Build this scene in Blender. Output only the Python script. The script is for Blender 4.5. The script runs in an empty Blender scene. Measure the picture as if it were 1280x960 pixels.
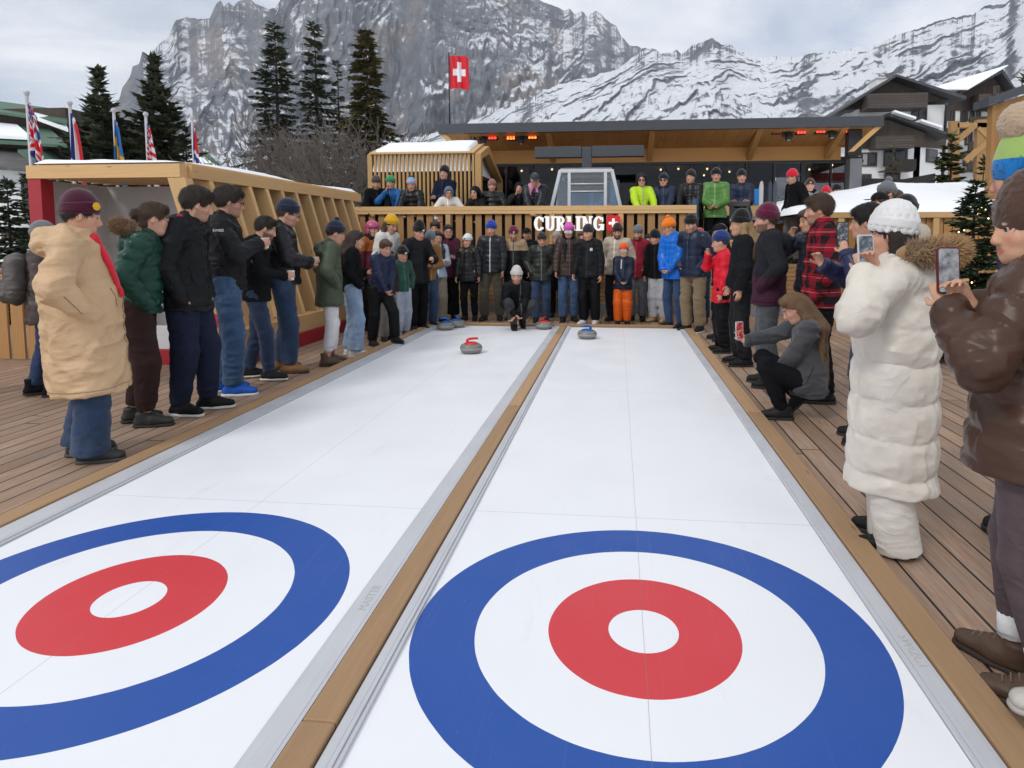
import bpy, bmesh, math, random
import numpy as np
from mathutils import Vector, Matrix
R = math.radians
random.seed(7); rng = np.random.default_rng(7)
sc = bpy.context.scene
col = sc.collection

# ------------------------------------------------------------------ camera geometry (also used to survey the place)
F_PX, YAW, PITCH, CAM_H = 788.0, R(5.8), R(4.5), 1.5
_F = np.array([-math.sin(YAW)*math.cos(PITCH), math.cos(YAW)*math.cos(PITCH), -math.sin(PITCH)])
_R = np.array([math.cos(YAW), math.sin(YAW), 0.0]); _U = np.cross(_R, _F)
_d = np.array([0, 1.0, 0])
X0 = 772-F_PX*(_d@_R)/(_d@_F); Y0 = 298+F_PX*(_d@_U)/(_d@_F)
_C = np.array([0, 0, CAM_H])
def _ray(px, py): return _F+_R*(px-X0)/F_PX-_U*(py-Y0)/F_PX
def at(px, py, z=0.0):
    r = _ray(px, py); return Vector(_C+r*((z-CAM_H)/r[2]))
def atY(px, py, Y):
    r = _ray(px, py); return Vector(_C+r*(Y/r[1]))
cam_d = bpy.data.cameras.new('camera'); cam = bpy.data.objects.new('camera', cam_d); col.objects.link(cam)
cam.location = (0, 0, CAM_H); cam.rotation_euler = (math.pi/2-PITCH, 0, YAW)
cam_d.sensor_width = 36; cam_d.lens = 36*F_PX/1280
cam_d.shift_x = (640-X0)/1280; cam_d.shift_y = (Y0-480)/1280
cam_d.clip_start = 0.05; cam_d.clip_end = 12000
sc.camera = cam

# ------------------------------------------------------------------ tags
def tag(o, label=None, cat=None, group=None, kind=None):
    if label: o['label'] = label
    if cat: o['category'] = cat
    if group: o['group'] = group
    if kind: o['kind'] = kind
    return o
def empty(name, loc=(0, 0, 0), rz=0.0, label=None, cat=None, group=None):
    o = bpy.data.objects.new(name, None); col.objects.link(o)
    o.empty_display_size = .1
    o.location = loc; o.rotation_euler = (0, 0, rz)
    return tag(o, label, cat, group)
def link(name, me, mat=None, parent=None):
    o = bpy.data.objects.new(name, me); col.objects.link(o)
    if mat is not None:
        me.materials.clear()
        for m in (mat if isinstance(mat, (list, tuple)) else [mat]): me.materials.append(m)
    if parent: o.parent = parent
    return o
def copy_tree(o, parent=None):
    c = o.copy(); col.objects.link(c)
    if parent: c.parent = parent
    for ch in list(o.children): copy_tree(ch, c)
    return c

def mesh_np(name, V, Q, smooth=True, attr=None, mi=None):
    """mesh straight from arrays: V (n,3), Q (m,3) or (m,4)"""
    me = bpy.data.meshes.new(name)
    V = np.asarray(V, np.float32); Q = np.asarray(Q, np.int32); k = Q.shape[1]
    me.vertices.add(len(V)); me.vertices.foreach_set('co', V.ravel())
    me.loops.add(Q.size); me.loops.foreach_set('vertex_index', Q.ravel())
    me.polygons.add(len(Q))
    me.polygons.foreach_set('loop_start', np.arange(0, Q.size, k, dtype=np.int32))
    me.polygons.foreach_set('loop_total', np.full(len(Q), k, np.int32))
    me.polygons.foreach_set('use_smooth', np.full(len(Q), smooth, bool))
    if mi is not None: me.polygons.foreach_set('material_index', np.asarray(mi, np.int32))
    if attr is not None:
        a = me.color_attributes.new('tint', 'FLOAT_COLOR', 'POINT')
        A = np.ones((len(V), 4), np.float32); A[:, :3] = attr
        a.data.foreach_set('color', A.ravel())
    me.update(calc_edges=True); me.validate()
    return me

class MB:
    """collects boxes, bars, prisms, tubes and lathes into one mesh"""
    def __init__(self): self.v = []; self.f = []; self.sm = []
    def add(self, vs, fs, smooth=False):
        b = len(self.v); self.v += [tuple(v) for v in vs]
        self.f += [tuple(b+i for i in f) for f in fs]; self.sm += [smooth]*len(fs)
        return self
    def box(self, x0, x1, y0, y1, z0, z1):
        vs = [(x0,y0,z0),(x1,y0,z0),(x1,y1,z0),(x0,y1,z0),(x0,y0,z1),(x1,y0,z1),(x1,y1,z1),(x0,y1,z1)]
        return self.add(vs, [(0,3,2,1),(4,5,6,7),(0,1,5,4),(1,2,6,5),(2,3,7,6),(3,0,4,7)])
    def bar(self, p0, p1, w, h, up=(0, 0, 1)):
        p0 = Vector(p0); p1 = Vector(p1); d = (p1-p0).normalized(); u = Vector(up)
        s = d.cross(u)
        if s.length < 1e-4: s = d.cross(Vector((1, 0, 0)))
        s.normalize(); u = s.cross(d).normalized()
        vs = [p+s*(a*w/2)+u*(b*h/2) for p in (p0, p1) for a, b in ((-1,-1),(1,-1),(1,1),(-1,1))]
        return self.add(vs, [(0,1,2,3),(7,6,5,4),(0,4,5,1),(1,5,6,2),(2,6,7,3),(3,7,4,0)])
    def prism(self, poly, off):
        """poly: 3-D points of a planar outline; off: extrusion vector"""
        n = len(poly); off = Vector(off); P = [Vector(p) for p in poly]
        vs = P+[p+off for p in P]
        return self.add(vs, [tuple(range(n))[::-1], tuple(range(n, 2*n))]+[(i, (i+1) % n, n+(i+1) % n, n+i) for i in range(n)])
    def quad(self, a, b, c, d): return self.add([a, b, c, d], [(0, 1, 2, 3)])
    def tube(self, pts, rad, n=10, caps=True):
        pts = [Vector(p) for p in pts]; rr = rad if isinstance(rad, (list, tuple)) else [rad]*len(pts)
        vs = []; fs = []; ref = None
        for i, p in enumerate(pts):
            d = (pts[min(i+1, len(pts)-1)]-pts[max(i-1, 0)]).normalized()
            if ref is None: ref = d.orthogonal().normalized()
            s = (ref-d*ref.dot(d)).normalized(); ref = s; t = d.cross(s)
            vs += [p+(s*math.cos(2*math.pi*k/n)+t*math.sin(2*math.pi*k/n))*rr[i] for k in range(n)]
        for i in range(len(pts)-1):
            fs += [(i*n+k, i*n+(k+1) % n, (i+1)*n+(k+1) % n, (i+1)*n+k) for k in range(n)]
        self.add(vs, fs, True)
        if caps:
            b = len(self.v)-len(vs)
            self.f += [tuple(b+k for k in range(n))[::-1], tuple(b+(len(pts)-1)*n+k for k in range(n))]; self.sm += [False]*2
        return self
    def lathe(self, prof, n=24, c=(0, 0, 0), smooth=True):
        vs = []; fs = []
        for r, z in prof:
            vs += [(c[0]+r*math.cos(2*math.pi*k/n), c[1]+r*math.sin(2*math.pi*k/n), c[2]+z) for k in range(n)]
        for i in range(len(prof)-1):
            fs += [(i*n+k, i*n+(k+1) % n, (i+1)*n+(k+1) % n, (i+1)*n+k) for k in range(n)]
        return self.add(vs, fs, smooth)
    def build(self, name, mat=None, parent=None, bevel=0.0):
        me = bpy.data.meshes.new(name); me.from_pydata([tuple(v) for v in self.v], [], self.f)
        me.polygons.foreach_set('use_smooth', np.array(self.sm, bool)); me.update()
        bm = bmesh.new(); bm.from_mesh(me); bmesh.ops.recalc_face_normals(bm, faces=bm.faces); bm.to_mesh(me); bm.free()
        o = link(name, me, mat, parent)
        if bevel:
            m = o.modifiers.new('bevel', 'BEVEL'); m.width = bevel; m.segments = 2; m.limit_method = 'ANGLE'
        return o

# ------------------------------------------------------------------ materials
class NT:
    def __init__(self, name):
        self.m = bpy.data.materials.new(name); self.m.use_nodes = True
        self.t = self.m.node_tree; self.n = self.t.nodes; self.l = self.t.links
        self.p = self.n['Principled BSDF']; self._tc = None
    def new(self, typ, **kw):
        nd = self.n.new(typ)
        for k, v in kw.items(): setattr(nd, k, v)
        return nd
    def put(self, sock, v):
        if isinstance(v, bpy.types.NodeSocket): self.l.new(v, sock)
        elif isinstance(v, (tuple, list)) and len(v) == 3 and sock.type == 'RGBA': sock.default_value = (*v, 1)
        else: sock.default_value = v
    def coord(self, kind='Object'):
        if self._tc is None: self._tc = self.new('ShaderNodeTexCoord')
        return self._tc.outputs[kind]
    def mapping(self, v, scale=(1, 1, 1), loc=(0, 0, 0), rot=(0, 0, 0)):
        m = self.new('ShaderNodeMapping'); self.l.new(v, m.inputs[0])
        m.inputs['Scale'].default_value = scale; m.inputs['Location'].default_value = loc; m.inputs['Rotation'].default_value = rot
        return m.outputs[0]
    def noise(self, v, scale, detail=4, rough=.55, out='Fac', dist=0.0):
        n = self.new('ShaderNodeTexNoise'); self.put(n.inputs['Vector'], v)
        n.inputs['Scale'].default_value = scale; n.inputs['Detail'].default_value = detail
        n.inputs['Roughness'].default_value = rough; n.inputs['Distortion'].default_value = dist
        return n.outputs[out]
    def math(self, op, a, b=None, c=None, clamp=False):
        n = self.new('ShaderNodeMath', operation=op, use_clamp=clamp); self.put(n.inputs[0], a)
        if b is not None: self.put(n.inputs[1], b)
        if c is not None: self.put(n.inputs[2], c)
        return n.outputs[0]
    def ramp(self, fac, stops, interp='LINEAR'):
        n = self.new('ShaderNodeValToRGB'); self.put(n.inputs[0], fac); e = n.color_ramp.elements; n.color_ramp.interpolation = interp
        while len(e) > len(stops): e.remove(e[-1])
        while len(e) < len(stops): e.new(.5)
        for el, (pos, c) in zip(e, stops):
            el.position = pos; el.color = (*c, 1) if isinstance(c, (tuple, list)) else (c, c, c, 1)
        return n.outputs[0]
    def mix(self, fac, a, b, mode='MIX'):
        n = self.new('ShaderNodeMix', data_type='RGBA', blend_type=mode)
        self.put(n.inputs[0], fac); self.put(n.inputs[6], a); self.put(n.inputs[7], b); return n.outputs[2]
    def sep(self, v):
        n = self.new('ShaderNodeSeparateXYZ'); self.l.new(v, n.inputs[0]); return n.outputs
    def bump(self, h, strength=.3, dist=.01, normal=None):
        b = self.new('ShaderNodeBump'); self.put(b.inputs['Height'], h)
        b.inputs['Strength'].default_value = strength; b.inputs['Distance'].default_value = dist
        if normal is not None: self.l.new(normal, b.inputs['Normal'])
        return b.outputs[0]
    def set(self, **kw):
        names = dict(color='Base Color', rough='Roughness', metal='Metallic', normal='Normal', emit='Emission Color', es='Emission Strength',
                     spec='Specular IOR Level', sheen='Sheen Weight', trans='Transmission Weight', sss='Subsurface Weight', coat='Coat Weight', alpha='Alpha', ior='IOR')
        for k, v in kw.items(): self.put(self.p.inputs[names[k]], v)
        return self.m

_mc = {}
def cached(fn):
    def g(*a, **k):
        key = (fn.__name__, a, tuple(sorted(k.items())))
        if key not in _mc: _mc[key] = fn(*a, **k)
        return _mc[key]
    return g
def dk(c, f): return tuple(x*f for x in c)

@cached
def plain(name, c, rough=.6, metal=0.0, var=.12, scale=6.0, bump=.15):
    t = NT(name); v = t.coord(); n = t.noise(v, scale, 6)
    t.set(color=t.mix(n, dk(c, 1-var), tuple(min(1, x*(1+var)) for x in c)), rough=rough, metal=metal)
    if bump: t.set(normal=t.bump(t.noise(v, scale*14, 3), bump, .003))
    return t.m
@cached
def emitter(name, c, s):
    t = NT(name); return t.set(color=dk(c, .3), emit=c, es=s)
@cached
def wood(name, c, axis='x', var=.30, rough=.62, knots=True, scale=1.0):
    """sawn timber, grain along the given axis"""
    t = NT(name); v = t.coord()
    oi = t.new('ShaderNodeObjectInfo').outputs['Random']
    st = {'x': (.6, 14, 14), 'y': (14, .6, 14), 'z': (14, 14, .6)}[axis]
    gv = t.mapping(v, tuple(s*scale for s in st))
    g = t.noise(gv, 3.2, 8, .6, dist=.7); big = t.noise(t.mapping(v, tuple(s*.22 for s in st)), 2.0, 3)
    cc = t.mix(g, dk(c, 1-var), tuple(min(1, x*(1+var*.55)) for x in c))
    cc = t.mix(t.math('MULTIPLY', big, .45), cc, dk((c[0]*1.05, c[1]*.90, c[2]*.75), .92))
    cc = t.mix(1.0, cc, t.ramp(oi, [(0, .80), (1, 1.12)]), 'MULTIPLY')
    if knots:
        kv = t.mapping(v, {'x': (1.1, 5, 5), 'y': (5, 1.1, 5), 'z': (5, 5, 1.1)}[axis])
        vo = t.new('ShaderNodeTexVoronoi'); t.l.new(kv, vo.inputs['Vector']); vo.inputs['Scale'].default_value = 1.6
        k = t.ramp(vo.outputs['Distance'], [(0, 1), (.045, .75), (.085, 0)])
        cc = t.mix(t.math('MULTIPLY', k, .8), cc, dk(c, .28))
    t.set(color=cc, rough=rough, normal=t.bump(g, .25, .004), spec=.3)
    return t.m
@cached
def planks(name, c, width=.145, along='y', var=.35, dirt=.4, gap=.006, board=3.6):
    """deck of boards with dark gaps, board ends, grain and a different tone per board"""
    t = NT(name); v = t.coord(); x, y, z = t.sep(v)
    if along == 'x': x, y = y, x
    if along == 'xz': x, y = z, x
    u = t.math('DIVIDE', x, width); iu = t.math('FLOOR', u); fu = t.math('FRACT', u)
    wn = t.new('ShaderNodeTexWhiteNoise', noise_dimensions='1D'); t.l.new(iu, wn.inputs['W'])
    yy = t.math('ADD', t.math('DIVIDE', y, board), t.math('MULTIPLY', wn.outputs['Value'], 7.3))
    iy = t.math('FLOOR', yy); fy = t.math('FRACT', yy)
    wn2 = t.new('ShaderNodeTexWhiteNoise', noise_dimensions='2D')
    cb = t.new('ShaderNodeCombineXYZ'); t.l.new(iu, cb.inputs[0]); t.l.new(iy, cb.inputs[1]); t.l.new(cb.outputs[0], wn2.inputs['Vector'])
    tone = wn2.outputs['Value']
    cb2 = t.new('ShaderNodeCombineXYZ')
    t.l.new(t.math('MULTIPLY', x, 26), cb2.inputs[0]); t.l.new(t.math('MULTIPLY', y, 1.3), cb2.inputs[1]); t.l.new(t.math('MULTIPLY', tone, 37), cb2.inputs[2])
    g = t.noise(cb2.outputs[0], 2.6, 8, .65, dist=.8)
    base = t.mix(tone, dk(c, 1-var), tuple(min(1, q*(1+var*.6)) for q in c))
    base = t.mix(t.ramp(g, [(.3, 0), (.7, 1)]), base, dk((c[0], c[1]*.85, c[2]*.7), .55))
    d = t.noise(v, 1.7, 6, .65); base = t.mix(t.math('MULTIPLY', t.ramp(d, [(.45, 0), (.75, 1)]), dirt), base, (.23, .205, .18))
    e = t.math('MINIMUM', fu, t.math('SUBTRACT', 1.0, fu)); gapm = t.math('LESS_THAN', e, gap/width)
    ee = t.math('MINIMUM', fy, t.math('SUBTRACT', 1.0, fy)); gm = t.math('MAXIMUM', gapm, t.math('LESS_THAN', ee, .0016))
    h = t.math('SUBTRACT', t.math('MULTIPLY', g, .25), t.math('MULTIPLY', gm, 1.0))
    t.set(color=t.mix(gm, base, (.02, .015, .012)), rough=t.ramp(d, [(.3, .5), (.8, .75)]), normal=t.bump(h, .5, .006), spec=.35)
    return t.m
@cached
def metal_sheet(name, c=(.48, .49, .5), rough=.42, metal=.85):
    t = NT(name); v = t.coord()
    n = t.noise(t.mapping(v, (60, 1.2, 60)), 2, 5); b = t.noise(v, 3, 5)
    t.set(color=t.mix(t.math('MULTIPLY', t.math('ADD', n, b), .5), dk(c, .78), dk(c, 1.15)), metal=metal, rough=t.ramp(b, [(.3, rough-.1), (.7, rough+.12)]),
          normal=t.bump(n, .08, .002))
    return t.m
@cached
def snow_mat():
    t = NT('snow'); v = t.coord(); n = t.noise(v, 1.3, 8, .6); s = t.noise(v, 60, 3)
    t.set(color=t.mix(n, (.80, .82, .85), (.90, .91, .92)), rough=.7, normal=t.bump(t.math('ADD', n, t.math('MULTIPLY', s, .12)), .5, .05), spec=.25)
    return t.m
@cached
def glass_dark():
    t = NT('window_glass')
    tr = t.new('ShaderNodeBsdfTransparent'); tr.inputs[0].default_value = (.42, .43, .44, 1)
    gl = t.new('ShaderNodeBsdfGlossy'); gl.inputs['Roughness'].default_value = .03; gl.inputs[0].default_value = (.9, .92, .95, 1)
    fr = t.new('ShaderNodeFresnel'); fr.inputs[0].default_value = 1.5
    mx = t.new('ShaderNodeMixShader')
    t.l.new(t.math('MULTIPLY', fr.outputs[0], .55, clamp=True), mx.inputs[0]); t.l.new(tr.outputs[0], mx.inputs[1]); t.l.new(gl.outputs[0], mx.inputs[2])
    t.l.new(mx.outputs[0], t.n['Material Output'].inputs[0]); return t.m

SPRUCE = (.64, .42, .20)
W_X = wood('spruce_timber_x', SPRUCE, 'x'); W_Y = wood('spruce_timber_y', SPRUCE, 'y'); W_Z = wood('spruce_timber_z', SPRUCE, 'z')
BLACKM = plain('black_metal', (.02, .021, .023), .45); ANTH = plain('anthracite_sheet', (.045, .05, .058), .4, 0.0, .15)
# ================================================================== ground and decks
def struct(o, label=None): return tag(o, label, kind='structure')
m = MB(); m.quad((-2500, -300, -.55), (2500, -300, -.55), (2500, 2600, -.55), (-2500, 2600, -.55))
struct(m.build('snow_ground', snow_mat()))
DECK = planks('deck_boards', (.43, .295, .21), .145, 'y', .3, .5)
m = MB(); m.box(-10.5, 7.0, -2.5, 12.6, -.30, 0.0); struct(m.build('deck', DECK))
UPD = planks('upper_deck_boards', (.40, .28, .20), .145, 'y', .3, .4)
m = MB(); m.box(-7.2, 10.5, 12.64, 24.0, .80, 1.0); struct(m.build('upper_deck', UPD))

# ------------------------------------------------------------------ the two curling lanes
def sheet_mat(cx, cy, xs, seams_y):
    t = NT('curling_sheet_surface'); v = t.coord(); x, y, z = t.sep(v)
    dx = t.math('SUBTRACT', x, cx); dy = t.math('SUBTRACT', y, cy)
    wob = t.math('MULTIPLY', t.math('SUBTRACT', t.noise(v, 9, 2), .5), .004)
    r = t.math('ADD', t.math('SQRT', t.math('ADD', t.math('MULTIPLY', dx, dx), t.math('MULTIPLY', dy, dy))), wob)
    n1 = t.noise(v, 2.2, 6, .6); n2 = t.noise(v, 320, 2)
    white = t.mix(n1, (.775, .785, .81), (.835, .845, .865))
    smud = t.ramp(t.noise(t.mapping(v, (3.2, .9, 1)), 1.6, 7, .7, dist=.6), [(.60, 0), (.80, 1)])
    white = t.mix(t.math('MULTIPLY', smud, .42), white, (.60, .60, .60))
    def band(a, b): return t.math('MULTIPLY', t.math('GREATER_THAN', r, a), t.math('LESS_THAN', r, b))
    fade = t.math('MULTIPLY', t.noise(v, 5, 7, .65), .22)
    dx2 = t.math('DIVIDE', dx, 1.058); r2 = t.math('ADD', t.math('SQRT', t.math('ADD', t.math('MULTIPLY', dx2, dx2), t.math('MULTIPLY', dy, dy))), wob)
    blue = t.mix(fade, (.012, .072, .33), (.045, .125, .42)); red = t.mix(fade, (.60, .035, .048), (.66, .11, .11))
    scuff = t.ramp(t.noise(t.mapping(v, (40, 9, 1)), 3, 4, .7, dist=1.2), [(.66, 0), (.72, 1)])
    c = t.mix(t.math('MULTIPLY', t.math('GREATER_THAN', r2, .597), t.math('LESS_THAN', r2, .817)), white, t.mix(t.math('MULTIPLY', scuff, .3), blue, (.3, .36, .55)))
    c = t.mix(band(.131, .357), c, t.mix(t.math('MULTIPLY', scuff, .25), red, (.75, .35, .35)))
    ln = t.math('LESS_THAN', t.math('ABSOLUTE', t.math('ADD', dx, t.math('MULTIPLY', t.math('SUBTRACT', t.noise(v, 1.1, 2), .5), .012))), .0016)
    for sy in seams_y:
        ln = t.math('MAXIMUM', ln, t.math('LESS_THAN', t.math('ABSOLUTE', t.math('SUBTRACT', y, sy)), .0022))
    c = t.mix(t.math('MULTIPLY', ln, .42), c, (.16, .16, .17))
    tracks = t.ramp(t.noise(t.mapping(v, (55, .35, 1)), 1.4, 4, .7), [(.58, 0), (.75, 1)])
    c = t.mix(t.math('MULTIPLY', tracks, .07), c, (.5, .5, .52))
    h = t.math('ADD', t.math('MULTIPLY', n2, .3), t.math('MULTIPLY', ln, -1.0))
    t.set(color=c, rough=t.ramp(n1, [(.3, .36), (.7, .5)]), normal=t.bump(h, .12, .002), spec=.35); return t.m
SZ = .03
for (x0, x1, cx, cy, sd) in ((-2.925, -1.045, -1.975, 2.285, (3.245, 6.1, 8.6)), (-.77, 1.0, .108, 2.285, (3.25, 6.0, 8.4))):
    m = MB(); m.box(x0, x1, -2.4, 10.36, .002, SZ)
    struct(m.build('curling_sheet', sheet_mat(cx, cy, 0, sd)))

RAILM = metal_sheet('aluminium_edging', (.56, .57, .595), .5, .15)
BEAM = wood('weathered_beam', (.42, .27, .15), 'y', .34)
def edging(label, x0, x1, lip):
    root = empty('metal_edging', ((x0+x1)/2, 4, 0), 0, label, 'edging')
    s = 1 if lip > 0 else -1
    y = -2.4; k = 0
    while y < 10.35:
        y2 = min(y+3.3+.2*(k % 2), 10.36)
        m = MB(); m.box(x0, x1, y, y2-.004, .004, .050)
        xi = x0 if lip < 0 else x1
        m.box(min(xi, xi+.014*s)-.0, max(xi, xi+.014*s), y, y2-.004, SZ+.001, .043)       # low inner flange on the sheet
        m.box(x1-.018, x1-.014, y+.01, y2-.01, .049, .0515)
        o = m.build('profile', RAILM, root, .002); o.location = (-(x0+x1)/2, -4, 0)
        y = y2; k += 1
    return root
edging('aluminium edging strip between left-hand lane and the timber beam in front of the left spectators', -3.075, -2.94, 1)
edging('aluminium edging strip on the left-lane side of the middle timber beam', -1.030, -.937, -1)
edging('aluminium edging strip on the right-lane side of the middle timber beam', -.818, -.772, 1)
edging('aluminium edging strip between right-hand lane and the beam below the white coat', 1.015, 1.078, -1)
def beam(label, x0, x1, y0, y1, axis='y', z=.062):
    mat = BEAM if axis == 'y' else wood('weathered_beam_x', (.40, .265, .14), 'x', .3)
    if axis == 'x':
        m = MB(); m.box(x0, x1, y0, y1, .003, z); o = m.build('timber_beam', mat, None, .006)
        return tag(o, label, 'beam')
    root = empty('timber_beam', ((x0+x1)/2, 4, 0), 0, label, 'beam'); y = y0; k = 0
    while y < y1-.2:
        y2 = min(y+4.1-.5*(k % 2), y1); m = MB(); m.box(x0, x1, y, y2-.003, .003, z-.001*(k % 2))
        o = m.build('beam_length', mat, root, .006); o.location = (-(x0+x1)/2, -4, 0); y = y2; k += 1
    return root
beam('long timber beam along the deck edge in front of the left spectators', -3.205, -3.080, -2.4, 10.45)
beam('long timber beam lying in the middle between the two white lanes', -.930, -.825, -2.4, 10.45)
beam('long timber beam along the deck edge by the white coat and crouching woman', 1.085, 1.205, -2.4, 10.45)
beam('timber beam closing the far end of the left lane behind the blue stones', -3.205, -.88, 10.455, 10.56, 'x')
beam('timber beam closing the far end of the right lane below the orange trousers', -.87, 1.205, 10.455, 10.56, 'x')
# stamped maker marks, worn to scratches: small engraved dashes in three places on the edging
def text_mesh(word, size, depth=.0008):
    cu = bpy.data.curves.new('lettering', 'FONT'); cu.body = word; cu.size = size; cu.align_x = 'CENTER'; cu.align_y = 'CENTER'; cu.extrude = depth
    o = bpy.data.objects.new('lettering', cu); col.objects.link(o); dg = bpy.context.evaluated_depsgraph_get(); me = bpy.data.meshes.new_from_object(o.evaluated_get(dg)); bpy.data.objects.remove(o); return me
def stamp(label, x, y, rz, word):
    o = link('stamp', text_mesh(word, .050, .0004), plain('stamp_grey', (.42, .42, .42), .6)); o.location = (x, y, .0505); o.rotation_euler = (0, 0, rz); return tag(o, label, 'stamp')
stamp('worn grey lettering stamped on edging left of the middle beam', -.985, 2.36, R(90), 'MASTER')
stamp('worn grey lettering stamped on edging beside the right lane rings', 1.046, 2.23, R(-90), 'SWIZCT')

# ================================================================== kiosk on the left
KX0, KXT, KXB, KY0, KY1, KZ = -6.98, -5.05, -4.38, 6.95, 11.95, 2.36
REDP = plain('red_paint', (.36, .012, .022), .5)
WHITEP = plain('white_panel', (.62, .62, .63), .55)
kiosk = empty('timber_kiosk', (-5.7, 9.4, 0), 0, 'open timber kiosk with slanted light fins, red post and snow on its roof', 'kiosk')
def K(mb, name, mat, bev=.004):
    o = mb.build(name, mat, kiosk, bev); o.location = (5.7, -9.4, 0); return o
m = MB(); m.box(KX0, KXT+.02, KY0-.07, KY0+.07, KZ-.155, KZ); K(m, 'front_beam', W_X)
m = MB(); m.box(KXT-.05, KXT+.07, KY0+.075, KY1, KZ-.155, KZ-.002); K(m, 'side_beam', W_Y)
m = MB(); m.box(KX0+.005, KX0+.175, KY0-.06, KY0+.11, 0, KZ-.158); K(m, 'corner_post', REDP)
lean = (KXB-KXT)/KZ
def fin(y, th=.075, dp=.20, z0=.42, z1=KZ-.158):
    mb = MB(); xa = KXT+lean*(KZ-z1); xb = KXT+lean*(KZ-z0)
    mb.prism([(xa-dp, y-th/2, z1), (xa+.03, y-th/2, z1), (xb+.03, y-th/2, z0), (xb-dp, y-th/2, z0)], (0, th, 0)); return mb
K(fin(KY0, .13, .19, .175), 'corner_post', W_Z)
for k in range(1, 12): K(fin(KY0+.415*k), 'fin', W_Z)
m = MB()
for k in range(1, 12):
    y = KY0+.415*k+.17; xa = KXT-.12+lean*(KZ-1.75); xb = KXT-.12+lean*(KZ-.43)
    m.prism([(xa-.03, y, 1.75), (xa+.02, y, 1.75), (xb+.02, y, .43), (xb-.03, y, .43)], (0, .035, 0))
K(m, 'red_trim', REDP, 0)
xs = KXT+lean*(KZ-.30)
m = MB(); m.box(xs-.16, xs+.06, KY0+.07, KY1, .185, .42); K(m, 'sill', W_Y)
m = MB(); m.box(xs-.20, xs+.10, KY0-.06, KY1, 0, .182); m.box(KX0+.18, xs-.2, KY0-.05, KY0+.05, 0, .18); K(m, 'plinth', REDP)
m = MB(); m.box(KX0+.18, xs-.12, KY0-.02, KY0+.04, .183, .46); K(m, 'front_panel', WHITEP)
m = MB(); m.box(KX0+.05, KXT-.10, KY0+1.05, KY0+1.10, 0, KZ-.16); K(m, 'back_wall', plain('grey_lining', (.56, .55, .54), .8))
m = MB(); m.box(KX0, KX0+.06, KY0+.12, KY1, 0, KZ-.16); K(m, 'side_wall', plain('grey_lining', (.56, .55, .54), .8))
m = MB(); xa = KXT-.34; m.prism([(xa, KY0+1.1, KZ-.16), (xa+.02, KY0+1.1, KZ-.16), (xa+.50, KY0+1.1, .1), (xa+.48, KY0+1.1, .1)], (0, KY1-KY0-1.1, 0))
K(m, 'inner_wall', plain('interior_dark', (.05, .045, .042), .8))  # added panel; interior darkness between the fins is put into its colour
m = MB()
for k in range(5): m.box(KX0+.05, KXT-.06, KY0+.20+.2*k, KY0+.27+.2*k, KZ-.14, KZ-.02)
K(m, 'rafter', W_X)
m = MB(); m.box(KX0, KXT+.01, KY0+.08, KY1, KZ-.0015, KZ+.03); K(m, 'roof_boards', W_Y)
def snow_slab(x0, x1, y0, y1, z0, top, nx=40, ny=40, seed=0, edge=.12):
    """snow lying on something: rounded edges and a lumpy top"""
    r = np.random.default_rng(seed); gx = np.linspace(x0, x1, nx); gy = np.linspace(y0, y1, ny)
    X, Y = np.meshgrid(gx, gy, indexing='ij'); e = np.minimum.reduce([X-x0, x1-X, Y-y0, y1-Y])
    Z = np.array([[top(a, b) if callable(top) else top for b in gy] for a in gx], float)
    N = sum(np.sin(X*f+r.uniform(0, 6))*np.sin(Y*f*1.1+r.uniform(0, 6))/f for f in (1.7, 3.9, 8, 15))*.05
    h = (Z+N-z0)*np.clip(e/edge, 0, 1)**.45
    V = np.stack([X, Y, z0+h], -1).reshape(-1, 3); B = np.stack([X, Y, np.full_like(X, z0-.001)], -1).reshape(-1, 3)
    q = []
    for i in range(nx-1):
        for j in range(ny-1):
            a = i*ny+j; q.append((a, a+ny, a+ny+1, a+1))
    return mesh_np('snow', V, q)
o = link('roof_snow', snow_slab(KX0+.02, KXT-.02, KY0+.02, KY1, KZ+.03, KZ+.075, 30, 60, 3), snow_mat(), kiosk); o.location = (5.7, -9.4, 0)
m = MB(); m.prism([(-5.15, 6.87, .462), (-4.55, 6.87, .462), (-4.62, 6.87, .60), (-4.95, 6.87, .74), (-5.3, 6.87, .80)], (0, .1, 0))
bn = m.build('banner', plain('red_cloth', (.55, .015, .03), .7)); tag(bn, 'red banner cloth leaning on the low white kiosk front', 'banner')

# fence at far left
fence = empty('timber_fence', (-8.6, 6.95, 0), 0, 'plain board fence with gaps left of the kiosk behind the backpack', 'fence')
m = MB(); x = -10.4
while x < -7.1: m.box(x, x+.165, 6.96, 6.99, .02, 1.0); x += .215
o = m.build('boards', wood('fence_boards', (.40, .22, .085), 'z', .3), fence, .003); o.location = (8.6, -6.95, 0)
m = MB(); m.box(-10.4, -7.02, 6.90, 7.02, 1.003, 1.07); o = m.build('top_rail', W_X, fence, .004); o.location = (8.6, -6.95, 0)
m = MB(); m.tube([(-10.4, 6.95, 1.10), (-7.02, 6.95, 1.10)], .016, 8); o = m.build('hand_rail', metal_sheet('steel_tube', (.6, .6, .6), .3, .9), fence); o.location = (8.6, -6.95, 0)
for x in (-10.2, -8.62, -7.08):
    m = MB(); m.box(x, x+.09, 6.995, 7.085, 0, 1.0); o = m.build('post', W_Z, fence, .004); o.location = (8.6, -6.95, 0)

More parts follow.
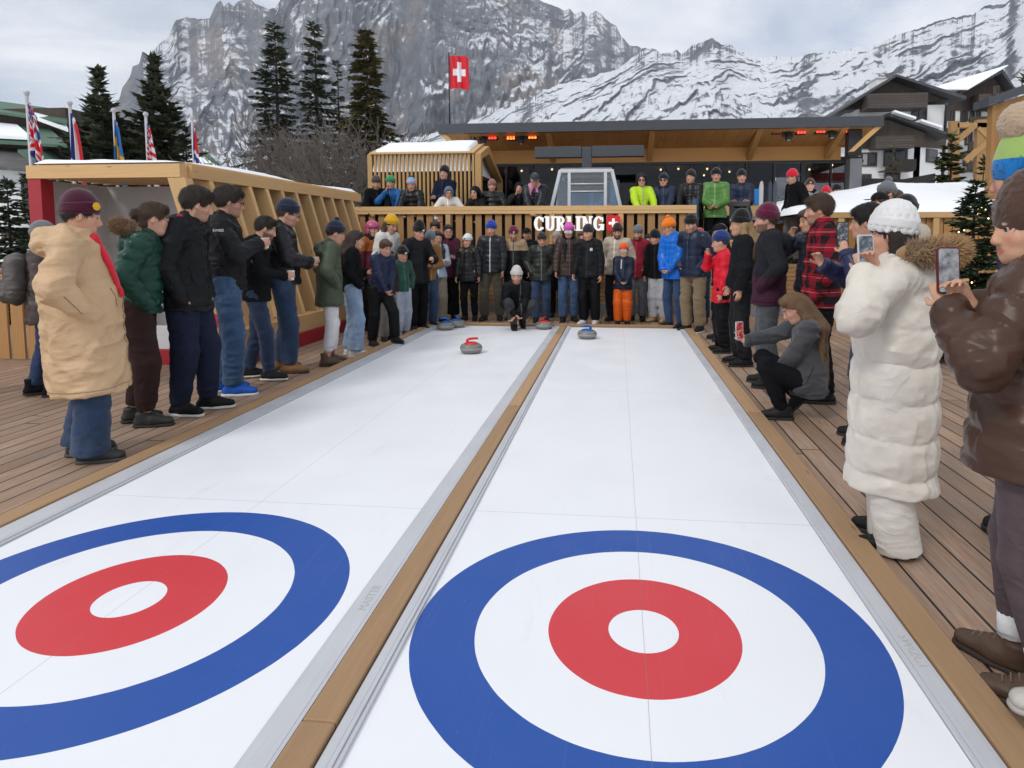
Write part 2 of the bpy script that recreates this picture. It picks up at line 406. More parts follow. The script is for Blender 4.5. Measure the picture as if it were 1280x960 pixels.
# ================================================================== railing, steps and sign of the raised terrace
RY = 12.62
rail = empty('terrace_railing', (-1.9, RY, 1.0), 0, 'long slatted timber railing of the raised terrace behind the curling sign', 'railing')
def RL(mb, name, mat, bev=.004, par=None):
    o = mb.build(name, mat, par or rail, bev); o.location = (1.9, -RY, -1.0); return o
m = MB(); m.box(-5.42, 1.52, RY-.09, RY+.09, 2.055, 2.145); m.box(-5.42, 1.52, RY-.085, RY-.045, 1.99, 2.053); RL(m, 'top_rail', W_X)
r_ = random.Random(3); m = MB(); x = -5.30
while x < 1.40: w = .13+r_.uniform(-.01, .012); m.box(x, x+w, RY-.035, RY-.005+r_.uniform(0, .006), .60, 1.985); x += .203
RL(m, 'slats', wood('railing_slats', (.46, .26, .105), 'z', .3), .003)
for x in (-5.36, -3.42, -1.30, .06, 1.42):
    m = MB(); m.box(x-.05, x+.05, RY-.075, RY-.038, .0, 2.05); RL(m, 'post', W_Z)
m = MB(); m.box(-5.40, 1.5, RY+.20, RY+.22, 1.0, 2.0); RL(m, 'shade_panel', plain('slat_gap_shade', (.012, .012, .013), .8), 0)  # added dark panel, stands in for shade and dark clothes behind the slats
stairs = empty('timber_riser', (-.5, RY, 0), 0, 'plank faced riser below the terrace with a grey base strip', 'riser')
m = MB(); m.box(-7.2, 5.2, RY-.002, RY+.03, .19, .995); o = m.build('plank_face', planks('riser_planks', (.50, .315, .14), .085, 'xz', .22, .1, .004, 4.0), stairs); o.location = (.5, -RY, 0)
m = MB(); m.box(-7.2, 5.2, RY-.03, RY+.02, .002, .185); o = m.build('base_strip', plain('grey_base', (.20, .205, .215), .6), stairs); o.location = (.5, -RY, 0)

# sign: white slab-serif letters and a red square with a white cross
sign = empty('curling_sign', (-.75, RY-.12, 1.7), 0, 'white CURLING letters with red Swiss cross square mounted on terrace railing', 'sign')
sx0, sx1 = atY(668, 279, RY-.11).x, atY(755, 279, RY-.11).x
sz0, sz1 = atY(700, 288.5, RY-.11).z, atY(700, 270.5, RY-.11).z
LH = sz1-sz0
WHITEL = emitter('emissive_white', (1, 1, 1), .75)  # letters and cross emit their own white
def letter(ch, x, w):
    mb = MB(); h = LH; st = h*.24; th = h*.13; sf = h*.10; k = [0]
    def bx(a, b, c, d):
        k[0] += 1; e = .0012*k[0]; mb.box(x+a*w, x+b*w, -.05-e, e*.3, c*h, d*h)
    def arc(a0, a1, n=26):
        k[0] += 1; e = .0012*k[0]; P = []
        for i in range(n+1):
            a = a0+(a1-a0)*i/n; ca, sa = math.cos(a), math.sin(a)
            tk = .13+.11*abs(ca)
            P.append(((.5+.5*ca, .5+.5*sa), (.5+(.5-tk*1.35)*ca, .5+(.5-tk*.9)*sa)))
        for (o0, i0), (o1, i1) in zip(P, P[1:]):
            q = [(x+u*w, -.05-e, v*h) for u, v in (o0, o1, i1, i0)]; mb.prism(q, (0, .05, 0))
    s = st/w
    if ch in 'CG':
        arc(R(42), R(318)); bx(.80, .94, .62, .92)
        if ch == 'C': bx(.80, .92, .10, .26)
        if ch == 'G': bx(.68, .68+s, .04, .44); bx(.50, 1.02, .36, .46)
    if ch == 'U':
        bx(.08, .08+s, .28, 1); bx(.92-s*.75, .92, .28, 1); bx(-.04, .40, .90, 1); bx(.62, 1.04, .90, 1)
        P = []
        for i in range(17):
            a = math.pi+math.pi*i/16; P.append(((.5+.42*math.cos(a), .30+.30*math.sin(a)), (.5+(.42-s*.9)*math.cos(a), .30+.17*math.sin(a))))
        for (o0, i0), (o1, i1) in zip(P, P[1:]): mb.prism([(x+u*w, -.052, v*h) for u, v in (o0, o1, i1, i0)], (0, .05, 0))
    if ch == 'R':
        bx(.10, .10+s, 0, 1); bx(-.02, .48, 0, .10); bx(-.02, .30, .90, 1)
        P = []
        for i in range(17):
            a = -math.pi/2+math.pi*i/16; P.append(((.48+.40*math.cos(a), .73+.27*math.sin(a)), (.46+.18*math.cos(a), .73+.16*math.sin(a))))
        for (o0, i0), (o1, i1) in zip(P, P[1:]): mb.prism([(x+u*w, -.054, v*h) for u, v in (o0, o1, i1, i0)], (0, .05, 0))
        bx(.2, .50, .89, 1.0); bx(.2, .50, .46, .57)
        mb.prism([(x+u*w, -.056, v*h) for u, v in ((.42, .5), (.68, .5), (1.04, 0), (.74, 0))], (0, .05, 0))
    if ch == 'L': bx(.12, .12+s, 0, 1); bx(0, .5, .90, 1); bx(0, 1, 0, .11); bx(.86, 1, 0, .36)
    if ch == 'I': bx(.5-s/2, .5+s/2, 0, 1); bx(0, 1, 0, .10); bx(0, 1, .90, 1)
    if ch == 'N':
        bx(.10, .10+s*.7, 0, 1); bx(.90-s*.7, .90, 0, 1); bx(-.03, .36, 0, .10); bx(-.03, .25, .90, 1); bx(.66, 1.03, .90, 1)
        mb.prism([(x+u*w, -.058, v*h) for u, v in ((.08, 1), (.36, 1), (.92, 0), (.66, 0))], (0, .05, 0))
    return mb
wd = dict(C=1.0, U=1.0, R=.98, L=.82, I=.52, N=1.06, G=1.05); tot = sum(wd[c] for c in 'CURLING')+6*.08; u = (sx1-sx0)/tot; x = 0
for c in 'CURLING':
    o = letter(c, 0, wd[c]*u).build('letter', WHITEL, sign); o.location = (sx0+x+.75, 0.0, sz0-1.7); x += (wd[c]+.08)*u
ex0, ex1 = atY(758.5, 279, RY-.11).x, atY(775, 279, RY-.11).x; ez0, ez1 = sz0-.005, sz1+.015
def rrect(x0, x1, z0, z1, r, y, n=6):
    P = []
    for cx, cz, a0 in ((x1-r, z1-r, 0), (x0+r, z1-r, 90), (x0+r, z0+r, 180), (x1-r, z0+r, 270)):
        P += [(cx+r*math.cos(R(a0+90*i/n)), y, cz+r*math.sin(R(a0+90*i/n))) for i in range(n+1)]
    return P
m = MB(); m.prism(rrect(ex0, ex1, ez0, ez1, .05, -.05), (0, .05, 0)); em = m.build('emblem', emitter('emissive_red', (.75, .012, .02), .55), sign); em.location = (.75, 0, -1.7)  # emblem emits its own red
ecx, ecz, eh = (ex0+ex1)/2, (ez0+ez1)/2, (ez1-ez0)
m = MB(); a, b = eh*.30, eh*.085
m.prism([(ecx+p*1, -.056, ecz+q) for p, q in ((-b, a), (b, a), (b, b), (a, b), (a, -b), (b, -b), (b, -a), (-b, -a), (-b, -b), (-a, -b), (-a, b), (-b, b))][::-1], (0, .005, 0))
m.build('cross', WHITEL, em)

# ================================================================== pavilion building
BY, GY = 16.0, 17.55                      # roof edge and glass wall
bl = empty('pavilion_building', (1, 18, 1.0), 0, 'long low timber and glass pavilion with dark flat roof edge behind the terrace', 'building')
def B(mb, name, mat, bev=.004, par=None):
    o = mb.build(name, mat, par or bl, bev)
    if par is None: o.location = (-1, -18, -1.0)
    return o
xl = atY(548, 155, BY).x; xr = atY(1105, 145, BY).x; zt = atY(800, 150.5, BY).z; zb = atY(800, 163, BY).z
zg = atY(800, 203, GY).z
m = MB(); m.box(xl, xr, BY-.02, BY+.10, zb, zt); B(m, 'roof_fascia', ANTH)
m = MB(); m.box(xl+.01, xr-.01, BY+.102, BY+12, zt-.16, zt-.03); B(m, 'roof', plain('roof_membrane', (.05, .053, .06), .6))
m = MB()
m.prism([(xl+.03, BY+.11, zb+.015), (xl+.03, GY+.1, zg+.34), (xl+.03, GY+.1, zg+.40), (xl+.03, BY+.11, zb+.06)], (xr-xl-.06, 0, 0))
OCHRE = planks('soffit_boards', (.66, .34, .11), .30, 'y', .12, 0, .002, 9.)
B(m, 'soffit', OCHRE, 0)
m = MB(); m.box(xl+.5, xr-.45, GY-.03, GY+.06, zg, zg+.40); B(m, 'wall_header', wood('header_board', (.66, .345, .11), 'x', .15, .5, False), 0)
for px in (580, 684, 816, 953, 1060):
    x = atY(px, 165, BY).x; mb = MB()
    mb.prism([(x-.07, BY+.105, zb+.012), (x-.07, GY-.035, zg+.335), (x-.07, GY-.035, zg+.02), (x-.07, BY+.25, zb-.03)], (.14, 0, 0)); B(mb, 'beam', wood('roof_beam', (.62, .33, .11), 'y', .15, .5, False))
# slanted wooden end boards of the roof
for s, x in ((1, xl+.02), (-1, xr-.02)):
    mb = MB(); xx = x+s*.62
    mb.prism([(x, BY+.03, zb-.003), (x+s*.16, BY+.03, zb-.003), (xx+s*.12, BY+.03, zg+.02), (xx, BY+.03, zg+.02)], (0, .09, 0)); B(mb, 'end_board', wood('end_timber', (.52, .32, .13), 'z', .2))
gx0, gx1 = xl+.75, atY(1078, 220, GY).x
m = MB(); m.box(gx0, gx1, GY-.05, GY+.05, zg-.07, zg-.002); m.box(gx0, gx1, GY-.04, GY+.04, 1.0, 1.07); B(m, 'window_frame', BLACKM, 0)
k = 0; x = gx0
while x < gx1-.3:
    wde = .725
    mb = MB(); mb.box(x-.025 if k % 3 else x-.045, x+.025 if k % 3 else x+.045, GY-.06, GY+.06, 1.07, zg-.072); w = B(mb, 'mullion', BLACKM, 0)
    mb = MB(); mb.box(x+.05, min(x+wde-.05, gx1), GY-.006, GY+.006, 1.071, zg-.073); B(mb, 'window_pane', glass_dark(), 0)
    x += wde; k += 1
cx_ = atY(1070, 200, GY-.3).x
m = MB(); m.box(cx_-.16, cx_+.14, GY-.35, GY+.05, 0, zg-.005); B(m, 'column', plain('grey_column', (.30, .31, .33), .5))
# the room behind the glass
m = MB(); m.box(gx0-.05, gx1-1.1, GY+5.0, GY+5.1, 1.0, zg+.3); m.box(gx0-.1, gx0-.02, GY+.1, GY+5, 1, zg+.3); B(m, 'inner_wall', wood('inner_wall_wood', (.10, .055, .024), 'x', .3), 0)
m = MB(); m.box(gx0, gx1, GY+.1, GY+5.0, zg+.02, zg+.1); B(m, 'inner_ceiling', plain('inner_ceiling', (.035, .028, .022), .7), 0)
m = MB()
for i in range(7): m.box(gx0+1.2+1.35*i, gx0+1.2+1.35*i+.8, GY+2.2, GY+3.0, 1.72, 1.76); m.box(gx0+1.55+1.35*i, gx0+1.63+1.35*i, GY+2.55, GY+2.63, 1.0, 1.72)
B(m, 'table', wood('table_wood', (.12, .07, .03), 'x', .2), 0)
WARM = emitter('warm_lamp', (1, .62, .28), 9)
for px, py, dy in ((690, 205, 1.2), (826, 211, 1.6), (848, 211, 1.4), (884, 211, 1.2), (912, 205, 2.4), (1002, 207, 1.1), (1012, 203, 2.0), (1040, 202, .9), (880, 219, 3.2), (560+92, 209, 1.5)):
    p = atY(px, py, GY+dy); mb = MB(); mb.lathe([(0, .03), (.025, .02), (.033, 0), (.02, -.03), (0, -.035)], 12); o = mb.build('lamp', WARM)
    o.location = (p.x, p.y, min(p.z, zg-.03)); o.parent = bl; o.location = (p.x-1, p.y-18, min(p.z, zg-.03)-1.0)

# stage lights under the roof edge
def stage_par(px, py, lit, label):
    p = atY(px, py, BY+.45); root = empty('stage_light', (p.x, p.y, p.z), 0, label, 'stage light', 'stage lights under the roof edge')
    mb = MB(); mb.box(-.125, .125, -.07, .10, -.075, .075); mb.build('housing', BLACKM, root, .02)
    mb = MB(); mb.box(-.02, .02, -.01, .03, .078, .26); mb.box(-.15, -.128, -.02, .03, -.02, .11); mb.box(.128, .15, -.02, .03, -.02, .11); mb.box(-.15, .15, -.02, .03, .111, .13); mb.build('bracket', BLACKM, root)
    mb = MB()
    for i in range(3): mb.lathe([(0, .004), (.033, .004), (.035, -.004)], 14, (0, 0, 0))
    mb = MB()
    for i in range(3):
        for j in range(2):
            cx = -.075+.075*i; cz = -.032+.064*j
            mb.add([(cx+.031*math.cos(2*math.pi*q/12), -.073, cz+.029*math.sin(2*math.pi*q/12)) for q in range(12)]+[(cx, -.078, cz)], [(q, (q+1) % 12, 12) for q in range(12)])
    mb.build('lens', lit, root)
LR = emitter('red_led', (1, .03, .02), 5); LO = emitter('orange_led', (1, .13, .02), 5); LD = emitter('dim_red_led', (.5, .02, .02), .5); LOFF = plain('unlit_lens', (.25, .2, .16), .2)
pars = [(588, 174, LOFF, 'unlit stage light, first below the left roof end'), (616, 171.5, LR, 'red lit stage light between two black spotlights left under the roof'),
        (639, 172, LO, 'orange lit stage light just left of the second hanging spotlight'), (666, 171, LO, 'orange lit stage light nearest to the gondola hanger beam'),
        (971, 164, LD, 'dim dark red stage light, first of the right cluster'), (1001, 164.5, LR, 'bright red stage light just right of first moving spotlight on the right'),
        (1025, 163.5, LR, 'bright red stage light left of the last moving spotlight'), (1057, 163, LR, 'bright red stage light beside the black loudspeaker')]
for q in pars: stage_par(*q)
def moving_head(px, py, label):
    p = atY(px, py, BY+.4); root = empty('moving_spotlight', (p.x, p.y, p.z), 0, label, 'spotlight', 'moving spotlights under the roof edge')
    mb = MB(); mb.box(-.10, .10, -.09, .09, .10, .20); mb.box(-.02, .02, -.02, .02, .2, .34); mb.build('base', BLACKM, root, .015)
    mb = MB(); mb.box(-.13, -.095, -.05, .05, -.10, .09); mb.box(.095, .13, -.05, .05, -.10, .09); mb.box(-.13, .13, -.05, .05, .0895, .102); mb.build('yoke', BLACKM, root)
    mb = MB(); mb.tube([(0, .06, .06), (0, .02, .02), (0, -.06, -.14), (0, -.075, -.19)], [.05, .085, .08, .07], 14); mb.build('head', BLACKM, root)
    mb = MB(); d = Vector((0, -.28, -.96)).normalized(); c = Vector((0, -.079, -.194)); s = Vector((1, 0, 0)); t = d.cross(s)
    mb.add([c+(s*math.cos(2*math.pi*q/14)+t*math.sin(2*math.pi*q/14))*.05 for q in range(14)]+[c+d*.02], [(q, (q+1) % 14, 14) for q in range(14)], True); mb.build('lens', plain('spot_lens', (.55, .55, .6), .05), root)
for q in ((605, 171, 'black moving spotlight hanging left of the red stage light'), (652, 171, 'black moving spotlight between the two orange stage lights'),
          (985, 166, 'black moving spotlight between dim and bright red stage lights'), (1039, 163, 'black moving spotlight with pale lens near the loudspeaker')): moving_head(*q)
p = atY(1067, 179, BY+.35); root = empty('loudspeaker', (p.x, p.y, p.z), 0, 'black loudspeaker hanging at the right roof corner', 'loudspeaker')
m = MB(); m.box(-.16, .16, -.12, .14, -.31, .31); m.build('cabinet', BLACKM, root, .015)
m = MB(); m.box(-.145, .145, -.132, -.121, -.295, .295); m.build('grille', plain('speaker_grille', (.03, .03, .032), .8), root)
m = MB(); m.box(-.02, .02, 0, .04, .313, .52); m.build('bracket', BLACKM, root)

# Swiss flag on the roof
def flag_obj(name, w, h, colfn, nx=56, ny=40, wave=.05, drop=0.0, gather=1.0, seed=0, freq=9):
    r = np.random.default_rng(seed); u = np.linspace(0, 1, nx); v = np.linspace(0, 1, ny); U, Vv = np.meshgrid(u, v, indexing='ij')
    ph = r.uniform(0, 6)
    X = U*w*gather; Z = (Vv-1)*h-drop*U**1.3-.03*np.sin(U*5+ph)*h; Y = wave*U**.6*np.sin(U*freq+ph+Vv*1.6)+wave*.4*np.sin(U*freq*2.1+Vv*3)
    C = np.array([[colfn(a, b) for b in v[:-1]] for a in u[:-1]])
    V = np.stack([X, Y, Z], -1).reshape(-1, 3); q = []; cols = []
    idx = np.arange(nx*ny).reshape(nx, ny)
    q = np.stack([idx[:-1, :-1], idx[1:, :-1], idx[1:, 1:], idx[:-1, 1:]], -1).reshape(-1, 4)
    vc = np.array([[colfn(min(a, .999), min(b, .999)) for b in v] for a in u]).reshape(-1, 3)
    return mesh_np(name, V, q, True, vc)
def tint_mat(name, rough=.7, sheen=0.0, two=True):
    if name in _mc: return _mc[name]
    t = NT(name); a = t.new('ShaderNodeAttribute', attribute_name='tint'); t.set(color=a.outputs['Color'], rough=rough)
    _mc[name] = t.m; return t.m
FR, FW, FB = (.62, .012, .025), (.78, .78, .80), (.012, .03, .20)
def swiss(u, v):
    x, y = abs(u-.5), abs(v-.5); return FW if (x < .1 and y < .30) or (y < .1 and x < .32) else FR
px_, pb = 562, atY(562, 152, BY+.6)
pole = MB(); top = atY(561, 66, BY+.6); pole.tube([(pb.x, pb.y, zt-.03), (top.x, top.y, top.z)], [.02, .016], 8)
fr = empty('swiss_flag', (pb.x, pb.y, zt-.03), 0, 'red Swiss flag with white cross flying above the pavilion roof', 'flag')
o = pole.build('flagpole', BLACKM, fr); o.location = (-pb.x, -pb.y, -(zt-.03))
o = link('flag_cloth', flag_obj('flag_cloth', .50, .84, swiss, 60, 60, .05, .06, 1.0, 2), tint_mat('flag_cloth'), fr); o.location = (.02, 0, top.z-.06-(zt-.03)); o.rotation_euler = (0, 0, R(12))

# national flags hanging limp behind the kiosk
def uk(u, v):
    x, y = u-.5, v-.5
    if abs(x) < .05 or abs(y) < .08: return FR
    if abs(x) < .09 or abs(y) < .14: return FW
    d = abs(abs(y)-abs(x)); return FR if d < .035 else FW if d < .09 else FB
def fra(u, v): return FB if u < .34 else FW if u < .67 else FR
def swe(u, v): return (.75, .42, .01) if abs(u-.38) < .09 or abs(v-.5) < .12 else (.03, .15, .42)
def usa(u, v):
    if u < .4 and v > .46: return FW if (int(u*26)+int(v*22)) % 3 == 0 else FB
    return FR if int(v*13) % 2 == 0 else FW
def nor(u, v):
    if abs(u-.36) < .045 or abs(v-.5) < .07: return FB
    if abs(u-.36) < .09 or abs(v-.5) < .14: return FW
    return FR
def limp_flag(px, pytop, depth, fn, label, seed, wtop=.06, wbot=.34, length=1.0, off=.0):
    p = atY(px, pytop, depth); base = empty('national_flag', (p.x, depth, -.5), 0, label, 'flag', 'national flags behind the kiosk')
    mb = MB(); mb.tube([(0, 0, 0), (0, 0, p.z+.5-.06)], [.03, .022], 10); mb.build('flagpole', plain('grey_pole', (.45, .45, .46), .4), base)
    mb = MB(); mb.lathe([(0, .08), (.03, .075), (.045, .05), (.03, .02), (.024, 0)], 12, (0, 0, p.z+.5-.07)); mb.build('finial', plain('grey_pole', (.45, .45, .46), .4), base)
    r = np.random.default_rng(seed); nx, ny = 70, 70
    # a limp flag: the fly end drops, the cloth gathers in folds by the pole
    V = []; vc = []
    for i in range(nx):
        u = i/(nx-1)
        for j in range(ny):
            v = j/(ny-1); t = 1-v
            w = wtop+(wbot-wtop)*(t**.7)*(.55+.45*u)
            x = .02+u*w+off*t*u; z = -t*length*(.70+.30*u)-.42*u*length*(.5+.5*t)
            y = .055*math.sin(u*15+seed+t*2)*(.3+.7*t)+.02*math.sin(u*31+t*5)
            V.append((x, y, z)); vc.append(fn(min(u, .999), min(v, .999)))
    idx = np.arange(nx*ny).reshape(nx, ny)
    q = np.stack([idx[:-1, :-1], idx[1:, :-1], idx[1:, 1:], idx[:-1, 1:]], -1).reshape(-1, 4)
    o = link('flag_cloth', mesh_np('flag_cloth', V, q, True, vc), tint_mat('flag_cloth'), base); o.location = (0, 0, p.z+.5-.16)
limp_flag(33, 114, 8.75, uk, 'limp British flag on the pole furthest left behind the kiosk', 1, .06, .24, .95)
limp_flag(87, 127, 9.35, fra, 'limp French flag, blue and white folds showing, behind the kiosk', 2, .06, .22, 1.0)
limp_flag(142, 136, 9.85, swe, 'limp blue and yellow Swedish flag before the dense pines', 3, .05, .16, .95)
limp_flag(182, 141, 10.15, usa, 'limp striped American flag before the second dense pine', 4, .05, .16, .90)
limp_flag(240, 145, 10.5, nor, 'limp red Norwegian flag, the one furthest along the kiosk roof', 5, .04, .10, .80, -.08)

# ================================================================== slatted cabin on the terrace
SX0, SX1, SY0, SY1 = atY(462, 192, 14.5).x, atY(600, 192, 14.5).x, 14.5, 17.3
z1, za, z2, ya = 3.46, 3.76, 3.08, 15.45
sb = empty('slatted_cabin', ((SX0+SX1)/2, SY0, 1.0), 0, 'small slatted timber cabin with snowy roof and open dark gable end', 'cabin')
def S(mb, name, mat, bev=.003):
    o = mb.build(name, mat, sb, bev); o.location = (-(SX0+SX1)/2, -SY0, -1.0); return o
m = MB(); x = SX0+.0
while x < SX1-.1: m.box(x, x+.048, SY0, SY0+.085, 1.0, z1); x += .098
S(m, 'slats', wood('cabin_slats', (.56, .36, .155), 'z', .15), 0)
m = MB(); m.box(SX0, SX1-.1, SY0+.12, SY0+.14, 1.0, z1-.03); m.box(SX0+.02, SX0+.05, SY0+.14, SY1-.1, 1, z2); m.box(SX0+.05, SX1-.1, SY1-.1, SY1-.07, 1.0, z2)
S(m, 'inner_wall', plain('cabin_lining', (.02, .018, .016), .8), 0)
def gable(x, w, name):
    t = .16; prof = [(SY0, 1.0), (SY0, z1), (ya, za), (SY1, z2), (SY1, 1.0)]
    inn = [(SY0+t, 1.0), (SY0+t, z1-.10), (ya, za-.19), (SY1-t, z2-.06), (SY1-t, 1.0)]
    mb = MB()
    for i in range(4):
        mb.prism([(x, *prof[i]), (x, *prof[i+1]), (x, *inn[i+1]), (x, *inn[i])], (w, 0, 0))
    S(mb, name, wood('cabin_frame', (.52, .32, .13), 'z', .2), 0)
gable(SX1-.12, .14, 'end_frame'); gable(SX0-.06, .06, 'end_frame')
m = MB(); m.prism([(SX0, SY0-.03, z1+.002), (SX0, ya, za+.003), (SX0, SY1+.02, z2+.003), (SX0, SY1+.02, z2+.04), (SX0, ya, za+.05), (SX0, SY0-.03, z1+.035)], (SX1-SX0-.13, 0, 0)); S(m, 'roof', W_X, 0)
def rt(a, b): return (z1+(za-z1)*(b-SY0)/(ya-SY0) if b < ya else za+(z2-za)*(b-ya)/(SY1-ya))+.12
V = snow_slab(SX0+.05, SX1-.2, SY0+.02, SY1, z1-.4, rt, 30, 40, 9, .04); o = link('roof_snow', V, snow_mat(), sb); o.location = (-(SX0+SX1)/2, -SY0, -1.0)

# ================================================================== gondola cabin exhibit
gp = at(736, 300, 0); GYY = 14.3
gx = atY(734, 230, GYY).x; gw = .80; gz0, gz1 = 1.0, atY(734, 217, GYY).z
gd = empty('gondola_cabin', (gx, GYY, 1.0), 0, 'grey framed gondola cabin with blue interior under a black hanger beam', 'gondola')
def G_(mb, name, mat, bev=.01, par=None):
    return mb.build(name, mat, par or gd, bev)
H_ = gz1-1.0; FRM = plain('cabin_frame_grey', (.60, .61, .63), .35, .1)
fb = .10
def sidep(y): return [(-gw*.98, y, .12), (-gw*1.0, y, .95), (-gw*.70, y, H_), (gw*.70, y, H_), (gw*1.0, y, .95), (gw*.98, y, .12)]
mb = MB()
for y in (-.55, .55):
    P = sidep(y)
    for a, b in zip(P, P[1:]+P[:1]): mb.bar(a, b, .075, .075, (0, 1, 0))
for P in zip(sidep(-.55), sidep(.55)): mb.bar(P[0], P[1], .07, .07)
G_(mb, 'frame', FRM)
for x in (-.36, .42):
    mb = MB(); mb.box(x-.035, x+.035, -.60, -.55, .12, H_-.04); G_(mb, 'door_post', FRM)
for z in (H_-.28, H_-.44):
    mb = MB(); mb.tube([(-.33, -.585, z), (.39, -.585, z)], .018, 8); G_(mb, 'ski_holder', FRM, 0)
mb = MB()
P0, P1 = sidep(-.54), sidep(.54)
for i in (0, 1, 3, 4): mb.prism([P0[i], P0[i+1], P1[i+1], P1[i]], (.0, 0, .012))
mb.prism([(p[0]*.97, -.545, p[2]*.99) for p in sidep(0)], (0, .01, 0)); mb.prism([(p[0]*.97, .535, p[2]*.99) for p in sidep(0)], (0, .01, 0))
tg = NT('cabin_glass'); tg.n.remove(tg.p); tr_ = tg.new('ShaderNodeBsdfTransparent'); tr_.inputs[0].default_value = (.82, .88, .92, 1); gl2 = tg.new('ShaderNodeBsdfGlossy'); gl2.inputs['Roughness'].default_value = .04; mx_ = tg.new('ShaderNodeMixShader'); mx_.inputs[0].default_value = .08; tg.l.new(tr_.outputs[0], mx_.inputs[1]); tg.l.new(gl2.outputs[0], mx_.inputs[2]); tg.l.new(mx_.outputs[0], tg.n['Material Output'].inputs[0])
G_(mb, 'glazing', tg.m, 0)
mb = MB(); mb.box(-gw*.70, gw*.70, -.53, .53, H_+.012, H_+.075); G_(mb, 'roof', plain('cabin_roof', (.16, .165, .175), .45), .02)
mb = MB(); mb.box(-.75, .75, -.5, .5, .0, .12); G_(mb, 'floor', BLACKM)
mb = MB(); mb.box(-.36, .40, .06, .10, .5, H_-.42); mb.box(.46, .66, .06, .10, .5, 1.3); G_(mb, 'inner_panel', plain('blue_inner', (.03, .17, .34), .5))
mb = MB(); mb.box(-gw*.9, gw*.9, .49, .52, .14, H_-.1); G_(mb, 'back_wall', plain('darkened_back', (.09, .125, .16), .5), 0)  # added back panel, coloured dark to make the see-through cabin look dim inside
mb = MB(); mb.box(-.72, .72, .30, .46, .14, .98); mb.box(-.72, .72, .05, .30, .14, .50); G_(mb, 'bench', plain('blue_seat', (.03, .20, .44), .6), .03)
mb = MB(); mb.prism([(.05, .05, 1.22), (.14, .05, 1.22), (.14, .05, 1.55), (.05, .05, 1.55)], (0, .004, 0)); mb.prism([(.2, .052, 1.22), (.27, .052, 1.20), (.46, .052, 1.55), (.40, .052, 1.57)], (0, .004, 0)); mb.prism([(.52, .05, 1.30), (.66, .05, 1.26), (.62, .05, 1.80), (.52, .05, 1.76)], (0, .004, 0)); mb.prism([(.15, .05, 1.23), (.25, .05, 1.26), (.25, .05, 1.32), (.15, .05, 1.30)], (0, .003, 0))
G_(mb, 'decal', plain('light_blue_decal', (.03, .30, .62), .5), 0)
mb = MB(); zb0 = atY(734, 197, GYY).z-1.0; zb1 = atY(734, 183.5, GYY).z-1.0
mb.box(-.12, .10, -.08, .08, H_+.076, zb1-.01); G_(mb, 'hanger_arm', ANTH)
bx0, bx1 = atY(669, 190, GYY).x-gx, atY(805, 190, GYY).x-gx
mb = MB(); mb.box(bx0, -.125, -.10, .10, zb0, zb1); mb.box(.105, bx1, -.10, .10, zb0+.005, zb1+.005); G_(mb, 'hanger_beam', ANTH, .008)

# ================================================================== things on the terrace, right-hand side
p0 = atY(880, 256, 15.2); p1 = atY(953, 236, 15.2)
br = empty('banner_barrier', ((p0.x+p1.x)/2, 15.2, 1.0), 0, 'timber barrier hung with a plain blue banner behind the navy jacket', 'barrier'); cxm = (p0.x+p1.x)/2
m = MB(); m.box(p0.x-cxm, p1.x-cxm, -.02, .0, p0.z-1.0, p1.z-1.0); m.build('banner', plain('blue_banner', (.015, .22, .60), .5), br)
m = MB(); m.box(p0.x-cxm, p1.x-cxm, .003, .07, p0.z-1.25, p0.z-.95); m.box(p0.x-cxm, p1.x-cxm, .003, .06, p1.z-1.1, p1.z-1.0); m.build('rail', W_X, br)
for x in (p0.x-cxm+.02, 0, p1.x-cxm-.10):
    m = MB(); m.box(x, x+.08, .075, .15, 0, p1.z-1.0); m.build('post', W_Z, br)
for px, c, lb in ((952, (.50, .50, .50), 'tall pale grey ski standing upright beside the blue banner'), (963, (.035, .045, .06), 'tall dark ski standing upright behind the maroon beanie'), (969, (.05, .06, .075), 'dark ski leaning close to its darker twin left of the red hat')):
    p = atY(px, 226, 14.9); rt_ = empty('ski', (p.x, 14.9, 1.0), 0, lb, 'ski', 'skis standing on the terrace')
    mb = MB(); h = p.z-1.0
    for k in range(10): pass
    mb.prism([(-.045, 0, 0), (.045, 0, 0), (.04, 0, h*.5), (.05, 0, h*.93), (.03, -.02, h*.985), (0, -.03, h), (-.03, -.02, h*.985), (-.05, 0, h*.93), (-.04, 0, h*.5)], (0, .018, 0)); mb.build('blade', plain('ski_%d' % px, c, .3), rt_, .003)
    mb = MB(); mb.box(-.03, .03, -.05, -.001, h*.44, h*.54); mb.build('binding', BLACKM, rt_, .006)
p0 = atY(910, 293, 13.4); p1 = atY(937, 252, 13.4)
m = MB(); m.box(p0.x, p1.x, 13.35, 13.45, p1.z-.10, p1.z); m.box(p0.x+.02, p0.x+.08, 13.37, 13.43, 1.0, p1.z-.1); m.box(p1.x-.08, p1.x-.02, 13.37, 13.43, 1.0, p1.z-.1); m.box(p0.x+.09, p1.x-.09, 13.39, 13.41, 1.05, p1.z-.13)
tag(m.build('steel_barrier', plain('dark_barrier', (.05, .052, .056), .5), None, .006), 'dark grey barrier panel in front of the navy jacket on the terrace', 'barrier')
p1 = atY(869, 248, 12.75); m = MB(); m.tube([(p1.x, 12.75, 1.0), (p1.x, 12.75, p1.z-.06), (p1.x, 12.75, p1.z)], [.075, .075, .03], 14)
tag(m.build('padded_post', plain('navy_padding', (.02, .045, .09), .6)), 'dark blue padded post at the right end of the railing', 'post')
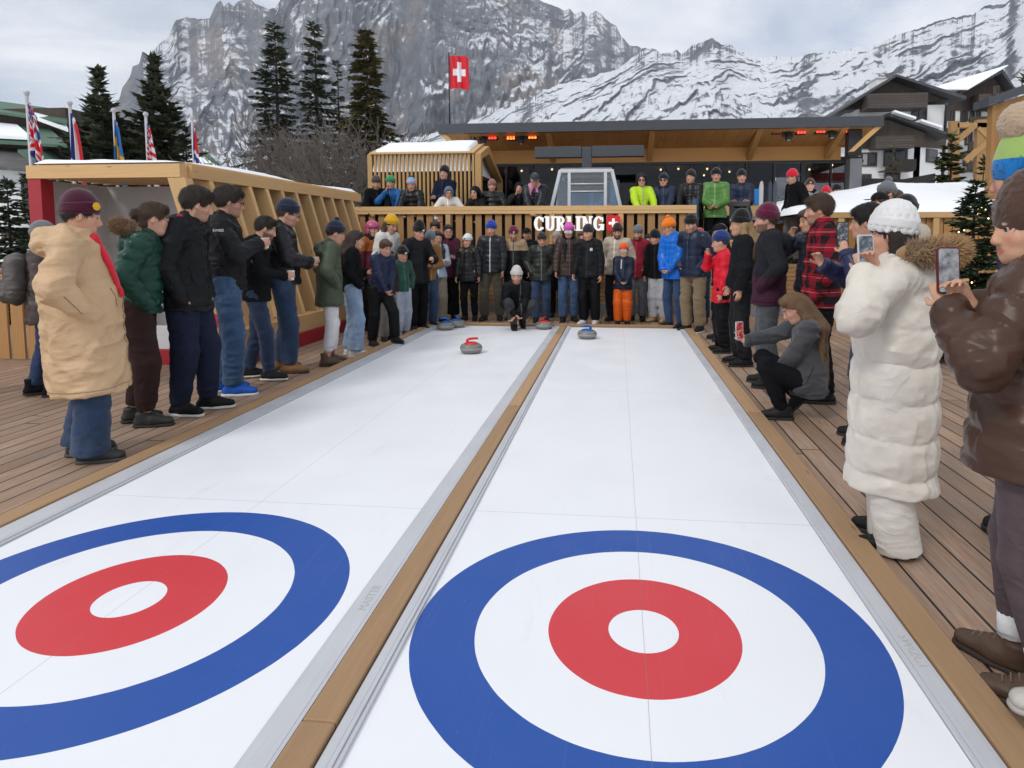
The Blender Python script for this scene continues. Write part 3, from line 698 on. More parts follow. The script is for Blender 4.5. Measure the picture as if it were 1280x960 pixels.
# low bench of planks by the steps, visible between legs
m = MB()
for i in range(4): m.box(2.1, 4.6, 13.0+.14*i, 13.13+.14*i, 1.42, 1.47)
for x in (2.2, 3.3, 4.4): m.box(x, x+.1, 13.02, 13.5, 1.0, 1.415)
tag(m.build('timber_bench', W_X, None, .004), 'light timber bench on the terrace beside the red hat', 'bench')

# ================================================================== right-hand side: snow covered store, fences, frame, block
FY = 11.6
fx0, fx1 = atY(1040, 268, FY).x, atY(1262, 268, FY).x; fz = atY(1140, 265, FY).z
st = empty('snowy_store', ((fx0+fx1)/2, FY, 0), 0, 'boarded timber store topped by a deep smooth bank of snow', 'store'); cxm = (fx0+fx1)/2
m = MB(); x = fx0; r_ = random.Random(5)
while x < fx1: m.box(x-cxm, x+.128-cxm, .02, .05+r_.uniform(0, .01), 0, fz-.10); x += .145
m.build('boards', wood('store_boards', (.42, .225, .08), 'z', .3), st, .003)
m = MB(); m.box(fx0-cxm-.05, fx1-cxm, -.06, .10, fz-.10, fz); m.build('top_rail', W_X, st, .004)
for i in range(6):
    x = fx0+.15+i*(fx1-fx0-.3)/5; mb = MB(); mb.box(x-cxm-.05, x-cxm+.05, -.05, .016, 0, fz-.103); mb.build('post', W_Z, st, .004)
m = MB(); m.box(fx0-cxm, fx1-cxm+2, .3, 4.4, 0, fz-.12); m.build('core', wood('store_boards', (.42, .225, .08), 'z', .3), st)
zt_ = atY(1180, 229, FY+3.2).z
def bank(a, b):
    s = (b-FY)/3.4; e = (a-fx0+.4)/2.6
    prof = min(1, max(0, s))**.7; return fz+.03+(zt_-fz)*prof*(.30+.70*min(1, max(0, e))**.8)
o = link('snow_bank', snow_slab(fx0-.55, fx1+2, FY-.04, FY+4.6, fz-.02, bank, 70, 50, 11, .14), snow_mat(), st); o.location = (-cxm, -FY, 0)
# timber frame and plywood block
def pxbar(mb, a, b, Y, w=.16, d=.16, Y2=None):
    A = atY(*a, Y); Bq = atY(*b, Y2 or Y); mb.bar(A, Bq, w, d, (0, 1, 0))
tf = empty('braced_portal', atY(1215, 222, 22)*1.0, 0, 'open braced timber frame standing before the dark balconies of the white chalet', 'frame'); tl = -tf.location
WF = wood('frame_timber', (.42, .25, .10), 'z', .2)
for nm, a, b, w in (('post', (1192, 152), (1192, 240), .26), ('post', (1226, 150), (1224, 240), .30), ('cross_beam', (1195, 157), (1240, 157), .15), ('brace', (1194, 178), (1218, 157), .17), ('brace', (1206, 202), (1240, 172), .17), ('brace', (1222, 160), (1240, 178), .12)):
    mb = MB(); pxbar(mb, a, b, 22 if nm != 'brace' else 21.93, w, .12 if nm == 'brace' else .2); o = mb.build(nm, WF, tf); o.location = tl
m = MB(); Y = 12.2; a = atY(1241, 132, Y); b = atY(1300, 112, Y); x0 = atY(1239, 240, Y).x
m.prism([(x0, Y, 0), (b.x+2.0, Y, 0), (b.x+2.0, Y, b.z+.35), (b.x, Y, b.z), (a.x, Y, a.z)], (0, .16, 0))
pb_ = empty('plywood_block', (x0, Y, 0), 0, 'tall ochre boarded block with dark sloping roof edge behind the blue bobble hat', 'hut')
o = m.build('wall', planks('ochre_boarding', (.40, .22, .075), .6, 'x', .1, .1, .003, 9), pb_); o.location = (-x0, -Y, 0)
m = MB(); m.prism([(a.x-.12, Y-.1, a.z-.01), (b.x, Y-.1, b.z+.03), (b.x, Y-.1, b.z+.18), (a.x-.12, Y-.1, a.z+.13)], (0, .5, 0)); o = m.build('roof', ANTH, pb_); o.location = (-x0, -Y, 0)

# ================================================================== chalets
STUCCO = plain('white_stucco', (.66, .66, .65), .85, 0, .05, 3)
DARKW = planks('dark_cladding', (.062, .041, .030), .16, 'x', .3, .1, .008, 5)
GREYW = planks('grey_cladding', (.085, .072, .063), .12, 'xz', .3, .1, .008, 5)
ROOFM = plain('dark_shingle', (.06, .062, .066), .8, 0, .3)
GLZ = plain('dark_window_glass', (.02, .022, .025), .12, 0, .2, 3, 0)
CUR = plain('curtain_grey', (.32, .31, .31), .8)
def window(par, loc, x0, x1, z0, z1, y, shutter=DARKW, curtain=False):
    mb = MB(); w = .07
    for a in ((x0-w, x1+w, z1, z1+w), (x0-w, x1+w, z0-w, z0), (x0-w, x0, z0, z1), (x1, x1+w, z0, z1)): mb.box(a[0], a[1], y-.05, y+.02, a[2], a[3])
    mb.box((x0+x1)/2-.025, (x0+x1)/2+.025, y-.045, y+.02, z0, z1)
    f = mb.build('window', plain('window_wood', (.05, .033, .025), .6), par); f.location = loc
    mb = MB(); mb.box(x0, x1, y-.012, y+.01, z0, z1); mb.build('pane', GLZ, f)
    if curtain: mb = MB(); mb.box(x0+.05, x0+.40*(x1-x0), y-.016, y-.0125, z0, z1); mb.build('curtain', CUR, f)
    return f
ch = empty('white_chalet', (18, 38, -.5), 0, 'white chalet with dark timber gables, balconies and snow patched roofs', 'building')
cl = (-18, -38, .5)
def CH(mb, nm, mat, bev=0):
    o = mb.build(nm, mat, ch, bev); o.location = cl; return o
def X(px, Y): return atY(px, 200, Y).x
def Zp(py, Y, px=1120): return atY(px, py, Y).z
Y1, Y2, Y3 = 34.4, 33.0, 36.5
# main block
m = MB(); m.box(X(1070, Y1), X(1178, Y1), Y1, Y1+9, -.5, Zp(132, Y1)); CH(m, 'wall', STUCCO)
ax, az = X(1108, Y1), Zp(101, Y1)
m = MB(); m.prism([(X(1052, Y1), Y1-.06, Zp(137, Y1)), (X(1182, Y1), Y1-.06, Zp(127, Y1)), (ax, Y1-.06, az)], (0, 1.0, 0)); CH(m, 'gable', DARKW)
m = MB(); m.box(X(1072, Y1), X(1143, Y1), Y1-1.15, Y1-.07, Zp(140, Y1), Zp(122.5, Y1)); CH(m, 'balcony', GREYW)
m = MB(); m.prism([(ax, Y1-.75, az+.02), (X(1038, Y1), Y1-.75, Zp(144, Y1)), (X(1038, Y1), Y1-.75, Zp(141.5, Y1)), (ax, Y1-.75, az+.16)], (0, 11, 0))
m.prism([(ax, Y1-.75, az+.052), (X(1194, Y1), Y1-.75, Zp(130, Y1)), (X(1194, Y1), Y1-.75, Zp(126, Y1)), (ax, Y1-.75, az+.162)], (0, 11, 0)); CH(m, 'roof', ROOFM)
window(ch, cl, X(1138, Y1), X(1154, Y1), Zp(152, Y1), Zp(137, Y1), Y1-.01)
m = MB(); m.tube([(X(1180, Y1-1.2), Y1-1.2, Zp(131, Y1-1.2)), (X(1178.6, Y1), Y1-.08, Zp(140, Y1)), (X(1178, Y1), Y1-.08, -.5)], .07, 8); CH(m, 'drainpipe', BLACKM)
# low front wing
m = MB(); m.box(X(1072, Y2), X(1150, Y2), Y2, Y2+3, -.5, Zp(184, Y2)); CH(m, 'wall', STUCCO)
m = MB(); m.prism([(X(1150, Y2), Y2, -.5), (X(1150, Y2), Y2, Zp(184, Y2)), (X(1177, 34.3), 34.3, Zp(187, 34.3)), (X(1177, 34.3), 34.3, -.5)], (-.3, 0, 0)); CH(m, 'wall', STUCCO)
m = MB(); m.prism([(X(1068, Y2), Y2-.08, Zp(186, Y2)), (X(1152, Y2), Y2-.08, Zp(184, Y2)), (X(1152, Y2), Y2-.08, Zp(166, Y2)), (X(1105, Y2), Y2-.08, Zp(149, Y2)), (X(1068, Y2), Y2-.08, Zp(163, Y2))], (0, .9, 0)); CH(m, 'gable', DARKW)
m = MB(); m.prism([(X(1152, Y2), Y2-.078, Zp(184.5, Y2)), (X(1152, Y2), Y2-.078, Zp(166, Y2)), (X(1180, 34.3), 34.25, Zp(170, 34.3)), (X(1180, 34.3), 34.25, Zp(187, 34.3))], (-.2, 0, 0)); CH(m, 'gable', DARKW)
m = MB(); m.box(X(1085, Y2), X(1131, Y2), Y2-.9, Y2-.085, Zp(188, Y2), Zp(173, Y2)); CH(m, 'balcony', GREYW)
m = MB(); m.prism([(X(1104, Y2), Y2-.45, Zp(147, Y2)), (X(1182, Y2), Y2-.45, Zp(173, Y2)), (X(1182, Y2), Y2-.45, Zp(170, Y2)), (X(1104, Y2), Y2-.45, Zp(143.5, Y2))], (0, 1.35, 0))
m.prism([(X(1104, Y2), Y2-.45, Zp(147.1, Y2)), (X(1040, Y2), Y2-.9, Zp(168, Y2)), (X(1040, Y2), Y2-.9, Zp(165, Y2)), (X(1104, Y2), Y2-.9, Zp(143.6, Y2))], (0, 1.35, 0)); CH(m, 'roof', ROOFM)
def roof_snow(par, loc, a, b, y0, y1, w=.1):
    mb = MB(); mb.prism([(a[0], y0, a[1]), (b[0], y0, b[1]), (b[0], y0, b[1]+w), (a[0], y0, a[1]+w)], (0, y1-y0, 0)); o = mb.build('roof_snow', snow_mat(), par); o.location = loc
roof_snow(ch, cl, (X(1107, Y2), Zp(144.2, Y2)), (X(1133, Y2), Zp(153.0, Y2)), Y2-.85, Y2+1.4); roof_snow(ch, cl, (X(1140, Y2), Zp(155.4, Y2)), (X(1166, Y2), Zp(164.2, Y2)), Y2-.8, Y2+1)
window(ch, cl, X(1077, Y2), X(1094, Y2), Zp(206, Y2), Zp(192, Y2), Y2-.01, curtain=True)
window(ch, cl, X(1106, Y2), X(1132, Y2), Zp(206, Y2), Zp(188, Y2), Y2-.01)
window(ch, cl, X(1077, Y2), X(1088, Y2), Zp(226, Y2), Zp(219, Y2), Y2-.01)
window(ch, cl, X(1108, Y2), X(1124, Y2), Zp(226, Y2), Zp(216, Y2), Y2-.01)
m = MB(); m.box(X(1097, Y2), X(1134, Y2), Y2-1.0, Y2-.92, Zp(215, Y2), Zp(202, Y2)); m.box(X(1097, Y2), X(1134, Y2), Y2-.92, Y2-.08, Zp(216, Y2), Zp(214.5, Y2)); CH(m, 'balcony', DARKW)
# side window of the wing
ya_, yb_ = Y2+.3, Y2+.95
m = MB(); xw0 = X(1150, Y2); xw1 = X(1177, 34.3)
f0 = lambda y: xw0+(xw1-xw0)*(y-Y2)/(34.3-Y2)+.02
m.prism([(f0(ya_), ya_, Zp(204, 33.6)), (f0(yb_), yb_, Zp(204, 33.6)), (f0(yb_), yb_, Zp(188.5, 34)), (f0(ya_), ya_, Zp(188.5, 34))], (.05, -.02, 0)); w_ = CH(m, 'window', plain('window_wood', (.05, .033, .025), .6))
m = MB(); m.prism([(f0(ya_+.1)+.06, ya_+.1, Zp(203.4, 34)), (f0(yb_-.1)+.06, yb_-.1, Zp(203.4, 34)), (f0(yb_-.1)+.06, yb_-.1, Zp(189.4, 34)), (f0(ya_+.1)+.06, ya_+.1, Zp(189.4, 34))], (.02, 0, 0)); m.build('pane', GLZ, w_)
# right block
m = MB(); m.box(X(1179, Y3), X(1250, Y3), Y3, Y3+8, -.5, Zp(137, Y3)); CH(m, 'wall', STUCCO)
m = MB(); m.prism([(X(1181, Y3), Y3-.07, Zp(139, Y3)), (X(1250, Y3), Y3-.07, Zp(143, Y3)), (X(1250, Y3), Y3-.07, Zp(118, Y3)), (X(1236, Y3), Y3-.07, Zp(100, Y3)), (X(1192, Y3), Y3-.07, Zp(121, Y3)), (X(1181, Y3), Y3-.07, Zp(128, Y3))], (0, 1.2, 0)); CH(m, 'gable', DARKW)
m = MB(); bx = X(1237, Y3); bz = Zp(98.5, Y3)
m.prism([(bx, Y3-.7, bz), (X(1188, Y3), Y3-.7, Zp(122.5, Y3)), (X(1188, Y3), Y3-.7, Zp(120.5, Y3)), (bx, Y3-.7, bz+.17)], (0, 9.6, 0))
m.prism([(bx, Y3-.7, bz+.002), (X(1256, Y3), Y3-.7, Zp(122, Y3)), (X(1256, Y3), Y3-.7, Zp(119.5, Y3)), (bx, Y3-.7, bz+.252)], (0, 9.6, 0)); CH(m, 'roof', ROOFM)
m = MB(); m.prism([(X(1155, Y3+2), Y3+2.0, Zp(113, Y3+2)), (X(1190, Y3), Y3-1.2, Zp(120.7, Y3)), (bx, Y3-1.2, bz+.24), (bx, Y3+2.2, bz+.3)], (0, 0, .05)); CH(m, 'roof_snow', snow_mat())
m = MB(); m.box(X(1208, Y3), X(1232, Y3), Y3-.9, Y3-.075, Zp(139, Y3), Zp(124, Y3)); CH(m, 'balcony', GREYW)
for a, b, c, d, cu in ((1199, 1203, 152, 137, 0), (1197, 1204, 174, 163, 0), (1183, 1189, 151, 136.5, 0), (1206, 1213, 151, 139, 1), (1214, 1221, 151, 139, 1), (1206, 1212, 181, 168, 1), (1220, 1226, 181, 168, 1), (1236, 1243, 156, 145, 0), (1225, 1229, 124, 117, 1), (1183, 1189, 174, 163, 0), (1205, 1212, 207, 196, 1)):
    window(ch, cl, X(a, Y3), X(b, Y3), Zp(c, Y3), Zp(d, Y3), Y3-.01 if d != 117 else Y3-.95, curtain=bool(cu))
for za_, zb_ in ((160, 152), (193, 182), (216, 206)):
    m = MB(); m.box(X(1196, Y3), X(1244, Y3), Y3-1.1, Y3-1.0, Zp(za_, Y3), Zp(zb_, Y3)); m.box(X(1196, Y3), X(1244, Y3), Y3-1.0, Y3-.08, Zp(za_+1, Y3), Zp(za_-.5, Y3)); CH(m, 'balcony', DARKW)
m = MB(); m.box(X(1131, Y1), X(1141, Y1), Y1+4, Y1+5.2, az-1.2, Zp(97.5, Y1+4)); m.box(X(1129.5, Y1), X(1142.5, Y1), Y1+3.9, Y1+5.3, Zp(97.5, Y1+4), Zp(96, Y1+4)); CH(m, 'chimney', STUCCO)
m = MB(); m.lathe([(.28, 0), (.3, .5), (.42, .55), (.1, 1.0), (0, 1.05)], 10, (X(1157, Y1), Y1+4, az-.35)); CH(m, 'chimney_cap', ROOFM)
# board fence before the chalet
m = MB(); m.prism([(X(1075, 26), 26, 0), (X(1170, 26), 26, 0), (X(1170, 26), 26, Zp(217, 26)), (X(1130, 26), 26, Zp(224, 26)), (X(1075, 26), 26, Zp(222, 26))], (0, .06, 0))
tag(m.build('board_fence', planks('fence_boarding', (.33, .19, .08), .2, 'x', .3, .1, .005)), 'brown board fence in front of the white chalet', 'fence')
# red and white stand seen past the glass corner of the building
p = atY(1035, 232, 21); rr = empty('market_stand', (p.x, 21, -.5), 0, 'small red and white market stand seen past the glass corner', 'stand')
m = MB(); m.box(-.75, .75, -.4, .4, p.z+.5+.12, p.z+.5+.36); m.build('canopy', REDP, rr)
for x in (-.7, .66): m = MB(); m.box(x, x+.07, -.35, -.28, 0, p.z+.62); m.build('post', REDP, rr)
m = MB(); m.box(-.62, .62, -.3, .3, 0, 1.5); m.build('counter', WHITEP, rr)

# left-hand building with green roofs
gb = empty('green_roofed_hotel', (-24, 26, -.5), 0, 'big old hotel with stepped green roofs, snow strips and white walls, far left', 'building'); gl_ = (24, -26, .5)
GREEN = plain('green_roof', (.055, .12, .075), .6, 0, .2)
SLATE = planks('slate_roof', (.11, .112, .118), .25, 'x', .25, .2, .01, .3)
def GB(mb, nm, mat):
    o = mb.build(nm, mat, gb); o.location = gl_; return o
def XY(px, py, Y): return atY(px, py, Y)
Yh = 24.0
def slope(a, b, c, d, Ya, Yb, nm, mat, th=.12):
    """roof sheet: lower edge a-b at Ya, upper edge d-c at Yb (pixel corners)"""
    A, B_, C_, D_ = XY(*a, Ya), XY(*b, Ya), XY(*c, Yb), XY(*d, Yb); mb = MB(); mb.prism([A, B_, C_, D_], (0, 0, -th)); return GB(mb, nm, mat)
m = MB(); a = XY(-120, 330, Yh); b = XY(56, 330, Yh); m.box(a.x, b.x, Yh, Yh+10, -.5, XY(0, 212, Yh).z); GB(m, 'wall', STUCCO)
m = MB(); a = XY(-120, 180, Yh+2); b = XY(84, 180, Yh+2); m.box(a.x, b.x, Yh+2.2, Yh+10, XY(0, 212, Yh).z-.5, XY(0, 172, Yh+2).z); GB(m, 'wall', DARKW)
m = MB(); a = XY(-120, 160, Yh+4); b = XY(78, 160, Yh+4); m.box(a.x, b.x, Yh+4.2, Yh+10, XY(0, 180, Yh+2).z, XY(0, 135, Yh+4).z); GB(m, 'wall', DARKW)
slope((-120, 200), (62, 213), (22, 186), (-120, 172), Yh-.8, Yh+2.2, 'roof', SLATE)
slope((-120, 170), (84, 181), (62, 160), (-120, 138), Yh+1.2, Yh+4.2, 'roof', GREEN)
slope((22, 187), (62, 213.5), (86, 207), (60, 186), Yh-.7, Yh+2.2, 'roof', GREEN)
slope((-120, 122), (84, 152), (84, 138), (-120, 110), Yh+3.4, Yh+6.5, 'roof', GREEN)
for q in (((-120, 168), (40, 176), (22, 160), (-120, 146), Yh+1.3, Yh+3.8), ((48, 152), (86, 166), (80, 152), (42, 142), Yh+3.3, Yh+4.6)):
    a, b, c, d, Ya, Yb = q; A, B_, C_, D_ = XY(*a, Ya), XY(*b, Ya), XY(*c, Yb), XY(*d, Yb); mb = MB(); mb.prism([p+Vector((0, -.02, .03)) for p in (A, B_, C_, D_)], (0, 0, .14)); GB(mb, 'roof_snow', snow_mat())
a = XY(32, 270, Yh); b = XY(42, 226, Yh); window(gb, gl_, a.x, b.x, a.z, b.z, Yh-.01)
m = MB(); a = XY(28, 300, Yh); b = XY(62, 285, Yh); m.box(a.x, b.x, Yh-.9, Yh-.05, a.z, b.z); GB(m, 'balcony', DARKW)
for px in (8, 20, 55, 68):
    a = XY(px, 177, Yh+2); b = XY(px+7, 171, Yh+2); m = MB(); m.box(a.x, b.x, Yh+2.1, Yh+2.19, a.z, b.z); GB(m, 'window', GLZ)
gh = empty('green_roofed_house', (-12, 32, -.5), 0, 'low house with green roof under snow beyond the kiosk', 'building')
Yq = 30.0; A = [XY(218, 226, Yq), XY(292, 222, Yq), XY(258, 189, Yq+5), XY(222, 187, Yq+5)]
m = MB(); m.prism(A, (0, 0, -.15)); o = m.build('roof', GREEN, gh); o.location = (12, -32, .5)
A2 = [XY(222, 224, Yq), XY(284, 220, Yq), XY(252, 199, Yq+3.4), XY(224, 197, Yq+3.4)]
m = MB(); m.prism([p+Vector((0, -.05, .08)) for p in A2], (0, 0, .15)); o = m.build('roof_snow', snow_mat(), gh); o.location = (12, -32, .5)
m = MB(); m.box(A[0].x+.3, A[1].x-.3, Yq+.6, Yq+5, -.5, A[1].z-.1); o = m.build('wall', STUCCO, gh); o.location = (12, -32, .5)

# ================================================================== curling stones
GRAN = plain('granite', (.19, .185, .175), .35, 0, .45, 60, .05)
def stone(loc, rz, colr, label, s=1.0):
    root = empty('curling_stone', loc, rz, label, 'curling stone', 'curling stones on the lanes'); root.scale = (s, s, s)
    mb = MB(); prof = [(.0, .0), (.06, .0), (.065, .004)]
    for i in range(15):
        a = -math.pi/2+math.pi*i/14; prof.append((.092+.050*math.cos(a)**.8 if math.cos(a) > 0 else .092, .062+.056*math.sin(a)))
    prof += [(.075, .119), (0, .119)]; mb.lathe(prof, 40); mb.build('body', GRAN, root)
    mb = MB(); mb.lathe([(.1425, .050), (.1438, .054), (.1438, .072), (.1425, .076)], 40); mb.build('striking_band', plain('pale_band', (.30, .29, .28), .7), root)
    mt = plain('handle_%s' % label.split()[0], colr, .3, 0, .05, 4, 0)
    mb = MB(); mb.lathe([(.088, .117), (.088, .126), (.07, .137), (.03, .142), (0, .142)], 32); mb.build('cap', mt, root)
    mb = MB(); mb.tube([(-.045, 0, .135), (-.05, 0, .158), (-.040, 0, .176), (-.015, 0, .184), (.04, 0, .187), (.085, 0, .184), (.092, 0, .180)], [.019, .018, .0175, .017, .0155, .014, .008], 12); mb.build('handle', mt, root)
RD, BLU = (.62, .02, .02), (.01, .10, .36)
def sp(px, py): p = at(px, py, SZ); return (p.x, p.y, SZ)
stone(sp(589, 441), R(20), RD, 'red handled granite stone sliding alone on the left lane')
stone(sp(557, 412), R(200), BLU, 'blue handled stone nearer of the two at the far corner of the left lane')
stone(sp(571, 409), R(120), BLU, 'blue handled stone against the end beam behind its twin')
stone(sp(680, 411), R(80), RD, 'red handled stone beside middle beam at the far end')
stone(sp(734, 423), R(195), BLU, 'blue handled stone alone on the right lane')
# ================================================================== people: bodies and clothes grown as smooth surfaces
def V3(*a): return np.array(a, float)
def nrm(v): v = np.asarray(v, float); return v/(np.linalg.norm(v)+1e-9)

class Prim:
    """tapered limb a->b (radii ra, rb); flat: squash along w; quilt: (pitch, amp); end: cut flat at b"""
    def __init__(s, a, b, ra, rb, k=.03, w=None, flat=1.0, quilt=None, end=False, start=False, op='add', mid=None):
        s.a = np.asarray(a, float); s.b = np.asarray(b, float); s.ra = ra; s.rb = rb; s.k = k; s.w = None if w is None else nrm(w); s.flat = flat
        s.quilt = quilt; s.end = end; s.start = start; s.op = op; s.mid = mid
        r = max(ra, rb)*(max(1.0, flat))*1.02+(quilt[1] if quilt else 0)+(mid if mid else 0)
        s.lo = np.minimum(s.a, s.b)-r; s.hi = np.maximum(s.a, s.b)+r
    def d(s, x, y, z):
        ba = s.b-s.a; L2 = ba@ba+1e-12; L = math.sqrt(L2)
        px, py, pz = x-s.a[0], y-s.a[1], z-s.a[2]
        traw = (px*ba[0]+py*ba[1]+pz*ba[2])/L2; t = np.clip(traw, 0, 1)
        qx, qy, qz = px-t*ba[0], py-t*ba[1], pz-t*ba[2]
        q2 = qx*qx+qy*qy+qz*qz; f = 1.0
        if s.w is not None and s.flat != 1:
            qw = qx*s.w[0]+qy*s.w[1]+qz*s.w[2]
            q2 = q2+qw*qw*(1/s.flat**2-1); f = min(1.0, s.flat)**.5
        r = s.ra+(s.rb-s.ra)*t
        if s.mid: r = r+s.mid*4*t*(1-t)
        if s.quilt: r = r+s.quilt[1]*(np.abs(np.sin(.28*np.sin(13*qx+9*qz+2)+.22*np.sin(17*qy-7*qx)+math.pi*traw*L/s.quilt[0]+(s.quilt[2] if len(s.quilt) > 2 else 0)))**.45-.65)
        d = (np.sqrt(q2)-r)*f
        if s.end: d = np.maximum(d, (traw-1)*L)
        if s.start: d = np.maximum(d, -traw*L)
        return d
class Ell:
    def __init__(s, c, r, k=.02, rot=None, op='add'):
        s.c = np.asarray(c, float); s.r = np.asarray(r, float); s.k = k; s.M = np.eye(3) if rot is None else np.asarray(rot, float); s.op = op
        m = np.abs(s.M)@s.r if rot is not None else s.r
        s.lo = s.c-m; s.hi = s.c+m
    def d(s, x, y, z):
        px, py, pz = x-s.c[0], y-s.c[1], z-s.c[2]; M = s.M
        u = (px*M[0, 0]+py*M[1, 0]+pz*M[2, 0])/s.r[0]; v = (px*M[0, 1]+py*M[1, 1]+pz*M[2, 1])/s.r[1]; w = (px*M[0, 2]+py*M[1, 2]+pz*M[2, 2])/s.r[2]
        k0 = np.sqrt(u*u+v*v+w*w); k1 = np.sqrt((u/s.r[0])**2+(v/s.r[1])**2+(w/s.r[2])**2)
        return k0*(k0-1)/(k1+1e-9)

_lat = np.random.default_rng(5).random((8, 32, 32, 32)).astype(np.float32)
def vnoise(P, ch):
    F = np.floor(P); f = (P-F).astype(np.float32); f = f*f*(3-2*f); I = F.astype(np.int64) & 31; J = (I+1) & 31; L = _lat[ch]
    x0, y0, z0 = I.T; x1, y1, z1 = J.T; u, v, w = f.T
    a = L[x0, y0, z0]*(1-u)+L[x1, y0, z0]*u; b = L[x0, y1, z0]*(1-u)+L[x1, y1, z0]*u; c = L[x0, y0, z1]*(1-u)+L[x1, y0, z1]*u; d = L[x0, y1, z1]*(1-u)+L[x1, y1, z1]*u
    return (a*(1-v)+b*v)*(1-w)+(c*(1-v)+d*v)*w
class Grow:
    """implicit surface on a grid; surface() gives a quad mesh"""
    def __init__(s, prims, vox, pad=.03):
        lo = np.min([p.lo for p in prims if p.op == 'add'], 0)-pad; hi = np.max([p.hi for p in prims if p.op == 'add'], 0)+pad
        s.vox = vox; s.lo = lo; n = np.ceil((hi-lo)/vox).astype(int)+2
        s.ax = [(lo[i]+vox*np.arange(n[i])).astype(np.float32) for i in range(3)]; s.D = np.full(n, .5, np.float32)
        for p in prims: s.apply(p)
    def win(s, lo, hi):
        sl = []
        for i in range(3):
            a = max(0, int((lo[i]-s.lo[i])/s.vox)-1); b = min(len(s.ax[i]), int((hi[i]-s.lo[i])/s.vox)+3)
            if b <= a: return None
            sl.append(slice(a, b))
        return tuple(sl)
    def xyz(s, sl=None):
        sl = sl or (slice(None),)*3
        return s.ax[0][sl[0]][:, None, None], s.ax[1][sl[1]][None, :, None], s.ax[2][sl[2]][None, None, :]
    def apply(s, p):
        pad = p.k+2*s.vox; sl = s.win(p.lo-pad, p.hi+pad)
        if sl is None: return
        d = p.d(*s.xyz(sl)).astype(np.float32); A = s.D[sl]; k = max(p.k, 1e-4)
        if p.op == 'add': h = np.maximum(k-np.abs(A-d), 0)/k; s.D[sl] = np.minimum(A, d)-h*h*k*.25
        else: d = -d; h = np.maximum(k-np.abs(A-d), 0)/k; s.D[sl] = np.maximum(A, d)+h*h*k*.25
    def cut(s, p, n, k=.0):
        """keep the side where (x-p).n < 0"""
        x, y, z = s.xyz(); d = ((x-p[0])*n[0]+(y-p[1])*n[1]+(z-p[2])*n[2]).astype(np.float32)
        if k: h = np.maximum(k-np.abs(s.D-d), 0)/k; s.D = np.maximum(s.D, d)+h*h*k*.25
        else: s.D = np.maximum(s.D, d)
        return s
    def folds(s, amp, k=70, ph=0.0, ax=2, kind='fold'):
        x, y, z = s.xyz()
        if kind == 'fold':
            near = np.abs(s.D) < .035; I, J, K = np.nonzero(near)
            if len(I):
                P = np.stack([s.ax[0][I], s.ax[1][J], s.ax[2][K]], 1); f = k/62.0
                st = np.array([7.0, 7.0, 7.0])*f; st[ax] = 15.0*f; P2 = P*st+ph*3.3
                wv = vnoise(P*4.0*f+ph, 5)-.5; P2[:, ax] += wv*2.2; P2[:, (ax+1) % 3] += wv*1.1
                n1 = 1-np.abs(vnoise(P2, 1)*2-1)*1.6; n2 = 1-np.abs(vnoise(P2*2.1+7, 2)*2-1)*1.6
                m = .35+.9*vnoise(P*3.1+ph, 3)
                s.D[I, J, K] -= (amp*m*(1.5*n1+.6*n2-.9)).astype(np.float32)
        elif kind == 'fur':
            w = np.sin(k*x+ph+2*np.sin(.6*k*z))*np.sin(k*y+2*np.sin(.7*k*x+ph))*np.sin(k*z+2*np.sin(.6*k*y))
            s.D += (amp*w).astype(np.float32)
        elif kind == 'knit':
            a = np.arctan2(y-s.cy, x-s.cx); w = np.abs(np.sin(k*a*.5))+0*z
            s.D += (-amp*(w-.5)).astype(np.float32)
        return s
    def surface(s):
        D = s.D; n = D.shape; ins = D < 0
        c = [(i, j, k) for i in (0, 1) for j in (0, 1) for k in (0, 1)]
        cnt = np.zeros(tuple(q-1 for q in n), np.int8)
        for i, j, k in c: cnt += ins[i:n[0]-1+i, j:n[1]-1+j, k:n[2]-1+k]
        act = (cnt > 0) & (cnt < 8); idx = np.full(act.shape, -1, np.int32); I, J, K = np.nonzero(act); m = len(I)
        if m == 0: return np.zeros((0, 3)), np.zeros((0, 4), int)
        idx[I, J, K] = np.arange(m)
        acc = np.zeros((m, 3), np.float32); num = np.zeros(m, np.float32)
        for ax in range(3):
            for u in (0, 1):
                for v in (0, 1):
                    o = [0, 0, 0]; o[(ax+1) % 3] = u; o[(ax+2) % 3] = v; e = list(o); e[ax] = 1
                    a = D[I+o[0], J+o[1], K+o[2]]; b = D[I+e[0], J+e[1], K+e[2]]
                    cr = (a < 0) != (b < 0); t = np.where(cr, a/np.where(cr, a-b, 1), 0)
                    for q in range(3): acc[:, q] += np.where(cr, (t if q == ax else o[q]), 0)
                    num += cr
        V = (np.stack([I, J, K], 1)+acc/num[:, None])*s.vox+s.lo
        quads = []
        for ax in range(3):
            b, cc = (ax+1) % 3, (ax+2) % 3
            sa = [slice(0, n[q]) for q in range(3)]; sb = list(sa); sa[ax] = slice(0, n[ax]-1); sb[ax] = slice(1, n[ax])
            A = ins[tuple(sa)]; B_ = ins[tuple(sb)]; cr = A != B_
            P = np.stack(np.nonzero(cr), 1); ok = (P[:, b] > 0) & (P[:, cc] > 0) & (P[:, b] < n[b]-1) & (P[:, cc] < n[cc]-1); P = P[ok]
            if not len(P): continue
            fl = A[P[:, 0], P[:, 1], P[:, 2]]
            def g(du, dv):
                Q = P.copy(); Q[:, b] -= du; Q[:, cc] -= dv; return idx[Q[:, 0], Q[:, 1], Q[:, 2]]
            q = np.stack([g(1, 1), g(0, 1), g(0, 0), g(1, 0)], 1); q[~fl] = q[~fl][:, ::-1]; quads.append(q)
        return V, np.concatenate(quads)
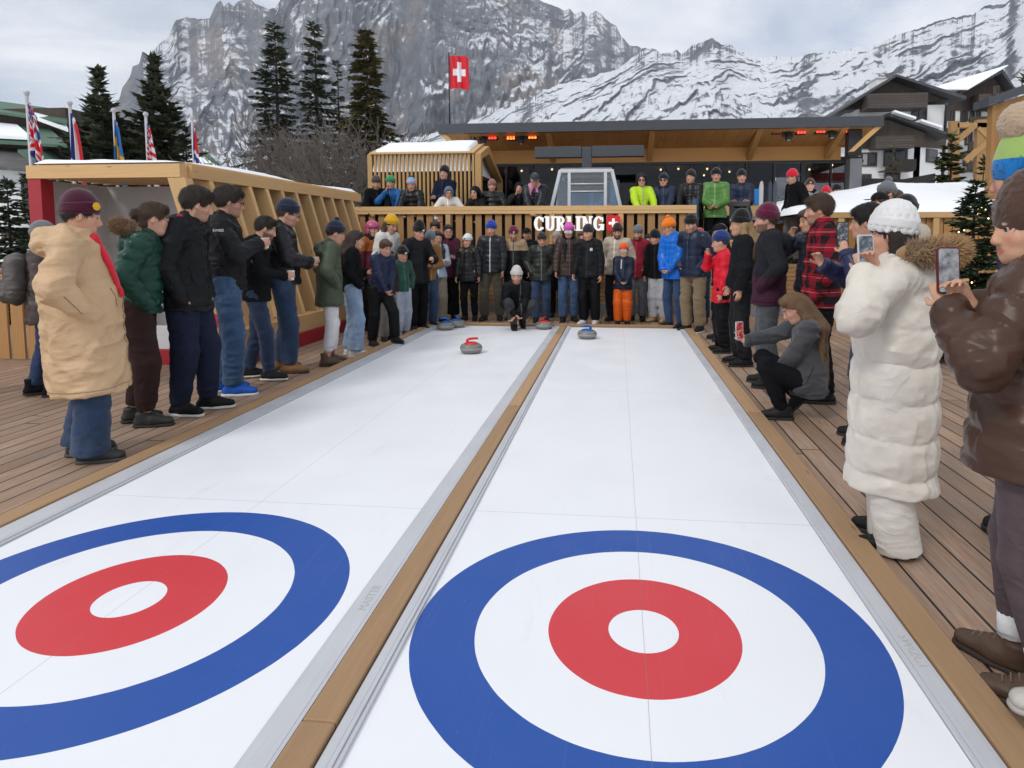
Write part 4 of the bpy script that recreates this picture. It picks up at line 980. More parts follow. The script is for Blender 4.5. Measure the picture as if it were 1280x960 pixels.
    def mesh(s, name, mat, parent, attr=None, relax=1):
        V, Q = s.surface()
        if not len(V): return None
        for _ in range(relax):          # one light smoothing pass
            S = np.zeros_like(V); nn = np.zeros(len(V))
            for a, b in ((0, 1), (1, 2), (2, 3), (3, 0)):
                np.add.at(S, Q[:, a], V[Q[:, b]]); np.add.at(nn, Q[:, a], 1); np.add.at(S, Q[:, b], V[Q[:, a]]); np.add.at(nn, Q[:, b], 1)
            V = V*.5+.5*S/np.maximum(nn, 1)[:, None]
        return link(name, mesh_np(name, V, Q, True, attr(V) if attr else None), mat, parent)

# ------------------------------------------------------------------ cloth, skin and hair materials
@cached
def cloth(kind, c, c2=None, z2=0.0, zipc=None):
    t = NT('%s_fabric' % kind); v = t.coord(); x, y, z = t.sep(v)
    n = t.noise(v, 5, 6, .6); cc = t.mix(n, dk(c, .80), dk(c, 1.22))
    if c2 is not None and kind != 'plaid':
        cc = t.mix(t.math('GREATER_THAN', z, z2), cc, t.mix(n, dk(c2, .82), dk(c2, 1.2)))
    if kind == 'plaid':
        def st(q, f, ph): return t.math('GREATER_THAN', t.math('FRACT', t.math('ADD', t.math('MULTIPLY', q, f), ph)), .5)
        a = st(z, 7.5, .1); b = st(t.math('ADD', x, t.math('MULTIPLY', y, .9)), 7.5, .3)
        s = t.math('MULTIPLY', t.math('ADD', a, b), .5); cc = t.mix(s, c, c2)
        f = t.math('LESS_THAN', t.math('FRACT', t.math('ADD', t.math('MULTIPLY', z, 7.5), .35)), .04); cc = t.mix(t.math('MULTIPLY', f, .5), cc, (.35, .3, .28))
    if zipc is not None:
        zz = t.math('MULTIPLY', t.math('LESS_THAN', t.math('ABSOLUTE', x), .010), t.math('GREATER_THAN', y, .02)); cc = t.mix(zz, cc, zipc)
    if kind == 'denim':
        w = t.noise(t.mapping(v, (1, 1, .45)), 6, 6, .7); cc = t.mix(t.ramp(w, [(.45, 0), (.75, .7)]), cc, (min(1, c[0]*2.2+.02), min(1, c[1]*1.9+.02), min(1, c[2]*1.6+.02)))
    fine = t.noise(v, {'wool': 260, 'denim': 420, 'knit': 170, 'fleece': 150, 'fur': 220}.get(kind, 330), 3, .7)
    mid = t.noise(t.mapping(v, (1, 1, 1.6)), 26 if kind in ('nylon', 'puffer') else 17, 5, .62, dist=1.2)
    rough = {'puffer': .34, 'nylon': .50, 'wool': .95, 'denim': .85, 'knit': .95, 'fleece': .95, 'plaid': .9, 'fur': .9, 'leather': .5}.get(kind, .75)
    wr = t.noise(t.mapping(v, (1, 1, 1.7)), 4.6, 2, .45, dist=1.1); wr = t.math('SUBTRACT', 1.0, t.math('ABSOLUTE', t.math('SUBTRACT', t.math('MULTIPLY', wr, 2), 1.0)))
    wr = t.math('POWER', wr, 2.0)
    h = t.math('ADD', t.math('MULTIPLY', fine, .06 if kind in ('puffer', 'nylon') else .16), t.math('ADD', t.math('MULTIPLY', mid, .30), t.math('MULTIPLY', wr, 1.0)))
    t.set(color=cc, rough=rough, normal=t.bump(h, {'puffer': .16, 'nylon': .30, 'fur': .2, 'leather': .2, 'denim': .30}.get(kind, .30), .022), spec=.10 if max(c) < .03 and kind != 'puffer' else .25, sheen=.0 if kind in ('puffer', 'nylon', 'leather') or max(c) < .05 else .15)
    return t.m
@cached
def knit_mat(c, c2=None, z2=0.0):
    t = NT('knit_wool'); v = t.coord(); x, y, z = t.sep(v); a = t.math('ARCTAN2', x, y)
    n = t.noise(v, 9, 4); cc = t.mix(n, dk(c, .8), dk(c, 1.2))
    if c2 is not None: cc = t.mix(t.math('GREATER_THAN', z, z2), cc, c2)
    f = t.noise(v, 230, 4, .7); t.set(color=cc, rough=.95, sheen=.35, spec=.15, normal=t.bump(f, .5, .006)); return t.m
@cached
def skin_mat():
    t = NT('skin'); a = t.new('ShaderNodeAttribute', attribute_name='tint'); v = t.coord(); n = t.noise(v, 45, 4)
    c = t.mix(t.math('MULTIPLY', n, .3), a.outputs['Color'], t.mix(.5, a.outputs['Color'], (.40, .12, .08), 'MULTIPLY'))
    t.set(color=c, rough=.5, spec=.35, normal=t.bump(t.noise(v, 300, 3), .12, .002)); return t.m
@cached
def hair_mat(c):
    t = NT('hair'); v = t.coord(); n = t.noise(t.mapping(v, (75, 75, 9)), 2.4, 6, .7, dist=.5)
    t.set(color=t.mix(n, dk(c, .45), dk(c, 1.7)), rough=.48, spec=.35, normal=t.bump(n, .8, .012)); return t.m
@cached
def eye_mat():
    t = NT('eye'); v = t.coord(); x, y, z = t.sep(v)
    t.set(color=t.mix(t.math('GREATER_THAN', y, .0072), (.36, .33, .31), (.025, .018, .014)), rough=.08); return t.m
@cached
def fur_mat(c, tip):
    t = NT('fur'); a = t.new('ShaderNodeAttribute', attribute_name='tint'); t.set(color=a.outputs['Color'], rough=.85, sheen=.3, spec=.15); return t.m
_em = MB(); _em.lathe([(0, -.0115)]+[(.0115*math.cos(R(a)), .0115*math.sin(R(a))) for a in range(-75, 80, 15)]+[(0, .0115)], 14)
_eye = _em.build('eye', eye_mat()); EYE_ME = _eye.data; bpy.data.objects.remove(_eye)

SKIN = (.56, .31, .215)
HAIRC = dict(black=(.012, .010, .009), dark=(.025, .016, .011), brown=(.060, .033, .018), light=(.15, .085, .04), blond=(.33, .21, .10), grey=(.30, .29, .28), red=(.12, .045, .018))

def ik(a, t, l1, l2, pole):
    d = t-a; L = np.linalg.norm(d); L = max(1e-4, L)
    if L > (l1+l2)*.995: t = a+d/L*(l1+l2)*.995; d = t-a; L = np.linalg.norm(d)
    c = (l1*l1+L*L-l2*l2)/(2*L); h = math.sqrt(max(0, l1*l1-c*c)); u = d/L
    p = np.asarray(pole, float); p = nrm(p-u*(p@u)); return a+u*c+p*h, t

def rotm(ax, ang):
    return np.array(Matrix.Rotation(ang, 3, ax))

POSES = {   # wrist targets in chest space (right, forward, up) for the right hand; hd: hand direction, pn: palm facing
    'down':   dict(w=(.255, .05, -.44), pole=(.5, -1, 0), curl=.35),
    'loose':  dict(w=(.245, .12, -.40), pole=(.6, -1, 0), curl=.45),
    'pocket': dict(w=(.185, .075, -.295), pole=(.8, -.9, -.1), hd=(-.75, -.1, -.6), curl=.5, hide=True),
    'lowpocket': dict(w=(.205, .05, -.37), pole=(.7, -.9, 0), hd=(-.5, -.05, -.85), curl=.4, hide=True),
    'cup':    dict(w=(.10, .30, -.10), pole=(.8, -.4, -.8), hd=(-.55, .75, .25), curl=.62),
    'phone':  dict(w=(.10, .36, .10), pole=(.7, -.1, -1), hd=(-.35, .45, .8), curl=.55),
    'phonehigh': dict(w=(.07, .32, .20), pole=(.7, -.1, -1), hd=(-.35, .35, .85), curl=.5),
    'fold':   dict(w=(-.05, .205, -.13), pole=(1, -.3, -.5), hd=(-1, -.1, .12), curl=.4),
    'clasp':  dict(w=(.065, .215, -.33), pole=(1, -.7, 0), hd=(-.75, .2, -.45), curl=.6),
    'rail':   dict(w=(.15, .42, -.30), pole=(1, -.3, -.3), hd=(-.6, .7, -.2), curl=.6),
    'face':   dict(w=(.07, .22, .17), pole=(.8, 0, -1), hd=(-.35, .1, .9), curl=.5),
    'knee':   dict(w=(.13, .44, -.28), pole=(1, -.3, -.3), hd=(-.6, .5, -.6), curl=.5),
    'point':  dict(w=(.22, .35, -.20), pole=(.8, -.5, -.6), hd=(.1, .9, -.1), curl=.6),
}
PEOPLE = []
def person(label, xy, face, H=1.75, z0=0.0, group=None, jacket=None, legs=None, shoes=None, hat=None, hair=('dark', 'short'),
           R_='down', L_='down', lean=0, side=0, twist=0, head=(0, 0), w=1.0, vox=.012, hip=None, feet=None, child=False, skin=1.0, beard=None,
           glasses=None, scarf=None, fur=None, cvox=None, extra=None, hoodup=None, seed=None, sit=None, legsep=1.0, belly=0.0, skip_legs=False):
    """jacket: (kind, colour, hem, options)   legs: (kind, colour, width)   shoes: (colour, sole colour, kind)"""
    s = H/1.75; hs = s*(1.18 if child else 1.04)
    sd = seed if seed is not None else len(PEOPLE)*1.37+.3; rr = random.Random(int(sd*1000))
    root_loc = (xy[0], xy[1], z0)
    # skeleton in local space: x right, y forward, z up
    hipz = (hip if hip is not None else .957)*s
    pel = V3(0, 0, hipz); la = R(lean); R1 = rotm('X', -la*.75); R2 = rotm('Z', R(-twist))@rotm('X', -la)@rotm('Y', R(side))
    if sit: pel = pel+V3(*sit)*s
    waist = pel+R1@V3(0, 0, .145*s); chest = waist+R2@V3(0, .0, .20*s); neck = chest+R2@V3(0, -.005, .197*s)
    def C(x, y, z): return chest+R2@V3(x*s, y*s, z*s)
    hy, hp = head; RH = rotm('Z', R(-hy))@rotm('X', -R(hp)-la*.35)
    hb = neck+R2@V3(0, .014*s, .022*s); hc = hb+RH@V3(0, .028*hs, .112*hs)      # head centre
    def Hd(x, y, z): return hc+RH@V3(x*hs, y*hs, z*hs)
    ww = w
    shl = .170*ww
    arms = {}
    for sg, nm in ((1, R_), (-1, L_)):
        P = dict(POSES[nm]) if isinstance(nm, str) else {**POSES[nm[0]], **nm[1]}
        sh = C(sg*shl, -.005, .145); wt = P['w']
        tgt = C(sg*wt[0]*(ww if abs(wt[0]) > .15 else 1), wt[1], wt[2])
        if 'at' in P:       # a point of the place that this hand holds
            q_ = rotm('Z', -R(face-90))@(np.array(P['at'], float)-np.array(root_loc)); hd0 = nrm(R2@V3(sg*P['hd'][0], P['hd'][1], P['hd'][2])); tgt = q_-hd0*.085*s
        pole = R2@V3(sg*P['pole'][0], P['pole'][1], P['pole'][2])
        el, wr = ik(sh, tgt, .295*s, .255*s, pole)
        hd = nrm(R2@V3(sg*P['hd'][0], P['hd'][1], P['hd'][2])) if 'hd' in P else nrm(nrm(wr-el)+R2@V3(0, .08, -.25))
        arms[sg] = dict(sh=sh, el=el, wr=wr, hd=hd, curl=P['curl'], hide=P.get('hide', False), pose=nm)
    ft = feet or ((.10, .03), (-.10, -.02)); legsJ = {}
    fyaw = {}
    for sg, f in zip((1, -1), ft):
        f = tuple(f)+(0, sg*12, 0)[len(f)-2:] if len(f) < 5 else f
        hipj = pel+R1@V3(sg*.088*s*ww, 0, -.02*s); lift = f[2]*s; ya = R(-f[3]); pitch = R(f[4])
        ank = V3(f[0]*s*legsep, f[1]*s-.03*s, .085*s+lift)
        pole = V3(math.sin(R(f[3]))*1.0+sg*.12, 1, .15) if hip is None else V3(sg*.20+math.sin(R(f[3])), 1, .5)
        kn, ank = ik(hipj, ank, .432*s, .425*s, pole)
        legsJ[sg] = dict(hip=hipj, kn=kn, ank=ank, yaw=ya, pitch=pitch); fyaw[sg] = f[3]
    fwd = R2@V3(0, 1, 0); rgt = R2@V3(1, 0, 0); fwd1 = R1@V3(0, 1, 0)
    # ---------------------------------------------------------------- body
    prims = []
    A = prims.append
    A(Prim(pel, waist, .105*s*ww, .100*s*ww, .03, fwd1, .78)); A(Prim(waist, chest, .100*s*ww, .125*s*ww, .04, fwd, .74)); A(Prim(chest, C(0, -.005, .12), .125*s*ww, .10*s*ww, .04, fwd, .7))
    A(Prim(C(-shl*.85, -.005, .14), C(shl*.85, -.005, .14), .05*s, .05*s, .04))
    A(Prim(C(0, -.01, .15), hb+RH@V3(0, .01*s, .05*s), .062*s*ww, .056*s, .03))
    hands = {}
    for sg in (1, -1):
        a = arms[sg]
        A(Prim(a['sh'], a['el'], .045*s, .036*s, .03)); A(Prim(a['el'], a['wr'], .036*s, .026*s, .015))
        hd = a['hd']; inward = nrm(R2@V3(-sg, .15, 0)); pn = nrm(inward-hd*(inward@hd)); sdv = nrm(np.cross(hd, pn))
        th = sdv if sdv@(R2@V3(0, 1, .3)) > 0 else -sdv          # thumb towards the front / up
        k = s*(.92 if child else 1.0)
        pc = a['wr']+hd*.052*k
        A(Prim(a['wr'], a['wr']+hd*.078*k, .026*k, .034*k, .012, pn, .48))
        hands[sg] = dict(c=a['wr']+hd*.085*k+pn*.022*k, hd=hd, pn=pn, th=th, wr=a['wr'])
        cu = a['curl']; fr = max(.0078*k, vox*.62)
        for q, (off, ln) in enumerate(((.026, .070), (.0088, .078), (-.0088, .072), (-.0255, .057))):
            b = a['wr']+hd*.080*k+th*off*k*1.02; ln *= k; c1 = cu*(1.0+.10*q)
            d1 = nrm(hd*math.cos(c1*1.0)+pn*math.sin(c1*1.0)); d2 = nrm(hd*math.cos(c1*2.4)+pn*math.sin(c1*2.4))
            m1 = b+d1*ln*.52; A(Prim(b-hd*.012*k, m1, fr*1.08, fr, .004)); A(Prim(m1, m1+d2*ln*.5, fr, fr*.82, .003))
        tb = a['wr']+hd*.022*k+th*.022*k; t1 = tb+nrm(hd*.75+th*.75+pn*.35)*.042*k; t2 = t1+nrm(hd*.9+th*.15+pn*(.3+.5*cu))*.034*k
        A(Prim(tb, t1, .0125*k, .0105*k, .010)); A(Prim(t1, t2, .0105*k, .008*k, .004))
    for sg in (1, -1):
        l = legsJ[sg]; yv = V3(-math.sin(l['yaw'])*-1 if False else math.sin(-l['yaw']), math.cos(l['yaw']), 0)
        A(Prim(l['hip'], l['kn'], .078*s, .050*s, .03)); A(Prim(l['kn'], l['ank'], .050*s, .034*s, .02, None, 1.0, None, False, False, 'add', .008*s))
        fd = nrm(yv*math.cos(l['pitch'])-V3(0, 0, 1)*math.sin(l['pitch'])); l['fd'] = fd; l['fu'] = nrm(np.cross(np.cross(fd, V3(0, 0, 1)), fd))
        A(Prim(l['ank']-l['fu']*.035*s-fd*.03*s, l['ank']+fd*.14*s-l['fu']*.055*s, .030*s, .022*s, .02))
    # head with features
    cr = RH
    A(Ell(Hd(0, -.014, .028), (.074*hs, .094*hs, .094*hs), .03, cr)); A(Ell(Hd(0, .012, -.025), (.062*hs, .078*hs, .080*hs), .03, cr))
    A(Prim(Hd(-.022, .048, -.082), Hd(.022, .048, -.082), .030*hs, .030*hs, .03)); A(Prim(Hd(0, .062, -.092), Hd(0, .066, -.094), .019*hs, .019*hs, .02))
    for sg in (1, -1):
        A(Ell(Hd(sg*.040, .052, -.030), (.022*hs, .022*hs, .024*hs), .02, cr)); A(Prim(Hd(sg*.014, .081, .024), Hd(sg*.044, .070, .024), .010*hs, .008*hs, .012))
        e = Ell(Hd(sg*.0305, .090, .002), (.0165*hs, .012*hs, .0085*hs), .008, cr); e.op = 'sub'; A(e)
        er = cr@rotm('Z', R(sg*-18))
        A(Ell(Hd(sg*.075, -.006, -.006), (.008*hs, .020*hs, .031*hs), .006, er))
    A(Prim(Hd(0, .084, .006), Hd(0, .101, -.033), .0075*hs, .0118*hs, .010)); A(Ell(Hd(0, .093, -.040), (.0165*hs, .013*hs, .009*hs), .008, cr))
    A(Prim(Hd(-.017, .079, -.0635), Hd(.017, .079, -.0635), .0075*hs, .0075*hs, .006)); A(Prim(Hd(-.015, .078, -.0745), Hd(.015, .078, -.0745), .0085*hs, .0085*hs, .006))
    sk = np.array(SKIN)*skin*rr.uniform(.9, 1.06)*np.array([1, rr.uniform(.96, 1.03), rr.uniform(.94, 1.04)])
    hcol = np.array(HAIRC[hair[0] if hair else 'dark'])
    def skin_tint(Vv):
        c = np.repeat(sk[None], len(Vv), 0); P = (Vv-hc)@RH/hs
        x, y, z = P[:, 0], P[:, 1], P[:, 2]; ax = np.abs(x)
        front = y > .02; face = (np.abs(z) < .16) & (ax < .12) & (np.abs(y) < .16)
        def m(v, a, b): return np.clip((v-a)/(b-a), 0, 1)
        lip = face & front & (np.hypot(x/.024, (z+.069)/.0115) < 1) & (y > .066); c[lip] = sk*np.array([.88, .55, .56])
        chk = np.clip(1-np.hypot((ax-.042)/.026, (z+.032)/.03), 0, 1)*(face & front); c = c*(1-np.array([.0, .20, .20])*chk[:, None])
        nt_ = np.clip(1-np.hypot(x/.02, (z+.036)/.025), 0, 1)*(face & (y > .088)); c = c*(1-np.array([.0, .22, .22])*nt_[:, None])
        brow = face & (np.abs(z-.0300+.02*ax+ax*ax*1.2) < .0052) & (ax > .010) & (ax < .050) & (y > .05); c[brow] = hcol*.8+.01
        if beard:
            bd = face & (z < -.030) & (y > -.005) & ~lip & (np.hypot(x/.030, (z+.066)/.012) > 1) & ~((y > .085) & (z > -.05)) & (z > -.125)
            f = beard*np.clip((-.022-z)/.02, 0, 1); c = np.where(bd[:, None], c*(1-f[:, None])+hcol*f[:, None]*1.1, c)
        return c
    body = Grow(prims, vox).mesh('person', skin_mat(), None, skin_tint, 1)
    body.location = root_loc; body.rotation_euler = (0, 0, R(face-90)); tag(body, label, 'person', group)
    for sg in (1, -1):
        ey = bpy.data.objects.new('eye', EYE_ME); col.objects.link(ey); ey.parent = body; ey.location = Hd(sg*.0305, .0722, .002); ey.scale = (hs,)*3
        q = Matrix(RH.tolist()).to_4x4(); ey.rotation_euler = q.to_euler()
    cv = cvox or vox*1.12
    # ---------------------------------------------------------------- trousers
    if legs and not skip_legs:
        kind, c, wd = legs[:3]; lo = legs[3] if len(legs) > 3 else {}
        prims = [Prim(pel+R1@V3(-.03*s*ww, 0, .0), pel+R1@V3(.03*s*ww, 0, .05*s), .126*s*ww, .112*s*ww, .05, fwd1, .80)]
        ankz = lo.get('hem', .055)
        for sg in (1, -1):
            l = legsJ[sg]; d = nrm(l['ank']-l['kn']); kn = l['kn']; an = l['ank']-d*ankz*s+d*.04*s
            tw = {'skinny': (.090, .058, .060, .041), 'slim': (.102, .072, .072, .056), 'straight': (.110, .084, .084, .075), 'wide': (.112, .096, .096, .108), 'baggy': (.118, .098, .10, .086), 'jogger': (.116, .092, .094, .062)}[wd]
            tw = [q*s*(.96+.06*ww) for q in tw]
            prims.append(Prim(l['hip']+V3(0, -.005, .0), kn, tw[0], tw[1], .035)); prims.append(Prim(kn, an, tw[2], tw[3], .03, None, 1.0, None, True, False, 'add', .006*s if wd != 'wide' else .0))
            if wd == 'jogger': prims.append(Prim(an-d*.07*s, an, .070*s, .055*s, .02, None, 1, None, True))
        g = Grow(prims, cv)
        g.folds(lo.get('fold', .0055 if kind != 'legging' else .001)*s**.5, 62, sd); g.mesh('trousers', cloth(kind if kind != 'legging' else 'nylon', c), body)
        # the lower trouser ends are cut flat and filled
    # ---------------------------------------------------------------- shoes
    if shoes:
        c, sole, kind = shoes
        for sg in (1, -1):
            l = legsJ[sg]; fd, fu, an = l['fd'], l['fu'], l['ank']; sv = nrm(np.cross(fd, fu)); base = an-fu*.085*s
            k = s
            heel = base-fd*.050*k+fu*.040*k; toe = base+fd*.165*k+fu*.034*k; mid = base+fd*.05*k+fu*.052*k
            prims = [Prim(heel, mid, .040*k, .044*k, .02, sv, .98), Prim(mid, toe, .046*k, .034*k, .03, sv, 1.12), Prim(mid-fd*.01*k, an+fu*.01*k-fd*.02*k, .046*k, .044*k, .03)]
            if kind == 'boot': prims.append(Prim(an-fu*.03*k-fd*.012*k, an+fu*.085*k-fd*.022*k, .049*k, .054*k, .02, None, 1, None, True))
            if kind == 'hike': prims.append(Prim(an-fu*.03*k-fd*.012*k, an+fu*.035*k-fd*.022*k, .047*k, .051*k, .02, None, 1, None, True))
            g = Grow(prims, min(cv, .010)); g.cut(base+fu*.022*k, -fu); g.folds(.0016, 120, sd)
            so = g.mesh('shoe', cloth('leather', c), body)
            prims = [Prim(heel-fu*.028*k, base+fd*.06*k+fu*.012*k, .047*k, .048*k, .02, sv, 1.0), Prim(base+fd*.06*k+fu*.012*k, toe-fu*.022*k, .050*k, .040*k, .02, sv, 1.08)]
            g = Grow(prims, min(cv, .010)); g.cut(base+fu*.024*k, fu, .004); g.cut(base+fu*.0005, -fu); g.mesh('sole', plain('sole_rubber', sole, .8), so)
            if vox < .010:
                q = MB()
                for i in range(4):
                    cpt = base+fd*(.055+.024*i)*k+fu*(.101-.009*i)*k; q.tube([cpt-sv*.026*k, cpt+fu*.007*k, cpt+sv*.026*k], .0035*k, 6)
                q.build('laces', cloth('wool', tuple(min(1, x*1.6+.02) for x in c)), so)
    # ---------------------------------------------------------------- jacket
    if jacket:
        kind, c, hem = jacket[:3]; o = jacket[3] if len(jacket) > 3 else {}
        th = {'puffer': .036, 'lite': .022, 'nylon': .022, 'parka': .030, 'wool': .020, 'fleece': .014, 'knit': .012, 'plaid': .020}[kind]*s*o.get('fat', 1.0)
        qt = {'puffer': (.105*s, .030*s), 'lite': (.060*s, .014*s)}.get(kind); qt = o.get('quilt', qt)
        tq = qt and (qt[0], qt[1])
        down = -(R1@V3(0, 0, 1)); hemp = pel+down*hem*s
        if o.get('skirt_vert'): hemp = pel+V3(0, 0, -hem*s)
        wx = 1+.35*max(0, hem-.1) if not o.get('narrow') else 1.0
        rw = (.134*s*ww+th*1.1)
        tp = [Prim(C(0, .0, .115), hemp-down*.0, .120*s*ww+th*.6, rw*wx*.98, .03, fwd, .80, tq, False, False, 'add', .012*s+belly)]
        g0 = [Prim(C(0, -.004, .07), waist, .132*s*ww+th*.55, .132*s*ww+th*.85+belly, .05, fwd, .88, tq), Prim(waist, hemp+down*.05, .132*s*ww+th*.85+belly, (rw+.008)*wx, .05, fwd1, .92 if hem < .3 else .97, tq and (tq[0], tq[1], math.pi*np.linalg.norm(waist-C(0, -.004, .07))/tq[0]))]
        for sg in (1, -1): g0.append(Prim(C(sg*shl*.72, -.010, .135), hb+RH@V3(sg*.012, -.012, -.015)*s, .052*s+th*.4, .050*s+th*.3, .05))
        if hem > .3 and not tq: g0.append(Prim(pel, hemp+down*.05, .125*s*ww+th, (rw+.008)*wx, .04, fwd1, .92, tq))
        for sg in (1, -1):      # over the thighs, for seated or striding legs
            if .06 < hem < .5:
                l = legsJ[sg]; d = nrm(l['kn']-l['hip']); g0.append(Prim(l['hip'], l['hip']+d*min(hem-.05 if hem > .2 else hem*.8, .43)*s, .098*s+th*.8, .094*s+th*.9+.03*s*min(1, hem), .06))
        g0.append(Prim(C(-shl*.76, -.008, .118), C(shl*.76, -.008, .118), .062*s+th*.55, .062*s+th*.55, .05))
        g = Grow(g0+[Prim(arms[q]['sh'], arms[q]['wr'], .1, .1, 0, op='none') for q in ()], cv, .10+.32*s)
        g.cut(hemp, nrm(down), .012)
        for sg in (1, -1):
            a = arms[sg]; ef = a['wr']+nrm(a['wr']-a['el'])*.012*s; sl = (.060*s+th*.78)*o.get('arm', 1.0)
            d1 = Prim(a['sh']-rgt*sg*.008, a['el'], sl, .053*s+th*.80, .045, None, 1, qt and (qt[0]*.9, qt[1]*.62)); d2 = Prim(a['el'], ef, .053*s+th*.80, .038*s+th*.6, .022, None, 1, qt and (qt[0]*.9, qt[1]*.62), not a['hide'])
            g.apply(d1); g.apply(d2)
            if not a['hide'] and not qt: g.apply(Prim(ef-nrm(a['wr']-a['el'])*.028*s, ef, .040*s+th*.5, .040*s+th*.5, .004, None, 1, None, True, True))
        # collar
        ch_ = o.get('collar', .065)
        up = nrm(hb-C(0, -.01, .15)); nb = C(0, -.004, .155)
        g.apply(Prim(nb, nb+up*ch_*s, .078*s+th*.55, (.066*s+th*.45), .03, None, 1, None, True))
        hd_ = o.get('hood')
        if hd_ == 'down' and o.get('hood_size'):
            z_ = o['hood_size']; g.apply(Ell(C(0, -.135, .165), (.125*s*z_, .075*s*z_, .085*s*z_), .04, R2)); g.apply(Prim(C(-.10, -.03, .20), C(0, -.15, .185), .045*s*z_, .055*s*z_, .03)); g.apply(Prim(C(.10, -.03, .20), C(0, -.15, .185), .045*s*z_, .055*s*z_, .03))
        if hd_ == 'down':
            g.apply(Prim(C(-.075, -.055, .185), C(0, -.115, .150), .048*s, .062*s, .03)); g.apply(Prim(C(.075, -.055, .185), C(0, -.115, .150), .048*s, .062*s, .03)); g.apply(Ell(C(0, -.125, .115), (.105*s, .055*s, .085*s), .03, R2))
            g.apply(Prim(C(-.078, .0, .185), C(-.07, -.06, .20), .032*s, .045*s, .02)); g.apply(Prim(C(.078, .0, .185), C(.07, -.06, .20), .032*s, .045*s, .02))
        fo = o.get('fold', .0062 if not qt else .0034)
        g.folds(fo*s**.5, 52 if not qt else 60, sd)
        if qt and vox < .01: g.folds(.0065, 80, sd+2, 0)
        c2 = o.get('c2'); z2 = o.get('z2', 0)
        zp = o.get('zip') or (tuple(min(1, q*1.9+.012) for q in c) if hem < .3 else None)
        mk = {'puffer': 'puffer', 'lite': 'puffer', 'nylon': 'nylon', 'parka': 'nylon', 'wool': 'wool', 'fleece': 'fleece', 'knit': 'knit', 'plaid': 'plaid'}[kind]
        jk = g.mesh(o.get('name', 'jacket'), cloth(mk, c, c2, z2, zp), body)
        if o.get('inner'):      # a lining or hood of another colour showing at the neck
            gg = Grow([Prim(C(-.070, -.03, .215), C(0, -.085, .205), .030*s, .040*s, .02), Prim(C(.070, -.03, .215), C(0, -.085, .205), .030*s, .040*s, .02), Prim(C(-.055, .045, .195), C(-.07, -.02, .215), .018*s, .03*s, .02), Prim(C(.055, .045, .195), C(.07, -.02, .215), .018*s, .03*s, .02)], min(cv, .011)); gg.folds(.003, 80, sd)
            gg.mesh('hood_lining', cloth('fleece', o['inner']), jk)
        if o.get('patch'):
            px, pz, pw, ph, pc = o['patch']
            q = MB(); sgn = 1 if px > 0 else -1
            cpt = C(px, 0, pz)
            # push out to the cloth surface along forward
            V_ = np.array([v.co for v in jk.data.vertices]); dd = (V_-cpt); lat = np.hypot(dd@rgt, dd@(R2@V3(0, 0, 1))); near = lat < .03
            f_ = (dd@fwd)[near].max() if near.any() else .12
            b = cpt+fwd*(f_+.002); upv = R2@V3(0, 0, 1)
            q.prism([b-rgt*pw/2-upv*ph/2, b+rgt*pw/2-upv*ph/2, b+rgt*pw/2+upv*ph/2, b-rgt*pw/2+upv*ph/2], fwd*.003); q.build('chest_patch', plain('patch', pc, .7), jk)
        hands['jacket'] = jk
        if vox < .0102 and kind != 'puffer':      # zip, pocket welts, hem and cuff stitching lying on the cloth
            from mathutils.bvhtree import BVHTree
            me_ = jk.data; bv = BVHTree.FromPolygons([v.co for v in me_.vertices], [tuple(p.vertices) for p in me_.polygons]); q = MB(); upv = R2@V3(0, 0, 1)
            def hit(o_, d_, off=.0012):
                h_ = bv.ray_cast(Vector(o_), Vector(d_).normalized(), 1.2); return None if h_[0] is None else h_[0]+h_[1]*off
            def run(rays, rad, closed=False):
                pts = [hit(*r_) for r_ in rays]; seg = []
                for p_ in pts+([pts[0]] if closed else []):
                    if p_ is None or (seg and (p_-seg[-1]).length > .045):
                        if len(seg) > 2: q.tube(seg, rad, 5)
                        seg = []
                    if p_ is not None: seg.append(p_)
                if len(seg) > 2: q.tube(seg, rad, 5)
            ctr = lambda u: neck*(1-u)+hemp*u
            run([(ctr(u)+fwd*.6, -fwd) for u in np.linspace(.02, .985, 40)], .0035*s)
            for sg in (1, -1):
                run([(C(sg*(.135-.03*u), .6, -.15-.13*u), -fwd) for u in np.linspace(0, 1, 10)], .0030*s)
                run([(C(sg*.6, -.02+.07*u, -.17-.12*u), -rgt*sg) for u in np.linspace(0, 1, 10)], .0030*s)
                run([(C(sg*.6, -.16+.02*u, .135-.0*u), -rgt*sg) for u in np.linspace(0, 1, 4)], .002)
                a_ = arms[sg]; ax_ = nrm(a_['wr']-a_['el']); e1 = nrm(np.cross(ax_, V3(.3, .5, .8))); e2 = np.cross(ax_, e1); cc_ = a_['wr']-ax_*.035*s
                if not a_['hide']: run([(cc_+(e1*math.cos(t_)+e2*math.sin(t_))*.13, -(e1*math.cos(t_)+e2*math.sin(t_))) for t_ in np.linspace(0, 2*math.pi, 26)], .0022*s)
            hz_ = hemp-down*.035*s; b1 = rgt; b2 = nrm(np.cross(down, rgt))
            run([(hz_+(b1*math.cos(t_)+b2*math.sin(t_))*.6, -(b1*math.cos(t_)+b2*math.sin(t_))) for t_ in np.linspace(0, 2*math.pi, 90)], .0020*s)
            run([(C(x_, -.6, .06), fwd) for x_ in np.linspace(-.17, .17, 20)], .0020*s)
            if len(q.v): q.build('seams', cloth('knit', dk(c, .45)), jk)
